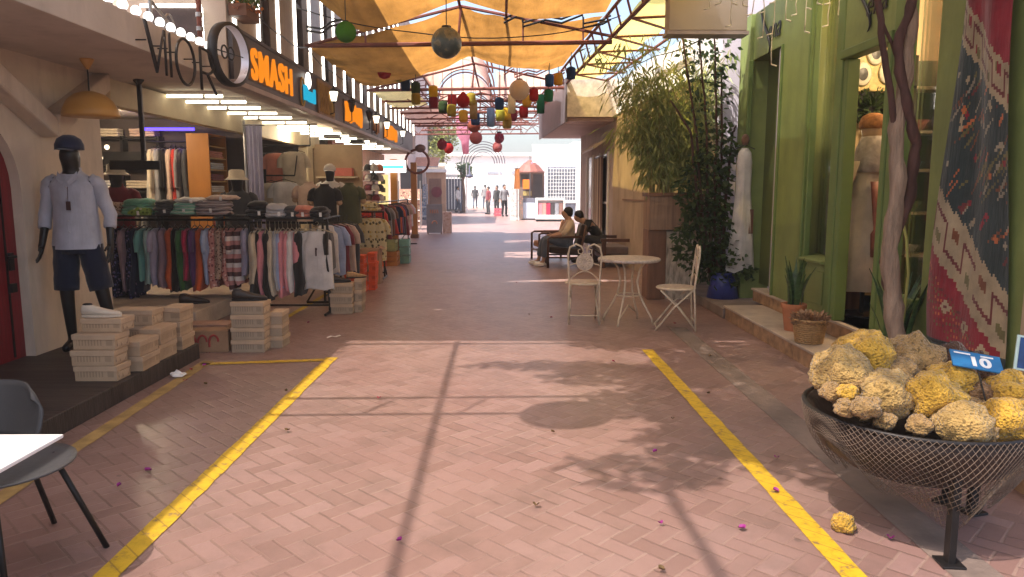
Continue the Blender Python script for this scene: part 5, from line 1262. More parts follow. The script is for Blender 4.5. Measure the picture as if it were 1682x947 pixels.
s_=snake(q,16,.5,.07); s_.location=(0,0,.22)
q=thing('snake_plant','larger dark snake plant standing behind the twisted tree trunk','potted plant',(2.90,5.28,.16))
s_=snake(q,22,.62,.10); s_.location=(0,0,.12); m=MB(); m.lathe([(.10,0),(.13,.14),(.12,.14),(.11,.12),(0,.12)],n=18); m.build('pot', BLACKM, q, smooth=True)
q=thing('yellow_hose','thin yellow green hose looped down the pilaster beside the twisted tree','hose',(2.9,5.2,.3)); m=MB(); m.tube([(0,.12,1.0),(-.02,.0,.85),(-.02,-.06,.6),(-.02,-.04,.3),(-.02,.02,.0)],.010,7); m.build('hose', mat('yellow green hose',(.30,.28,.07),.2), q, smooth=True)
q=thing('wicker_basket','round wicker basket of dried flowers on the lower stone step','basket',(2.68,6.28,.16))
def wick():
    mb=MB(); N=40
    for k in range(11):
        zz=.012+.018*k; r=.105+.028*k/10
        mb.tube([((r+.006*(-1)**(i+k))*cos(2*pi*i/N),(r+.006*(-1)**(i+k))*sin(2*pi*i/N),zz) for i in range(N)],.0095,5,True)
    mb.lathe([(.0,.005),(.10,.005)],n=20); return mb
wick().build('basket_body', WICK, q, smooth=True)
m=MB(); m.tube([(.137*cos(2*pi*i/32),.137*sin(2*pi*i/32),.205) for i in range(32)],.013,7,True); m.build('rim', WICK, q, smooth=True)
m=MB()
for i in range(520):
    a=R.uniform(0,2*pi); r=.13*math.sqrt(R.random()); m.leaf((r*cos(a),r*sin(a),R.uniform(.15,.24)),(cos(a)*.7+R.uniform(-.4,.4),sin(a)*.7+R.uniform(-.4,.4),R.uniform(.2,1)),R.uniform(.04,.08),.022)
m.build('dried_flowers', mat('dried flowers',(.30,.18,.10),.6,25,.9,bump=0), q)

# ------------------------------------------------------------------ sponge stall
q=thing('sponge_bowl','wide dark iron bowl on legs, draped with fishing net, holding sea sponges','stall',(1.83,3.12,0))
RB=.465; ZB=.535
m=MB(); m.lathe([(.02,.235),(.16,.245),(.29,.285),(.38,.35),(.44,.435),(RB,ZB),(RB-.012,ZB),(.40,.475),(.32,.415),(.0,.36)],n=48); m.build('bowl', mat('dark iron bowl',(.05,.032,.024),.4,12,.5,metal=.4,bump=.4), q, smooth=True)
m=MB(); m.tube([(RB*cos(2*pi*i/48),RB*sin(2*pi*i/48),ZB) for i in range(48)],.011,8,True); m.tube([(.40*cos(2*pi*i/48),.40*sin(2*pi*i/48),.44) for i in range(48)],.008,8,True); m.build('hoop', BLACKM, q, smooth=True)
for a in (-pi/2-.10,.28,.62):
    m=MB(); c,s_=cos(a),sin(a); m.cbox((.37*c,.37*s_,.235),(.045,.03,.47),(0,0,a)); m.build('leg', BLACKM, q, bevel=.004)
    m=MB(); m.cbox((.37*c,.37*s_,.006),(.10,.09,.012),(0,0,a)); m.build('foot_plate', BLACKM, q, bevel=.003)
# net: knotted diamond mesh draped from the rim
BPR=[(.16,.245),(.29,.285),(.38,.35),(.44,.435),(.465,.55)]
m=MB(); NA,NZ=110,22; gp={}
for j in range(NZ+1):
    for i in range(NA):
        a=2*pi*(i+.5*(j%2))/NA; t=j/NZ
        drop=.33+.07*sin(a*3+1)+.05*sin(a*7)-.08*cos(a-pi); r=RB+.012+.02*t*sin(a*4+.6)-.16*t*t+.012*t*sin(a*11); zz=ZB+.005-drop*t-.012*sin(a*9)*t
        if zz>.25:
            for (r0,z0),(r1,z1) in zip(BPR[:-1],BPR[1:]):
                if z0<=zz<=z1: r=max(r,r0+(r1-r0)*(zz-z0)/(z1-z0)+.007)
        gp[i,j]=Vector((r*cos(a),r*sin(a),max(.01,zz)))
vs=[gp[i,j] for j in range(NZ+1) for i in range(NA)]
def bar(a,b): m.tube([a,b],.0014,3)
for j in range(NZ):
    for i in range(NA):
        if j%2==0: bar(gp[i,j],gp[i,j+1]); bar(gp[i,j],gp[(i-1)%NA,j+1])
        else: bar(gp[i,j],gp[i,j+1]); bar(gp[i,j],gp[(i+1)%NA,j+1])
m.build('fishing_net', mat('net twine',(.155,.115,.085),.2,30,.9,bump=0), q)
def spm(name,c):
    if name in MATS: return MATS[name]
    t=NT(name); v=t.coord('Object'); vo=t.n('ShaderNodeTexVoronoi'); t.put(vo.inputs['Vector'],v); vo.inputs['Scale'].default_value=95
    f=t.noise(v,14,5); dd=t.math('MULTIPLY',vo.outputs['Distance'],1.0); n2=t.noise(v,62,4)
    col=t.ramp(f,[(.3,sc(c,.7)),(.7,sc(c,1.12))]); pit=t.math('SUBTRACT',1.0,t.math('MULTIPLY',dd,1.6))
    col=t.mix(t.math('MULTIPLY',t.ramp(n2,[(.38,(1,1,1)),(.47,(0,0,0))]),.7),col,sc(c,.28))
    MATS[name]=t.done(t.bsdf(col,.95,0,.1,t.bump(t.math('ADD',n2,t.math('MULTIPLY',dd,.8)),.9,.012),sheen=.2)); return MATS[name]
SPY=spm('yellow sponge',(.58,.345,.05)); SPT=spm('tan sponge',(.34,.215,.085)); SPP=spm('pale sponge',(.44,.29,.10)); SPB=spm('brown sponge',(.20,.115,.055))
def icos(c, rad, seed, lump=.25, n=26, k=16):
    mb=MB(); mb.ell((0,0,0),(1,1,1),n,k); vs=[]
    for v in mb.v:
        p=Vector(v); d=1+lump*noise.noise(p*1.3+Vector((seed,0,0)))+lump*.75*noise.noise(p*3.1+Vector((0,seed,0)))+lump*.24*noise.noise(p*7.5+Vector((0,0,seed)))+lump*.16*noise.noise(p*15+Vector((seed,0,0)))
        vs.append((p.x*rad[0]*d,p.y*rad[1]*d,p.z*rad[2]*d))
    mb.v=vs; return mb
def sponge(lab, m, px, py, pz, r, seed, flat=.8):
    o=thing('sea_sponge',lab,'sponge',(px,py,pz),R.uniform(0,6),'sponges in the iron bowl'); icos((0,0,0),(r,r*.9,r*flat),seed,.30).build('sponge',m,o,smooth=True); return o
# sponges: big ones on top, small ones under and round the rim
SL=[('large bright yellow sponge at the very top of the heap',SPY,1.63,3.25,.745,.112,1),('large pale sponge at the left of the heap beside the topmost yellow one',SPP,1.46,3.12,.69,.115,2),
('broad tan sponge right of the topmost yellow one',SPT,1.89,3.34,.69,.13,3),('tan wedge sponge between the pale front one and broad tan one',SPT,1.76,3.2,.665,.085,4),('large pale sponge in the front middle of the heap',SPP,1.585,2.95,.635,.102,5),
('large yellow sponge in the centre front of the heap',SPY,1.75,2.90,.64,.108,6),('yellow sponge just behind the centre front one by the blue card',SPY,1.95,3.1,.645,.100,7),('yellow sponge at the far right of the heap',SPY,2.13,2.97,.63,.100,8),
('yellow sponge at the right front rim',SPY,1.98,2.79,.575,.095,9),('rough tan sponge at the front rim below the centre yellow one',SPP,1.80,2.77,.57,.092,10),('long tan sponge under the topmost yellow one',SPT,1.50,3.02,.675,.066,11),
('small yellow sponge at the left front of the heap',SPY,1.42,2.95,.645,.048,12),('tan sponge at the left rim',SPT,1.385,3.02,.63,.058,13),('tan sponge below the small yellow one',SPT,1.45,2.85,.61,.062,14),('small tan sponge on the left front rim',SPT,1.39,2.90,.595,.05,15),
('small brown sponge between the right yellow sponges',SPB,2.03,3.0,.63,.06,16)]
for i,(lab,m_,x,y,zz,r,sd) in enumerate(SL): sponge(lab,m_,x+.02,y+.01,zz+.01,r*(1.16 if r>.08 else 1.0),sd*3.7,.78 if r>.09 else .7)
k=0
for a in range(0,360,20):
    t=radians(a); rr=.345+R.uniform(-.05,.02); x=1.83+rr*cos(t); y=3.10+rr*sin(t)
    o=sponge('small tan or brown sponge filling a gap low in the heap',R.choice([SPT,SPB,SPP,SPT]),x,y,.545+R.uniform(0,.02),R.uniform(.042,.06),a*1.3+100)
    k+=1
for i in range(16):
    t=R.uniform(0,2*pi); rr=R.uniform(.02,.25); sponge('brown sponge buried in the middle of the heap',R.choice([SPB,SPT]),1.83+rr*cos(t),3.12+rr*sin(t),.54+.06*(1-rr/.3),.085,i*5.1+300)
for nm,(cx,cy,cz),wx,hz,sd in (('dark brown elephant ear sponge behind the blue price card',(2.13,3.36,.66),.42,.17,1),('dark brown elephant ear sponge right of the blue price card',(2.22,3.18,.63),.36,.13,2)):
    o=thing('ear_sponge',nm,'sponge',(cx,cy,cz),0,'sponges in the iron bowl'); m=MB()
    m.grid(lambda u,v:((u-.5)*wx, .05*sin(u*7+sd)+.06*v, hz*v*(.55+.45*sin(pi*min(1,max(0,u*.9+.1))))+.02*sin(u*13+sd)*v-.06),22,8)
    q_=m.build('sponge', spm('dark brown sponge',(.105,.055,.035)), o, smooth=True); md=q_.modifiers.new('Solid','SOLIDIFY'); md.thickness=.018
sponge('small yellow sponge fallen on the ground under the net',SPY,1.50,3.05,.035,.055,77)
BLUEC=mat('blue price card',(.02,.16,.36),.3,6,.35); PALEC=mat('pale price card',(.42,.55,.50),.1,4,.35)
q=thing('price_card','blue price card reading 10 stuck in the sponge heap','price card',(2.03,3.05,.765),radians(-8)); q.rotation_euler=(radians(-58),radians(8),radians(-14))
m=MB(); m.box(-.10,.10,-.004,.004,-.05,.05); m.build('card', BLUEC, q, bevel=.002)
text('price','10',.075,WHITEM,q,(.01,-.0055,-.012),FACE_S,.001,.003,1.2); m=MB(); m.box(-.085,-.02,-.0062,-.0045,.028,.036); m.build('print_line', WHITEM, q); m=MB(); m.box(.02,.07,-.0062,-.0045,.026,.034); m.build('print_line', WHITEM, q)
m=MB(); m.tube([(0,.004,-.05),(0,.01,-.22)],.004,5); m.build('stick', BLACKM, q)
q=thing('price_card','larger pale price card with dark blue side at the right of the bowl','price card',(2.30,3.02,.79)); q.rotation_euler=(radians(-14),radians(10),radians(-6))
m=MB(); m.box(-.12,.14,-.004,.004,-.075,.075); m.build('card', PALEC, q, bevel=.002); m=MB(); m.box(-.108,-.045,-.0062,-.0045,-.066,.066); m.build('blue_band', mat('navy card print',(.015,.05,.16),.5,20,.4), q)
text('price','10',.07,BLACKM,q,(.02,-.0055,.01),FACE_S,.001,.002,1.0); m=MB(); m.tube([(0,.004,-.075),(0,.004,-.22)],.004,5); m.build('stick', BLACKM, q)

# ------------------------------------------------------------------ bistro set
def bistro_chair(lab, loc, rz):
    o=thing('bistro_chair',lab,'chair',loc,rz,'cream wrought iron bistro chairs')
    # front of the seat is +y, backrest at -y
    for s_ in (-1,1):
        m=MB(); m.tube([(s_*.17,-.20,.0),(s_*.17,-.185,.30),(s_*.165,-.175,.45),(s_*.18,-.20,.66),(s_*.185,-.215,.78),(s_*.165,-.222,.865),(s_*.10,-.225,.90),(s_*.04,-.224,.875),(s_*.015,-.222,.82)],.0105,8); m.build('back_tube', IRONW, o, smooth=True)
        m=MB(); m.tube([(s_*.015,-.222,.82),(s_*.035,-.222,.79),(s_*.07,-.222,.80),(s_*.075,-.222,.835),(s_*.05,-.222,.845)],.0065,6); m.build('scroll', IRONW, o, smooth=True)
        m=MB(); m.tube([(s_*.15,-.17,.44),(s_*.152,.02,.26),(s_*.155,.22,.0)],.0105,8); m.build('leg', IRONW, o, smooth=True)
        m=MB(); m.tube([(s_*.14,.17,.435),(s_*.145,-.02,.25),(s_*.17,-.20,.02)],.0105,8); m.build('leg', IRONW, o, smooth=True)
    m=MB(); m.tube([(-.155,.205,.03),(.155,.205,.03)],.007,6); m.tube([(-.17,-.196,.10),(.17,-.196,.10)],.007,6); m.build('stretcher', IRONW, o)
    m=MB(); m.lathe([(.0,.435),(.20,.435),(.212,.442),(.212,.456),(.20,.462),(.0,.462)],n=32); m.build('seat', IRONW, o, bevel=.003)
    m=MB(); m.lathe([(.0,.463),(.185,.4635),(.0,.466)],n=28); m.build('mosaic', MOSAIC, o)
    m=MB(); m.lathe([(0,-.008),(.085,-.008),(.092,0),(.085,.008),(0,.008)],(0,-.21,.70),28,(pi/2,0,0)); md=m.build('medallion', MOSAIC, o)
    m=MB(); m.tube([(.088*cos(2*pi*i/28),-.21,.70+.088*sin(2*pi*i/28)) for i in range(28)],.008,7,True)
    for k in range(12): a=2*pi*k/12; m.tube([(.03*cos(a),-.219,.70+.03*sin(a)),(.066*cos(a),-.219,.70+.066*sin(a))],.006,5)
    m.build('rim', IRONW, md, smooth=True)
    m=MB(); m.tube([(-.18,-.20,.66),(-.09,-.212,.69)],.006,6); m.tube([(.18,-.20,.66),(.09,-.212,.69)],.006,6)
    m.tube([(-.165,-.178,.50)]+[(-.165+.33*t,-.185-.01*sin(pi*t),.50+.10*sin(pi*t)) for t in [i/8 for i in range(1,8)]]+[(.165,-.178,.50)],.0065,6); m.build('back_bar', IRONW, o, smooth=True)
    return o
bistro_chair('cream wrought iron chair with round back medallion left of the table, seen from behind',(.90,8.22,0),radians(-3))
bistro_chair('cream wrought iron folding chair right of the table, seen side on',(1.85,7.78,0),radians(82))
o=thing('bistro_table','round mosaic topped table on curled cream iron legs between the two chairs','table',(1.40,8.14,0))
m=MB(); m.lathe([(0,.70),(.335,.70),(.35,.71),(.35,.728),(.335,.737),(0,.737)],n=40); m.build('tabletop', mat('mosaic table',(.50,.43,.38),.35,26,.4,bump=.35,bscale=50), o, bevel=.003)
for k in range(4):
    a=pi/4+k*pi/2+.25; c,s_=cos(a),sin(a)
    m=MB(); m.tube([(r*c,r*s_,zz) for r,zz in ((.20,.70),(.13,.62),(.10,.48),(.13,.33),(.20,.20),(.28,.07),(.30,.0))],.011,8); m.build('leg', IRONW, o, smooth=True)
m=MB(); m.tube([(.135*cos(2*pi*i/20),.135*sin(2*pi*i/20),.32) for i in range(20)],.008,6,True); m.build('ring', IRONW, o, smooth=True)
m=MB(); m.tube([(.3*cos(pi/4+.25),.3*sin(pi/4+.25),.06),(0,0,.2),(-.3*cos(pi/4+.25),-.3*sin(pi/4+.25),.06)],.008,6); m.build('stretcher', IRONW, o)

# ------------------------------------------------------------------ seated people and their furniture
def armchair(lab, loc, rz, cush, w=.66):
    o=thing('armchair',lab,'armchair',loc,rz)   # faces -x
    for y in (-w/2,w/2):
        m=MB(); m.tube([(-.36,y,0),(-.36,y,.56),(-.30,y,.59),(.28,y,.59)],.024,8); m.build('arm', WOODD, o, smooth=True)
        m=MB(); m.tube([(.30,y,0),(.28,y,.4),(.36,y,.80)],.022,8); m.build('leg', WOODD, o, smooth=True)
        m=MB(); m.tube([(-.36,y,.2),(.3,y,.2)],.016); m.build('side_rail', WOODD, o)
    m=MB(); m.cbox((-.03,0,.32),(.62,w-.07,.13),(0,.08,0)); m.build('seat_cushion', cush, o, bevel=.035)
    m=MB(); m.cbox((.29,0,.60),(.13,w-.08,.46),(0,.22,0)); m.build('back_cushion', cush, o, bevel=.04)
    m=MB(); m.tube([(-.36,-w/2,.22),(-.36,w/2,.22)],.02); m.tube([(.34,-w/2,.72),(.34,w/2,.72)],.018); m.build('cross_rail', WOODD, o)
    return o
DCU=fabric('dark brown cushion cloth',(.035,.022,.018)); GCU=fabric('taupe cushion cloth',(.19,.14,.125))
armchair('dark wooden armchair with the person in the cream top sitting in it',(1.20,14.25,0),0,DCU)
armchair('wooden armchair frame farther up the street beyond the seated pair',(1.02,15.6,0),.2,mat('tan cushion',(.32,.16,.08),.3,8,.9))
o=thing('sofa','low wooden sofa with taupe cushions against the beige wall','sofa',(2.22,14.45,0))
for y in (-.55,.55):
    m=MB(); m.box(-.38,.32,y-.04,y+.04,.50,.56); m.box(-.36,-.28,y-.035,y+.035,0,.50); m.box(.24,.32,y-.035,y+.035,0,.50); m.build('arm', WOODD, o, bevel=.008)
m=MB(); m.box(-.36,.34,-.5,.5,.16,.24); m.build('base', WOODD, o, bevel=.01)
for y in (-.25,.25):
    m=MB(); m.box(-.36,.22,y-.24,y+.24,.245,.40); m.build('seat_cushion', GCU, o, bevel=.04)
    m=MB(); m.cbox((.27,y,.60),(.14,.48,.46),(0,.16,0)); m.build('back_cushion', GCU, o, bevel=.05)
o=thing('person','seated person in a cream top and jeans leaning left in the wooden armchair','person',(0,0,0))
JA=dict(pelvis=(1.24,14.25,.45),spine=(1.27,14.25,.62),chest=(1.29,14.25,.80),neck=(1.25,14.25,.93),jaw=(1.215,14.25,.985),head=(1.20,14.25,1.03),crown=(1.215,14.25,1.09),nose=(1.118,14.25,1.02),
  shL=(1.29,14.07,.85),elL=(1.16,14.00,.64),wrL=(.96,14.08,.60),shR=(1.29,14.43,.85),elR=(1.14,14.48,.64),wrR=(.95,14.38,.60),
  hipL=(1.20,14.16,.45),knL=(.80,14.12,.55),anL=(.76,14.10,.10),toL=(.62,14.08,.04),hipR=(1.20,14.35,.45),knR=(.78,14.42,.54),anR=(.68,14.44,.10),toR=(.54,14.44,.04),thumbL=(0,.3,1),thumbR=(0,-.3,1))
body('body',JA,SKINM,o,True); top_on(JA,fabric('cream top cloth',(.58,.46,.34)),o,1.3); legs_on(JA,JEAN,o,1.86); hair_on(JA,HAIRM,o,.03); shoes_on(JA,WHITEM,o)
o=thing('person','seated person in a black top leaning forward beside the taupe sofa','person',(0,0,0))
JB=dict(pelvis=(1.98,14.95,.46),spine=(1.88,14.95,.63),chest=(1.74,14.95,.77),neck=(1.60,14.95,.86),jaw=(1.54,14.95,.89),head=(1.50,14.95,.935),crown=(1.50,14.95,1.0),nose=(1.428,14.95,.90),
  shL=(1.72,14.77,.82),elL=(1.62,14.70,.58),wrL=(1.42,14.76,.55),shR=(1.72,15.13,.82),elR=(1.60,15.18,.58),wrR=(1.42,15.08,.56),
  hipL=(1.94,14.86,.46),knL=(1.52,14.82,.50),anL=(1.56,14.80,.10),toL=(1.42,14.78,.04),hipR=(1.94,15.05,.46),knR=(1.52,15.10,.50),anR=(1.58,15.12,.10),toR=(1.44,15.14,.04),thumbL=(0,.3,1),thumbR=(0,-.3,1))
body('body',JB,SKINM,o,True); top_on(JB,BLK,o,.8); legs_on(JB,DGRY,o,1.9); hair_on(JB,HAIRM,o,.02); shoes_on(JB,BLACKM,o)
o=thing('stool','low wooden seat under the person in the black top','stool',(1.98,14.95,0)); m=MB(); m.box(-.2,.2,-.25,.25,.30,.34); m.build('seat', WOODD, o, bevel=.01)
for sx in (-1,1):
    for sy in (-1,1): m=MB(); m.box(sx*.17-.02,sx*.17+.02,sy*.21-.02,sy*.21+.02,0,.30); m.build('leg', WOODD, o)

# ------------------------------------------------------------------ right: beige building past the plants
g=thing('beige_building','beige rendered building with white parapet behind the bamboo and sofa','building',(2.6,12.5,0))
def wl_x(y): return 2.63-.072*(y-10.5)
m=MB(); m.prism([(wl_x(10.5),10.5),(wl_x(15.4),15.4),(6,15.4),(6,10.5)],0,3.0,'z'); part(m,'wall',BEIGE,g)
m=MB(); m.prism([(wl_x(10.5)-.02,10.45),(wl_x(15.4)-.02,15.4),(6,15.4),(6,10.45)],3.0,3.64,'z'); part(m,'parapet',mat('white parapet paint',(.74,.70,.64),.1,3,.8),g)
m=MB(); m.prism([(wl_x(11.5)-.012,11.5),(wl_x(14.5)-.012,14.5),(wl_x(14.5)+.02,14.5),(wl_x(11.5)+.02,11.5)],1.28,1.31,'z'); part(m,'wall_ledge',mat('brown ledge',(.24,.13,.07),.2),g)
m=MB(); 
for y in (12.2,13.1,14.0): m.cbox((wl_x(y)-.026,y,3.40),(.01,.36,.07)); m.cbox((wl_x(y)-.026,y,3.26),(.01,.30,.05))
part(m,'parapet_mark',mat('grey wall lettering',(.20,.19,.18),.3,10),g)
m=MB(); m.prism([(2.28,15.4),(2.05,19.8),(6,19.8),(6,15.4)],0,2.9,'z'); part(m,'shopfront',mat('pale stone shopfront',(.42,.34,.29),.2,3,.7),g)
m=MB()
for y in (15.9,16.8,17.8,18.7): m.cbox((2.27-.052*(y-15.4),y,1.15),(.05,.08,2.3))
m.cbox((2.23,16.3,1.2),(.04,.9,.05)); part(m,'door_frame',WHITEM,g)
m=MB()
for y in (16.35,17.3,18.25): m.cbox((2.275-.052*(y-15.4),y,1.15),(.03,.8,2.2))
part(m,'glass_door',DARKGL,g)
q=thing('door_curtain','cream and brown curtain hanging in the glass doors beyond the sofa','curtain',(2.16,16.9,.1)); m=MB(); m.grid(lambda u,v:(.02*sin(u*30),(u-.5)*1.5,2.1*v),40,3); m.build('cloth',stripes('brown cream curtain',[(.45,.36,.26),(.13,.08,.06),(.30,.22,.16)],.4,1),q,smooth=True); m=MB(); m.tube([(0,-.8,2.12),(0,.8,2.12)],.012); m.build('rod',BLACKM,q)
q=thing('door_awning','short cream awning over the glass doors beyond the sofa','awning',(2.0,16.9,2.35)); m=MB(); m.prism([(.15,.22),(-.12,.05),(-.12,-.02),(.15,.16)],-1.3,1.3,'y'); m.build('cloth',CRM,q); m=MB(); m.tube([(-.12,-1.3,.0),(-.12,1.3,0)],.012); m.build('frame',GREYM,q)
# overhanging upper box facing the camera, with dark side panel and ribbed shutter soffit
m=MB(); m.prism([(1.28,15.1),(1.0,20.5),(2.4,20.5),(2.30,15.1)],2.95,3.70,'z'); part(m,'overhang',mat('etched cream panel',(.52,.43,.34),.3,9,.8,bump=.2,bscale=30),g)
m=MB(); m.prism([(1.245,15.12),(.965,20.5),(.995,20.5),(1.275,15.12)],2.85,3.72,'z'); part(m,'side_panel',mat('slate side panel',(.13,.115,.13),.25,3,.5),g)
m=MB()
for k in range(14): y=15.3+.38*k; m.box(1.33-.052*(y-15.1),2.28-.03*(y-15.1),y,y+.30,2.88,2.945)
part(m,'soffit_slats',mat('pinkish shutter',(.50,.36,.34),.15,4,.6),g)
q=thing('pale_house','pale lilac house wall standing behind the ivy and the green shop corner','house',(3.2,10.0,0)); m=MB(); m.box(-.32,.6,-.1,.1,0,4.2); m.build('wall',mat('lilac wall',(.46,.41,.46),.1,3,.85),q)
m=MB(); m.box(-.34,.62,-.12,.12,4.2,4.28); m.build('coping',STONE,q)
# planter with bamboo, ivy, blue pot
q=thing('plank_planter','weathered plank planter on a brown post and peeling board under the bamboo','planter',(2.28,10.05,0))
m=MB(); m.box(-.33,.40,-.22,.22,.95,1.40); m.build('trough',PLANKW,q,bevel=.006)
m=MB(); m.box(-.33,-.08,-.18,.2,0,.95); m.build('post',WOODB,q,bevel=.01)
m=MB(); m.box(-.076,.30,-.15,.2,0,.93); m.build('peeling_board',mat('peeling white board',(.50,.43,.33),.6,12,.9,stretch=(2,2,.5),bump=.5),q)
m=MB(); m.box(-.35,.42,-.24,.24,1.40,1.45); m.build('rim',WOODB,q,bevel=.005)
q=thing('bamboo','tall yellow green bamboo arching out of the plank planter','bamboo',(2.28,10.05,1.40))
m=MB(); L_=MB()
for k in range(40):
    a=R.uniform(0,2*pi); b0=Vector((R.uniform(-.28,.36),R.uniform(-.18,.18),0)); h=R.uniform(1.2,2.7); lean=Vector((R.uniform(-.6,.42),R.uniform(-.35,.25),0))
    if k<5: lean=Vector((R.uniform(-1.15,-.8),R.uniform(-.3,.2),0)); h=R.uniform(1.2,1.6)
    pts=[b0+lean*(t*t)*h*.55+Vector((0,0,h*(t-.22*t*t*(1 if k>=5 else 1.6)))) for t in [i/9 for i in range(10)]]
    m.tube(pts,[.011-.0008*i for i in range(10)],6)
    for i in range(2,10):
        for j in range(19 if k>=5 else 22):
            p=pts[i]+Vector((R.uniform(-.05,.05),R.uniform(-.05,.05),R.uniform(-.08,.08))); d=Vector((R.uniform(-1,1),R.uniform(-1,1),R.uniform(-1.0,.25)))
            p2=p+d.normalized()*R.uniform(.02,.2); L_.leaf(p2,d+Vector((0,0,-.5)),R.uniform(.10,.20),R.uniform(.018,.030),sag=.12)
m.build('stem',mat('bamboo cane',(.36,.30,.10),.25,8,.5,stretch=(1,1,.5)),q,smooth=True); L_.build('foliage',LEAFB,q)
q=thing('ivy_bush','dark ivy bush climbing bare stems out of the blue pot','bush',(2.66,9.32,.0))
m=MB()
for k,(dx,hh) in enumerate(((-.22,3.4),(-.10,3.5),(.02,3.4),(.12,3.0),(.25,2.3),(-.3,2.6))):
    pts=wander([(.12+dx*.2,0,.12),(dx*.6,R.uniform(-.05,.1),1.2),(dx,R.uniform(-.05,.15),2.2),(dx*1.6-.1,R.uniform(0,.2),hh)]); m.tube(pts,[.024-.014*i/len(pts) for i in range(len(pts))],7)
m.build('stem',BARKR,q,smooth=True); m=MB()
for c,r,n in (((-.02,.0,.85),(.46,.30,.55),1500),((-.12,.05,1.5),(.34,.28,.5),900),((.05,.05,2.0),(.26,.22,.4),420),((.2,-.05,.55),(.34,.25,.35),700),((-.1,.1,2.6),(.3,.25,.5),200),((-.15,.1,3.2),(.4,.3,.4),260)):
    for i in range(n):
        while True:
            p=Vector((R.uniform(-1,1),R.uniform(-1,1),R.uniform(-1,1)))
            if p.length<1: break
        if noise.noise(Vector((p.x*r[0]*5+c[2],p.y*3,p.z*r[2]*5)))<-.18: continue
        m.leaf((c[0]+p.x*r[0],c[1]+p.y*r[1],c[2]+p.z*r[2]),(p.x+R.uniform(-.6,.6),p.y-.6+R.uniform(-.5,.5),R.uniform(-1,.2)),R.uniform(.06,.11),R.uniform(.045,.075))
m.build('foliage',LEAFD,q)
q=thing('blue_pot','glazed blue plant pot under the dark ivy bush','pot',(2.80,9.25,.12)); m=MB(); m.lathe([(.20,0),(.15,.26),(.13,.30),(.15,.32),(.14,.33),(.11,.31),(0,.29)],n=26); m.build('pot',mat('blue glaze',(.035,.045,.20),.25,6,.3),q,smooth=True)
m=MB(); m.lathe([(0,.292),(.11,.293)],n=20); m.build('soil',WOODB,q)

# ------------------------------------------------------------------ bottom left: cafe table and chair
WT=mat('white table laminate',(.80,.79,.77),.04,2,.35,bump=0)
q=thing('cafe_table','white topped cafe table whose corner shows at the lower left','table',(-1.78,1.85,0)); m=MB(); m.box(-.42,.40,-.40,.37,.728,.74); m.build('tabletop',WT,q,bevel=.003)
m=MB(); m.tube([(-.25,-.1,.728),(-.25,-.1,.02)],.03,12); m.lathe([(.22,0),(.22,.012),(.05,.03)],(-.25,-.1,0)); m.build('pedestal',BLACKM,q)
GP=mat('grey plastic shell',(.062,.064,.068),.12,4,.45,bump=.08)
q=thing('cafe_chair','grey plastic shell chair on thin black legs beside the white table corner','chair',(-2.10,2.78,0),radians(0))
# seat faces -y
m=MB(); m.lathe([(0,.435),(.20,.442),(.235,.455),(.237,.463),(.2,.452),(0,.445)],(.20,-.10,0),32,(0,0,0),1.05); m.build('seat',GP,q,smooth=True)
m=MB(); m.grid(lambda u,v:((-.05)+(u-.5)*.46*(1-.25*(2*v-1)**4*abs(2*u-1)), .24+.06*v-.10*(2*u-1)**2, .46+.23*v-.06*v*(2*u-1)**4),18,9); bk=m.build('backrest',GP,q,smooth=True); md=bk.modifiers.new('Solid','SOLIDIFY'); md.thickness=.012; md.offset=0
for a,b in (((.28,.06,.45),(.42,.15,0)),((.10,.16,.45),(.06,.38,0)),((.22,-.2,.45),(.32,-.32,0)),((-.05,-.16,.45),(-.16,-.28,0))):
    m=MB(); m.tube([a,b],.0115,8); m.build('leg',BLACKM,q,smooth=True)
m=MB(); m.tube([(.28,.06,.435),(.10,.16,.435)],.010); m.tube([(.22,-.2,.435),(-.05,-.16,.435)],.010); m.build('under_frame',BLACKM,q)

# bougainvillea petals on the paving
PET=mat('purple petal',(.30,.015,.22),.3,20,.6,bump=0); PETR=mat('crimson petal',(.40,.02,.07),.3,20,.6,bump=0); LVS=mat('dry leaf',(.16,.10,.04),.4,20,.8,bump=0)
PT=[(-1.9,3.75,0),(-1.95,3.55,0),(-1.62,5.3,2),(-2.3,5.5,2),(-1.35,4.4,2),(.7,3.1,0),(1.35,3.45,0),(1.05,3.05,0),(.86,4.0,0),(.30,4.35,2),(1.52,3.9,0),(1.66,2.95,0),(2.2,2.75,0),(.95,6.2,1),(.55,8.4,1),(.30,8.6,2),(-2.2,8.1,0),(-.45,2.95,0),(-.9,5.1,1),(.15,3.3,2),(1.1,4.6,2),(1.85,6.4,2),(.62,2.7,2),(1.5,5.2,2),(-2.5,5.6,1),(-2.6,5.95,1),(-2.55,6.1,0),(-2.7,6.55,1),(1.9,8.0,1),(.2,11.6,1)]
for i,(x,y,k) in enumerate(PT):
    q=thing('petal' if k<2 else 'fallen_leaf',('fallen purple bougainvillea petal lying on the paving','fallen crimson petal lying on the paving','dry brown leaf fallen on the paving')[k],('petal','petal','leaf')[k],(x,y,.006),R.uniform(0,6),('purple petals on the paving','crimson petals on the paving','dry leaves on the paving')[k])
    m=MB(); s_=R.uniform(.011,.020); m.grid(lambda u,v:(s_*(2*u-1)*(1-.5*(2*v-1)**2),s_*.8*(2*v-1),.004+.012*(2*u-1)**2+.006*v),4,4); m.build('blade',(PET,PETR,LVS)[k],q,smooth=True)
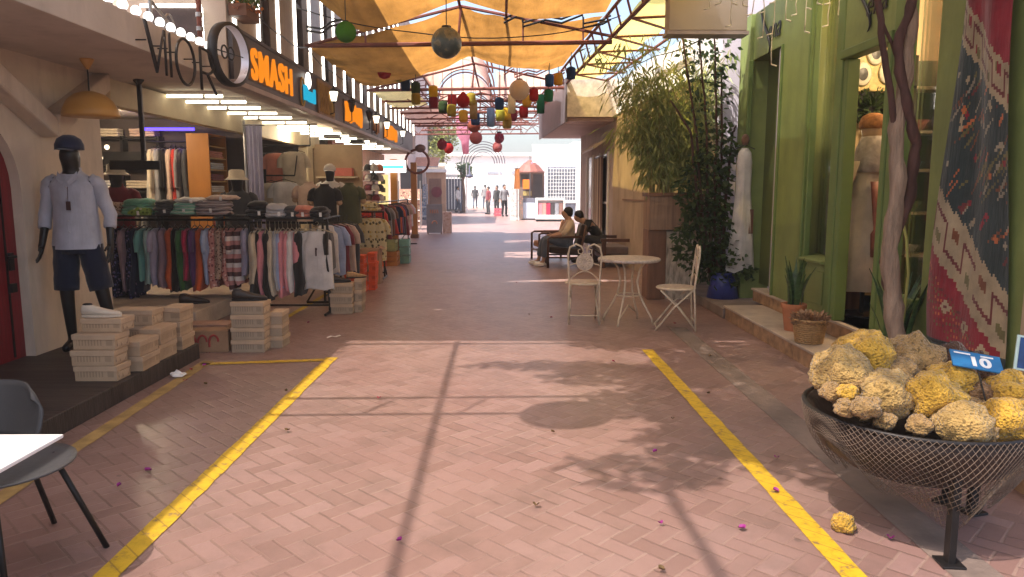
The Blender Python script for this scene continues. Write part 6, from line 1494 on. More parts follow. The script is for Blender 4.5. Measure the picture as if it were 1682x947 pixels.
# ------------------------------------------------------------------ canopy over the street
def xr(y): return 1.66-.056*(y-8.4)
ST = RUSTY
c=thing('street_canopy','rust red steel canopy frame of beams, ladder trusses and arches over the street','canopy frame',(0,12,3.5))
def bar(pts, r, name='beam', n=6, closed=False):
    m=MB(); m.tube(pts,r,n,closed); return part(m,name,ST,c)
for y in (10.7,15.4,20.0,24.0):
    bar([(-2.8,y,3.50),(xr(y),y,3.56)],.032,'tie_beam')
    bar([(-2.8,y,3.50),(-.6,y,4.04),(xr(y),y,3.64)],.022,'rafter')
    bar([(-.65,y,3.52),(-.6,y,4.04)],.018,'king_post')
    wv=[(-2.76,3.75),(-2.55,3.72),(-2.42,3.81),(-2.16,3.87),(-1.97,3.89),(-1.96,4.04),(-1.75,4.02),(-1.6,3.97)]
    wr=[(0,3.86),(.24,3.98),(.27,3.81),(.58,3.9),(.81,3.86),(1.1,3.97),(1.12,3.8),(1.39,3.85),(1.5,3.91)]
    for W_ in (wv,wr):
        m=MB()
        for dz in (0,-.055):
            m.tube([(a*(1 if a<0 else xr(y)/1.53),y-.05,b_+dz) for a,b_ in W_],.017,5)
        part(m,'wavy_valance',BLACKM if y<15 else ST,c)
    for a,z0,z1 in ((-1.95,3.52,4.04),(.27,3.53,3.95),(1.12,3.55,3.9)): m=MB(); m.tube([(a,y,z0),(a,y,z1)],.014,5); part(m,'strut',ST,c)
# ladder trusses running along the street
for x,x2 in ((-1.95,-1.72),):
    m=MB(); m.tube([(x,6,4.0),(x,20,3.75)],.02,6); m.tube([(x2,6,4.06),(x2,20,3.8)],.02,6)
    for k in range(22): y=6+.65*k; zz=4.0-.25*(y-6)/14; m.tube([(x,y,zz),(x2,y+.12,zz+.055)],.011,5)
    part(m,'ladder_truss',ST,c)
bar([(-.62,5.8,4.30),(-.62,10.7,4.06),(-.62,20,4.02)],.022,'ridge_bar'); bar([(.05,6,3.9),(.0,20,3.9)],.02,'purlin')
m=MB(); ya=7.0
m.tube([(xr(ya)-.02,ya,3.62),(xr(22),22,3.62)],.026,6); m.tube([(xr(ya)-.10,ya,3.90),(xr(22)-.08,22,3.90)],.024,6)
for k in range(25):
    y=7+.6*k; m.tube([(xr(y)-.02,y,3.62),(xr(y)-.10,y,3.9)],.016,5)
part(m,'lattice_truss',ST,c)
m=MB()
y=8.4; k=0
while y<15:
    x0=xr(y)+.02; x1=wl_x(y+1.1)-.10 if y+1.1>10.5 else 2.45
    m.tube([(x0,y,3.63),(x1,y+1.1,3.66)],.018,5); m.tube([(x1,y+1.1,3.66),(xr(y+1.15)+.02,y+1.15,3.63)],.018,5); y+=1.15
m.tube([(2.45,8.8,3.67),(wl_x(10.6)-.2,10.6,3.67),(wl_x(15.3)-.2,15.1,3.67)],.024,6)
part(m,'bracing',ST,c)
for y in (15.4,17.6,20.0,22.2,24.4,26.4):
    m=MB()
    for rr in (.80,.72): m.tube([(-1.03+rr*cos(pi*i/18),y,3.85+(rr*1.0)*sin(pi*i/18)) for i in range(19)],.02,5)
    part(m,'arch_rib',ST,c)
for y in (17.0,18.4,21.2,22.6,23.4,25.2):
    bar([(-2.8,y,3.46),(xr(y)-.1,y,3.50)],.024,'tie_beam')
    m=MB()
    for k in range(7):
        a=-2.7+.58*k; m.tube([(a,y,3.47),(a+.3,y+.35,3.66),(a+.58,y,3.48)],.013,5)
    m.tube([(-2.7,y+.35,3.66),(1.1,y+.35,3.66)],.015,5); part(m,'bracing',ST,c)
m=MB(); m.tube([(-3.6,26.6,3.74),(1.3,26.6,3.80)],.028,6); m.tube([(-3.6,26.6,3.42),(1.3,26.6,3.46)],.026,6)
for k in range(9): a=-3.6+.54*k; m.tube([(a,26.6,3.42),(a+.27,26.6,3.74),(a+.54,26.6,3.43)],.014,5)
for a in (-3.3,-1.3,.6): m.tube([(a,26.6,3.42),(a,26.6,3.76)],.018,5)
part(m,'end_truss',ST,c)
# bare front bay, off the top of the view, whose bars shade the paving
m=MB(); m.tube([(-3.4,4.02,3.58),(1.9,4.10,3.62)],.026,6); m.tube([(-3.4,3.63,3.58),(1.9,3.70,3.62)],.024,6)
for a in (-2.55,-1.9,-1.25): m.tube([(a,3.63,3.58),(a+.2,4.02,3.58)],.014,5)
part(m,'ladder_beam',ST,c)
bar([(-2.02,1.0,3.6),(-2.05,6.0,3.6)],.026,'purlin')
for a,zz in ((-3.4,3.56),(1.9,3.6)): bar([(a,1.0,zz),(a,6.0,zz)],.03,'side_rail')
for y in (1.0,5.9): bar([(-3.4,y,3.56),(1.9,y,3.6)],.03,'tie_beam')

# fabric sheets
OR=sheet('orange canopy cloth',(.37,.175,.042),.5,0,.5); PK=sheet('pink canopy cloth',(.72,.46,.38),.6); YL=sheet('yellow canopy cloth',(.86,.68,.22),.6,.38); PY_=sheet('pale yellow canopy cloth',(.85,.70,.34),.65)
def zs(x,y):
    r=xr(y)-.12
    if x<-.6: t=(x+2.8)/2.2; return 3.47+(4.05-3.47)*t-.10*sin(pi*t)
    t=(x+.6)/(r+.6); return 4.05+(3.88-4.05)*t-.16*sin(pi*t)
def roof(name,lab,y0,y1,m_,x0=-2.8,x1=None,sag=.14,dz=0,nu=30,nv=22):
    q=thing(name,lab,'canopy cloth',(0,y0,0)); m=MB()
    def f(u,v):
        y=y0+(y1-y0)*v; xe=(xr(y)-.12) if x1 is None else x1; x=x0+(xe-x0)*u
        e=.045*noise.noise(Vector((x*1.5,y*1.2,0)))+.02*noise.noise(Vector((x*4.5,y*2.2,5)))+.012*sin((x+y*.35)*9)*abs(2*v-1)**2
        yy=y+(.10*sin(u*9)*(1 if v>.5 else -1)*(abs(2*v-1)**6))
        return (x,yy-y0,zs(x,y)+dz+.05-sag*sin(pi*v)*max(0,sin(pi*u))**.7+e)
    m.grid(f,nu,nv); m.build('cloth',m_,q,smooth=True); return q
q=thing('canopy_cloth','nearest orange cloth sheet of the canopy, overhead at the top of the view','canopy cloth',(0,5.8,0)); m=MB()
def fn(u,v):
    y=5.8+4.78*v; x0=-4.4 if y<7.62 else -2.79; x=x0+(xr(y)-.12-x0)*u
    fr=4.55-.25*u-.12*sin(pi*u); re=zs(max(x,-2.8),10.6)+.06+max(0,-2.0-x)*.95
    k=max(0,(v-.25)/.75)**1.6
    return (x,y-5.8,fr*(1-k)+re*k-.14*sin(pi*v)*sin(pi*u)+.03*noise.noise(Vector((u*6,v*6,0))))
m.grid(fn,30,26); m.build('cloth',OR,q,smooth=True)
roof('canopy_cloth','second orange cloth sheet of the canopy, behind the green globe lantern',10.8,14.9,OR,sag=.22)
roof('canopy_cloth','pale yellow cloth strip at the left eave beyond the orange sheets',15.7,19.2,PY_,-2.8,-1.95,.08)
roof('canopy_cloth','pale pink cloth at the right of the arches beyond the orange sheets',15.6,19.6,PK,-.15,.95,.1)
roof('canopy_cloth','dull pink cloth left of the arches far along the street',19.5,24.5,PK,-2.8,-1.7,.1)
for y0,y1,lab in ((16.2,19.4,'nearer pink barrel shaped cloth under the arches'),(20.2,23.8,'farther pink barrel shaped cloth under the arches')):
    q=thing('canopy_cloth',lab,'canopy cloth',(0,y0,0)); m=MB(); m.grid(lambda u,v:(-1.03+.70*cos(pi*(1-u)),(y1-y0)*v,3.86+.70*sin(pi*(1-u))-.05*sin(pi*v)),20,10); m.build('cloth',PK,q,smooth=True)
q=thing('canopy_cloth','bright yellow cloth strip between the lattice truss and the white parapet','canopy cloth',(0,8.5,0)); m=MB()
def fy(u,v):
    y=6.6+8.4*v; x0=xr(y); x1=(wl_x(y)-.36) if y>10.5 else 2.27; return (x0+(x1-x0)*u, y-8.5, 3.70+.05*u-.05*sin(pi*u)+.02*sin(y*5))
m.grid(fy,8,40); m.build('cloth',YL,q,smooth=True)
q=thing('shade_sail','sheer pale shade cloth stretched over the open front bay above the view','shade cloth',(0,0,4.55)); m=MB(); m.grid(lambda u,v:(-4.4+6.9*u,-4.5+10.75*v,.1*sin(pi*u)*sin(pi*v)),10,14); m.build('cloth',sheet('sheer pale cloth',(.66,.60,.57),.5,.48,.05),q,smooth=True)

q=thing('shop_awning','cream awning cloth added unseen over the green shop to keep the sun off','awning',(0,0,4.32)); m=MB(); m.grid(lambda u,v:(.55+2.9*u+.12*sin(v*17),1.2+7.7*v,.05*sin(pi*u)),10,24); m.build('cloth',sheet('cream awning cloth',(.78,.73,.64),.62,.24,.1),q,smooth=True)  # cloth added out of view to block sun on the green shop wall
m=MB(); m.tube([(3.3,1.2,-.06),(3.3,8.9,-.06)],.025); m.build('rail',GREYM,q)

# ------------------------------------------------------------------ lanterns
LC=dict(red=(.42,.03,.03),yellow=(.62,.42,.03),green=(.03,.18,.08),blue=(.035,.09,.24),maroon=(.24,.03,.05),navy=(.03,.05,.11),lightb=(.20,.30,.46),dgreen=(.05,.08,.03),mustard=(.36,.27,.04),orange=(.60,.33,.03),cream=(.62,.54,.30),tan=(.36,.24,.08),ygreen=(.38,.36,.05),pink=(.45,.14,.13),brown=(.30,.09,.06))
def lmat(k): return sheet('paper '+k, LC[k], .4, 0, .12, 9)
LN=[('drop','red',-2.06,13,3.5,'red teardrop lantern hanging nearest the lit strips on the left'),('tub','ygreen',-2.04,14.5,3.66,'yellow green lantern right of the red teardrop lantern'),('tub','navy',-1.96,15,3.56,'dark navy tub lantern below the left ladder truss'),
('tub','dgreen',-1.64,14,3.36,'dark green tub lantern on top of a mustard one'),('tub','mustard',-1.64,14,3.17,'mustard tub lantern right under the dark green one'),('tub','yellow',-1.41,15,3.42,'yellow tub lantern with a maroon one below it'),('tub','maroon',-1.41,15,3.21,'maroon tub lantern right under the left yellow one'),
('tub','dgreen',-1.3,16,3.23,'bottle green lantern left of the wide mustard lantern'),('tub','mustard',-1.09,15.6,3.12,'wide mustard lantern below the small red tub'),('tub','red',-1.17,17,3.48,'small red tub lantern left of the round red lantern'),('drop','red',-.76,14,3.14,'large round red lantern at the centre of the street'),
('tub','mustard',-.72,16.5,3.46,'gold tub lantern right of the large round red one'),('long','tan',-.69,17,3.29,'long tan lantern under the gold tub'),('tub','orange',-.91,16.8,3.12,'orange yellow lantern under the large round red one'),('tub','blue',-.67,17.5,3.12,'mid blue tub lantern under the long tan lantern'),
('tub','blue',-.09,15,3.19,'cobalt blue tub lantern right of centre, above a yellow green one'),('long','lightb',-.30,17,3.12,'long light blue lantern left of the cobalt blue tub'),('tub','ygreen',-.08,16,3.06,'yellow green lantern under the cobalt blue tub'),('long','cream',.18,17,3.42,'pale yellow cylinder lantern left below the white globe'),
('tub','yellow',.06,18,3.29,'bright yellow lantern among the cluster left below the white globe'),('tub','mustard',.08,18.2,3.10,'small mustard lantern lowest in the cluster below the white globe'),('tub','maroon',.22,19,3.36,'maroon tub lantern between the small mustard and red tubs'),('tub','red',.45,17,3.24,'red tub lantern hanging below the amber lantern'),
('tub','orange',.49,16,3.36,'amber lantern right under the white globe'),('tub','red',.6,15,3.37,'red tub lantern right of the amber lantern, above a long green one'),('long','green',.81,16.5,3.36,'long green lantern left of the short green tub'),('tub','blue',.86,14.2,3.53,'blue tub lantern hanging above the short green tub'),
('tub','green',.87,14.6,3.30,'short green tub lantern under the right blue tub'),('tub','orange',1.07,14.8,3.64,'golden yellow tub lantern high beside the lattice truss'),('tub','navy',1.18,13.2,3.51,'dark navy tub lantern on the lattice truss at the far right'),
('ball','brown',-.8,20,3.17,'brown ball lantern above the pink ball over mid street'),('ball','pink',-.79,21,2.93,'pink ball lantern under the brown ball over mid street'),('ball','maroon',-2.0,24,2.92,'dark red ball lantern before the green tree, left of two'),('ball','red',-1.86,25,2.86,'brighter red ball lantern before the green tree, right of two'),
('ball','maroon',-.15,24,3.13,'dark red ball lantern high beside the far arch'),('ball','pink',-.22,25,2.9,'pink ball lantern low beside the far arch')]
for sh_,ck,x,y,zz,lab in LN:
    o=thing('paper_lantern',lab,'lantern',(x,y,zz),R.uniform(0,6),'paper lanterns over the street')
    k=y/15; m=MB()
    if sh_=='tub': m.lathe([(.06*k,-.115*k),(.085*k,-.105*k),(.092*k,-.03*k),(.092*k,.05*k),(.085*k,.105*k),(.06*k,.115*k)],n=16)
    elif sh_=='long': m.lathe([(.055*k,-.19*k),(.078*k,-.18*k),(.08*k,.0),(.078*k,.17*k),(.055*k,.18*k)],n=16)
    elif sh_=='drop': m.lathe([(.02,-.14*k),(.10*k,-.11*k),(.135*k,-.03*k),(.12*k,.05*k),(.06*k,.12*k),(.03*k,.16*k)],n=18)
    else: m.ell((0,0,0),(.13*k,.13*k,.13*k) if y<22 else (.10*k,.10*k,.11*k),16,10)
    m.build('shade',lmat(ck),o,smooth=True)
    m=MB(); m.tube([(0,0,.08*k),(0,0,max(.15,3.95-zz))],.006,5); m.build('cord',BLACKM,o)
    m=MB(); m.lathe([(.05*k,.10*k),(.05*k,.125*k)],n=12); m.build('top_ring',BLACKM,o)
def globe(lab,x,y,zz,r,m_,top):
    o=thing('globe_lantern',lab,'lantern',(x,y,zz)); m=MB(); m.ell((0,0,0),(r,r,r),28,18); m.build('globe',m_,o,smooth=True)
    m=MB(); m.tube([(0,0,r),(0,0,top-zz)],.006,5); m.build('cord',BLACKM,o); m=MB(); m.lathe([(r*.32,r*.95),(r*.3,r*1.06),(r*.1,r*1.1)],n=16); m.build('cap',BLACKM,o); return o
globe('plain green globe lantern hanging at the upper left under the orange cloth',-1.87,9.0,3.34,.122,sheet('paper leaf green',(.08,.26,.035),.35,0,.2,3),3.95)
tq=NT('earth print'); v=tq.coord('Object'); f=tq.noise(v,7,5,.6); col=tq.ramp(f,[(.40,(.05,.075,.075)),(.5,(.09,.11,.10)),(.54,(.20,.18,.11)),(.66,(.05,.06,.05))]); EARTH=tq.done(tq.bsdf(col,.35,0,.5))
globe('large dark grey blue marbled globe lantern hanging in the middle of the view',-.68,9.0,3.22,.182,EARTH,3.95)
globe('white globe lantern hanging among the coloured lanterns at the right',.31,15.0,3.46,.205,sheet('white paper',(.62,.52,.40),.4,0,.1,4),3.95)
globe('round lantern hung over the open front bay above the view',-1.16,3.63,3.6,.30,MATS['paper leaf green'],4.02)
o=thing('hanging_lamp','black bird shaped lamp hanging from the upper left truss','lamp',(-1.55,9.6,3.93)); m=MB(); m.ell((0,0,0),(.16,.08,.05)); m.ell((.10,0,.03),(.07,.06,.045)); m.ell((-.12,0,-.01),(.09,.03,.02)); m.build('body',BLACKM,o,smooth=True); m=MB(); m.tube([(0,0,.04),(0,0,.25)],.008); m.build('rod',BLACKM,o)
m=MB(); m.ell((.02,0,-.035),(.04,.04,.03)); m.build('lens',DARKGL,o,smooth=True)

for lab,pts in (('thin black cable sagging across the street under the first orange cloth',[(-2.78,10.2,3.9),(-1.2,10.4,3.62),(.4,10.5,3.60),(1.6,10.4,3.85)]),('thin black cable running along the parapet and the lattice truss',[(2.45,8.6,3.3),(2.2,11,3.42),(1.95,14.5,3.72)]),('slack black cable looping along the lit upstairs windows',[(-2.76,8.2,3.5),(-2.72,9.4,3.36),(-2.76,10.6,3.46),(-2.72,12,3.34),(-2.76,13.6,3.45)]),('grey cable drooping beside the dark ivy stems',[(2.62,10.35,3.4),(2.58,10.3,2.6),(2.66,10.3,1.7)])):
    o=thing('overhead_cable',lab,'cable',(0,0,0)); w_=[]
    for a,b_ in zip(pts[:-1],pts[1:]):
        for i in range(6): q_=Vector(a).lerp(Vector(b_),i/6); w_.append(q_-Vector((0,0,.05*sin(pi*i/6))))
    m=MB(); m.tube(w_+[Vector(pts[-1])],.008,5); m.build('cable',BLACKM,o,smooth=True)
# ------------------------------------------------------------------ far end of the street
WF=mat('sunlit white facade',(.80,.77,.74),.06,1,.8,bump=.1)
b=thing('white_facade','bright white building closing the far end of the street','building',(0,62,0)); m=MB(); m.box(-9,9,-.3,3,0,4.2); m.build('wall',WF,b); m=MB(); m.box(-9.2,9.2,-.5,3,4.2,4.5); m.build('cornice',WF,b)
for x in (-1.2,.9,2.4): m=MB(); m.box(x,x+1.2,-.34,-.31,.2,2.6); m.build('window',mat('pale blue glass',(.45,.50,.56),.1,2,.2),b)
m=MB(); m.box(-1.4,-.2,-.36,-.32,2.75,2.95); m.box(.6,1.4,-.36,-.32,2.75,3.0); m.box(1.7,2.6,-.36,-.32,2.7,3.0); m.build('shop_lettering',mat('grey blue lettering',(.36,.38,.44),.3,12),b)
b=thing('column_shop','far shop with white columns and dark glass left of the standing people','shop',(-3.6,51,0)); m=MB(); m.box(-.85,.75,0,.3,.1,2.2); m.build('glass_front',mat('dusky glass front',(.14,.14,.19),.4,3,.2,stretch=(4,1,.3)),b)
for k in range(9): m=MB(); m.box(-.85+.2*k,-.79+.2*k,-.08,.0,0,2.3); m.build('column',WHITEM,b)
m=MB(); m.box(-1.0,.9,-.12,.3,2.3,2.5); m.build('lintel',WHITEM,b); m=MB(); m.box(-1,.9,-.1,.4,0,.1); m.build('plinth',CONC,b)
b=thing('brown_doorway','tan doorway shop with a dark red round sign far along the left','shop',(-3.4,36,0)); m=MB(); m.box(-.4,.55,0,.4,0,2.3); m.build('wall',MATS['tan shopfront'],b); m=MB(); m.box(-.25,.35,-.04,0,.1,2.0); m.build('doorway',mat('brown doorway',(.22,.11,.07),.3,3),b); m=MB(); m.lathe([(.26,-.03),(.26,.03)],(.12,-.1,1.35),20,(pi/2,0,0)); m.build('round_sign',MAR,b); m=MB(); m.box(-.5,.6,-.15,.4,2.3,2.45); m.build('cornice',WHITEM,b)
for i,(x0,x1,y,h,lab,m_) in enumerate(((-12,-4.6,44,5.6,'tall pale house behind the far green tree',UPPER),(-9,-3.9,30,7.5,'pinkish house past the end of the shop band',mat('pink house wall',(.55,.42,.38),.1,2)),(4.4,12,46,4.2,'white house far along the right of the street',WF))):
    b=thing('far_house',lab,'house',((x0+x1)/2,y,0)); w=(x1-x0)/2; m=MB(); m.box(-w,w,0,8,0,h); m.build('wall',m_,b); m=MB(); m.box(-w-.1,w+.1,-.1,8.1,h,h+.2); m.build('roof',WF,b)
    for k in range(3): m=MB(); m.box(-w+.8+2*k,-w+1.7+2*k,-.03,-.005,1.0,2.3); m.build('window',DARKGL,b)
def tree(lab,x,y,h,cr,zc,n,lf,name='round_tree'):
    o=thing(name,lab,'tree',(x,y,0)); m=MB(); pts=wander([(0,0,0),(.06,0,zc*.4),(-.03,.05,zc*.8),(.1,0,zc+cr[2]*.3)]); m.tube(pts,[.13-.08*i/len(pts) for i in range(len(pts))],9)
    for k in range(6): a=k*1.05; m.tube([(0,0,zc*.75),(.4*cr[0]*cos(a),.4*cr[1]*sin(a),zc),(.75*cr[0]*cos(a),.75*cr[1]*sin(a),zc+.4*cr[2])],[.05,.035,.015],6)
    m.build('trunk',BARK,o,smooth=True); m=MB()
    cl=[(Vector((R.uniform(-.8,.8)*cr[0],R.uniform(-.8,.8)*cr[1],zc+R.uniform(-.8,.8)*cr[2])),R.uniform(.35,.6)) for k in range(16)]
    for i in range(n):
        q0,rr=R.choice(cl); p=Vector((R.gauss(0,.5),R.gauss(0,.5),R.gauss(0,.5)))*rr*cr[0]; m.leaf(q0+p,(R.uniform(-1,1),R.uniform(-1,1),R.uniform(-1,.4)),.17,.09)
    m.build('crown',lf,o)
tree('leafy yellow green tree at the far left before the white buildings',-3.7,45,6,(1.0,1.0,1.5),4.5,3600,LEAFF)
tree('dark shrub like tree low in front of the far arch',-2.6,47,3,(.5,.5,.5),2.6,700,LEAFG,'small_tree')
o=thing('street_arch','arch of several thin curved bars spanning the far street','arch',(-1.3,46,0)); m=MB()
for k in range(5): rr=1.35-.16*k; m.tube([(rr*cos(pi*i/20),0,3.05+rr*sin(pi*i/20)) for i in range(21)],.028,5)
m.build('arch_rib',mat('dark arch paint',(.08,.06,.08),.2),o)
for s_ in (-1,1): m=MB(); m.tube([(s_*1.03,0,0),(s_*1.03,0,3.06)],.04); m.build('post',WHITEM,o)
o=thing('street_lamp','dark bell shaped street lamp hanging before the far white facade','lamp',(-2.1,45,2.2)); m=MB(); m.lathe([(.24,0),(.2,.12),(.06,.2),(.03,.75)],n=16); m.build('shade',mat('dark blue lamp',(.06,.06,.10),.2),o,smooth=True); m=MB(); m.tube([(0,0,.7),(.3,0,1.2),(.9,1,1.4)],.02); m.build('bracket',BLACKM,o); m=MB(); m.ell((0,0,-.02),(.1,.1,.06)); m.build('lens',WHITEM,o)
o=thing('pink_drape','translucent pink cloth drape hanging in the middle of the far street','drape',(-1.62,30,2.9)); m=MB(); m.loft([((.08,0,0),.12,.05),((.05,0,.5),.16,.06),((.0,0,.75),.28,.08),((-.02,0,1.5),.30,.08)],20); m.build('cloth',sheet('pink drape cloth',(.80,.36,.48),.6),o,smooth=True); m=MB(); m.tube([(-.6,0,1.5),(.6,0,1.5)],.02); m.build('rod',RUSTY,o)
# stalls on the far right
o=thing('umbrella','red brown peaked umbrella over the far drinks stall','umbrella',(1.35,38.5,0)); m=MB(); m.lathe([(.75,2.35),(.72,2.42),(.45,2.72),(.08,2.98),(0,3.0)],n=12); m.build('canopy',mat('red brown umbrella cloth',(.22,.07,.05),.3,5),o); m=MB(); m.tube([(0,0,0),(0,0,3.2)],.03); m.build('pole',GREYM,o)
m=MB(); m.lathe([(.3,0),(.3,.08),(.06,.12)],n=12); m.build('base',CONC,o)
o=thing('postcard_stand','tall white stand of postcards at the left of the far stalls','display stand',(.62,36,0)); m=MB(); m.box(-.3,.12,-.2,.2,0,1.8); m.build('body',WHITEM,o); m=MB(); m.box(.13,.30,-.22,.2,.05,1.6); m.build('card_rack',print_cloth('postcards',(.2,.14,.11),(.45,.2,.14),(.12,.12,.12),12),o); m=MB(); m.box(-.28,.10,-.215,-.2,.2,1.6); m.build('card_front',print_cloth('pale postcards',(.62,.56,.52),(.5,.3,.28),(.55,.55,.6),12),o)
o=thing('ice_cream_freezer','low pale blue white chest freezer under the umbrella','freezer',(1.2,36.2,0)); m=MB(); m.box(-.36,.34,-.3,.3,.05,.85); m.build('body',mat('pale blue enamel',(.50,.55,.62),.1,3,.4),o,bevel=.03); m=MB(); m.box(-.36,.34,-.3,.3,.86,1.06); m.build('lid',mat('dark striped lid',(.2,.2,.24),.6,20,.3,stretch=(8,1,1)),o); m=MB(); m.box(-.34,.32,-.28,.28,0,.05); m.build('base',BLACKM,o)
o=thing('drinks_fridge','wide white open drinks cooler with pink and red packets','fridge',(2.16,34.3,0)); m=MB(); m.box(-.68,.68,0,.5,.1,1.08); m.box(-.68,-.6,-.25,0,.1,1.08); m.box(.6,.68,-.25,0,.1,1.08); m.box(-.6,.6,-.25,0,.98,1.08); m.box(-.6,.6,-.25,0,.1,.3); m.build('cabinet',WHITEM,o,bevel=.01)
PKT=['pink','salmon','red','dark','grey','brown']
for k in range(6): m=MB(); m.box(-.58+.195*k,-.40+.195*k,-.2,-.02,.31,.86); m.build('packet_row',mat('packet '+PKT[k],[(.6,.25,.28),(.62,.3,.25),(.5,.03,.08),(.06,.05,.05),(.3,.3,.32),(.25,.13,.1)][k],.3,14),o)
m=MB(); m.box(-.66,.66,-.2,.45,.0,.1); m.build('base',BLACKM,o)
o=thing('stall_booth','dark framed stall booth with an orange sign and yellow counter','stall',(1.35,39.5,0)); m=MB(); m.box(-.5,.75,-.05,.9,0,.9); m.build('counter',mat('stall counter',(.35,.22,.12),.3,4),o); m=MB()
for x in (-.5,.15,.75): m.box(x-.05,x+.05,-.1,0,0,2.3)
m.box(-.55,.8,-.1,.9,2.3,2.42); m.build('frame',WOODD,o); m=MB(); m.box(-.35,.05,-.13,-.11,1.5,2.0); m.build('orange_sign',glow('orange stall sign',(1,.22,.03),.8),o); m=MB(); m.box(-.5,.12,-.3,-.06,1.15,1.38); m.build('yellow_shelf',mat('yellow goods',(.5,.38,.12),.4,14),o); m=MB(); m.box(-.5,.75,.6,.9,.9,2.3); m.build('back_wall',MATS['dark shop wall'],o)
o=thing('orange_banner','narrow orange brown hanging banner left of the stall booth','banner',(.62,35,1.5)); m=MB(); m.grid(lambda u,v:((u-.5)*.3*(1-.3*v),.02*sin(u*6),.95*v),6,4); m.build('cloth',sheet('orange banner cloth',(.55,.20,.06),.4),o,smooth=True); m=MB(); m.tube([(-.15,0,.96),(.15,0,.96)],.015); m.tube([(0,.03,-1.5),(0,.03,1.1)],.02); m.build('pole',BLACKM,o)
o=thing('lattice_screen','white square lattice screen with glass behind the drinks cooler','screen',(2.9,37,0)); m=MB()
for k in range(11): m.box(-.72+.14*k,-.695+.14*k,-.02,.02,.9,2.55)
for k in range(10): m.box(-.72,.72,-.022,.022,.92+.175*k,.945+.175*k)
m.box(-.78,-.72,-.05,.05,0,2.7); m.box(.72,.78,-.05,.05,0,2.7); m.box(-.72,.72,-.05,.05,.8,.9); m.build('lattice',WHITEM,o); m=MB(); m.box(-.72,.72,.05,.08,.1,2.6); m.build('pane',mat('blue grey pane',(.20,.22,.27),.4,4,.3),o)
o=thing('white_awning','sunlit white awning with pink edge hanging over the far right stalls','awning',(2.4,31.5,2.6)); m=MB(); m.grid(lambda u,v:((u-.5)*2.4,-.7*v,.75-.75*v+.02*sin(u*20)*v),24,6); m.build('cloth',sheet('white awning cloth',(.86,.82,.82),.5),o,smooth=True); m=MB(); m.box(-1.25,-1.2,-.7,.0,-.05,.02); m.build('pink_edge',mat('pink edge',(.7,.3,.4),.1),o); m=MB(); m.tube([(-1.2,0,.75),(1.2,0,.75)],.02); m.tube([(-1.2,-.7,0),(1.2,-.7,0)],.015); m.build('frame',WHITEM,o)
o=thing('folding_sign','chalk grey folding street sign with orange writing at the left','sign',(-2.33,24.6,0),radians(5)); 
for s_ in (-1,1): m=MB(); m.cbox((0,s_*.12,.52),(.52,.02,.95),(s_*.12,0,0)); bd=m.build('board',mat('chalk grey board',(.22,.21,.22),.15,4,.7),o)
m=MB()
for k in range(5): m.tube([(-.14+.06*k,-.235+.02,.82+.0*k),(-.12+.06*k,-.225,.70)],.016,5)
m.tube([(.08*cos(a),-.255,.35+.1*sin(a)) for a in [pi*i/8 for i in range(9)]],.02,5); m.build('writing',mat('orange chalk',(.45,.17,.08),.2),o)
m=MB()
for sx in (-.22,.22):
    for sy in (-.18,.18): m.tube([(sx,sy,.0),(sx,sy*.9,.1)],.02,6)
m.build('leg',WOODB,o)
carton('goods_stack','speckled pinkish box of goods standing behind the chalk grey sign',(-1.95,25.2,0),0,.3,.3,.72,print_cloth('speckled goods',(.5,.33,.26),(.3,.14,.1),(.6,.5,.42),20),None,False)
crate('small pink red crate beside the person far up the street',(-.35,41,0),.4,.35,.45,mat('pink red plastic',(.55,.12,.16),.15,5,.5))
PCT=[print_cloth('souvenir print one',(.5,.3,.22),(.2,.08,.07),(.6,.5,.3),14),print_cloth('souvenir print two',(.25,.3,.38),(.55,.5,.45),(.1,.1,.16),14),print_cloth('souvenir print three',(.55,.42,.3),(.4,.1,.12),(.15,.2,.12),14)]
for i,(x,y,w,h,lab) in enumerate(((-3.5,27.5,.8,1.5,'stand of reddish souvenirs just past the chalk grey folding sign'),(-3.9,32.5,1.0,1.7,'blue grey souvenir stand before the tan doorway shop'),(-4.0,41,1.2,1.6,'tan and red souvenir stand beside the far green tree'),(2.9,40.5,1.0,1.7,'reddish souvenir stand right behind the white lattice screen'))):
    o=thing('souvenir_stand',lab,'display stand',(x,y,0)); m=MB(); m.box(-w/2,w/2,-.02,.3,.15,h); m.build('panel',PCT[i%3],o)
    for k in range(3): m=MB(); m.box(-w/2,w/2,-.22,-.03,.3+k*.4,.33+k*.4); m.build('shelf',WHITEM,o)
    for sx in (-1,1): m=MB(); m.box(sx*w/2-.02,sx*w/2+.02,-.22,-.18,0,h+.3); m.build('post',GREYM,o)
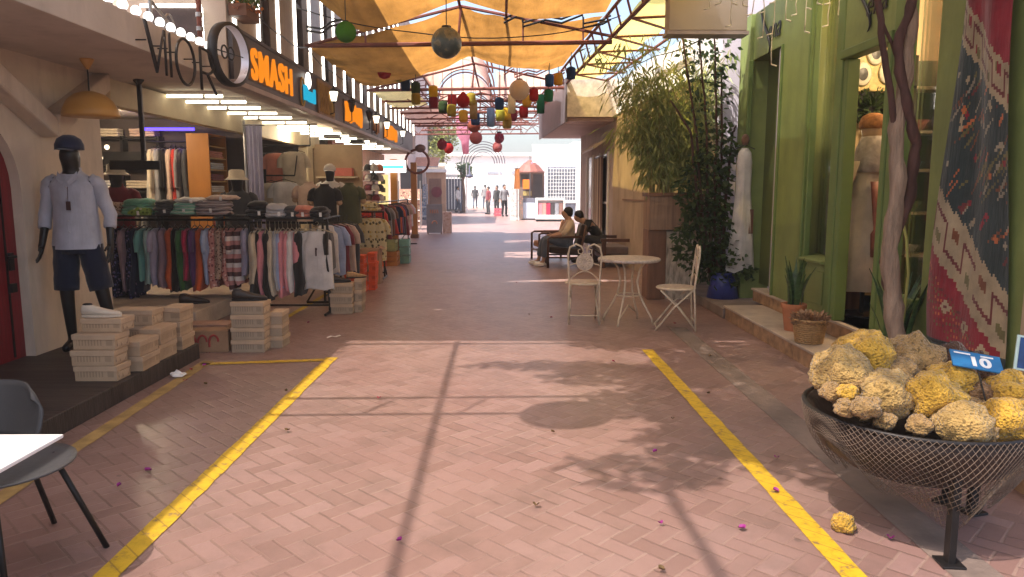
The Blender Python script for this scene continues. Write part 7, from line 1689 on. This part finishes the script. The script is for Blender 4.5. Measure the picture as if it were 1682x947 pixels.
for x,y,w,lab,cc in ((-3.7,33,1.7,'salmon shop awning over the tan doorway shop',(.62,.34,.26)),(-4.1,40,1.9,'pale cream shop awning beside the far green tree',(.70,.60,.48)),(2.7,43,1.8,'faded pink shop awning far along the right',(.70,.42,.42))):
    o=thing('market_awning',lab,'awning',(x,y,2.4)); m=MB(); m.grid(lambda u,v:((u-.5)*w,-1.1*v,.5-.45*v-.05*sin(pi*v)+.015*sin(u*25)*v),24,6); m.build('cloth',sheet(lab.split()[0]+' awning cloth',cc,.5),o,smooth=True)
    m=MB(); m.tube([(-w/2,-1.1,.05),(w/2,-1.1,.05)],.02); m.build('front_bar',GREYM,o)
    for sx in (-1,1): m=MB(); m.tube([(sx*w/2,-1.1,.05),(sx*w/2,0,.45)],.014); m.build('side_bar',GREYM,o)
# distant people
def stander(lab,x,y,rz,top_m,leg_m,hgt=1.0,pose=None):
    o=thing('person',lab,'person',(x,y,0),rz); o.scale=(hgt,hgt,hgt); J=dict(STAND)
    if pose: J.update(pose)
    body('body',J,SKINM,o,False,1); top_loft(J,top_m,o,1.7); legs_loft(J,leg_m,o,1.95); hair_on(J,HAIRM,o); shoes_on(J,BLACKM,o)
WK=dict(knL=(-.11,-.22,.50),anL=(-.12,-.22,.09),toL=(-.13,-.36,.035),anR=(.12,.22,.12),toR=(.13,.08,.04),knR=(.11,.03,.49))
stander('person in dark grey top and dark trousers standing by the far stalls',0.02,40.5,radians(30),GRYC,BLK,1.0,dict(wrR=(.12,-.26,1.10),elR=(.25,-.05,1.10)))
stander('person in black with a hand up, half hidden beside the far stalls',-.42,43,radians(-40),BLK,BLK,.98)
stander('distant person in olive jacket and bag before the white facade, leftmost',-3.3,57,radians(150),OLV,DGRY,1.02,WK)
stander('distant person in dark top walking before the white facade, middle',-2.28,58,radians(180),DGRY,JEAN,1.0,WK)
stander('distant person in white top striding before the white columns',-2.95,47,radians(75),WHT,JEAN,.96,WK)
stander('distant person in maroon top beside the pink red crate',-.95,44,radians(-60),MAR,DGRY,.95)
stander('distant person with long hair in grey top before the white facade',-1.46,57,radians(180),GRYC,JEAN,1.05)
hz=MB(); hz.box(-61,61,-13,151,-1.0,9.2); ho=hz.build('haze',None); ho.data.materials.clear()
t=NT('haze air'); pv=t.n('ShaderNodeVolumePrincipled'); pv.inputs['Color'].default_value=(.95,.90,.90,1); pv.inputs['Density'].default_value=.0034; pv.inputs['Anisotropy'].default_value=.3
t.t.links.new(pv.outputs[0],t.out.inputs['Volume']); ho.data.materials.append(t.m); ho['kind']='stuff'; ho['label']='pale sunlit haze filling the street'; ho['category']='haze'
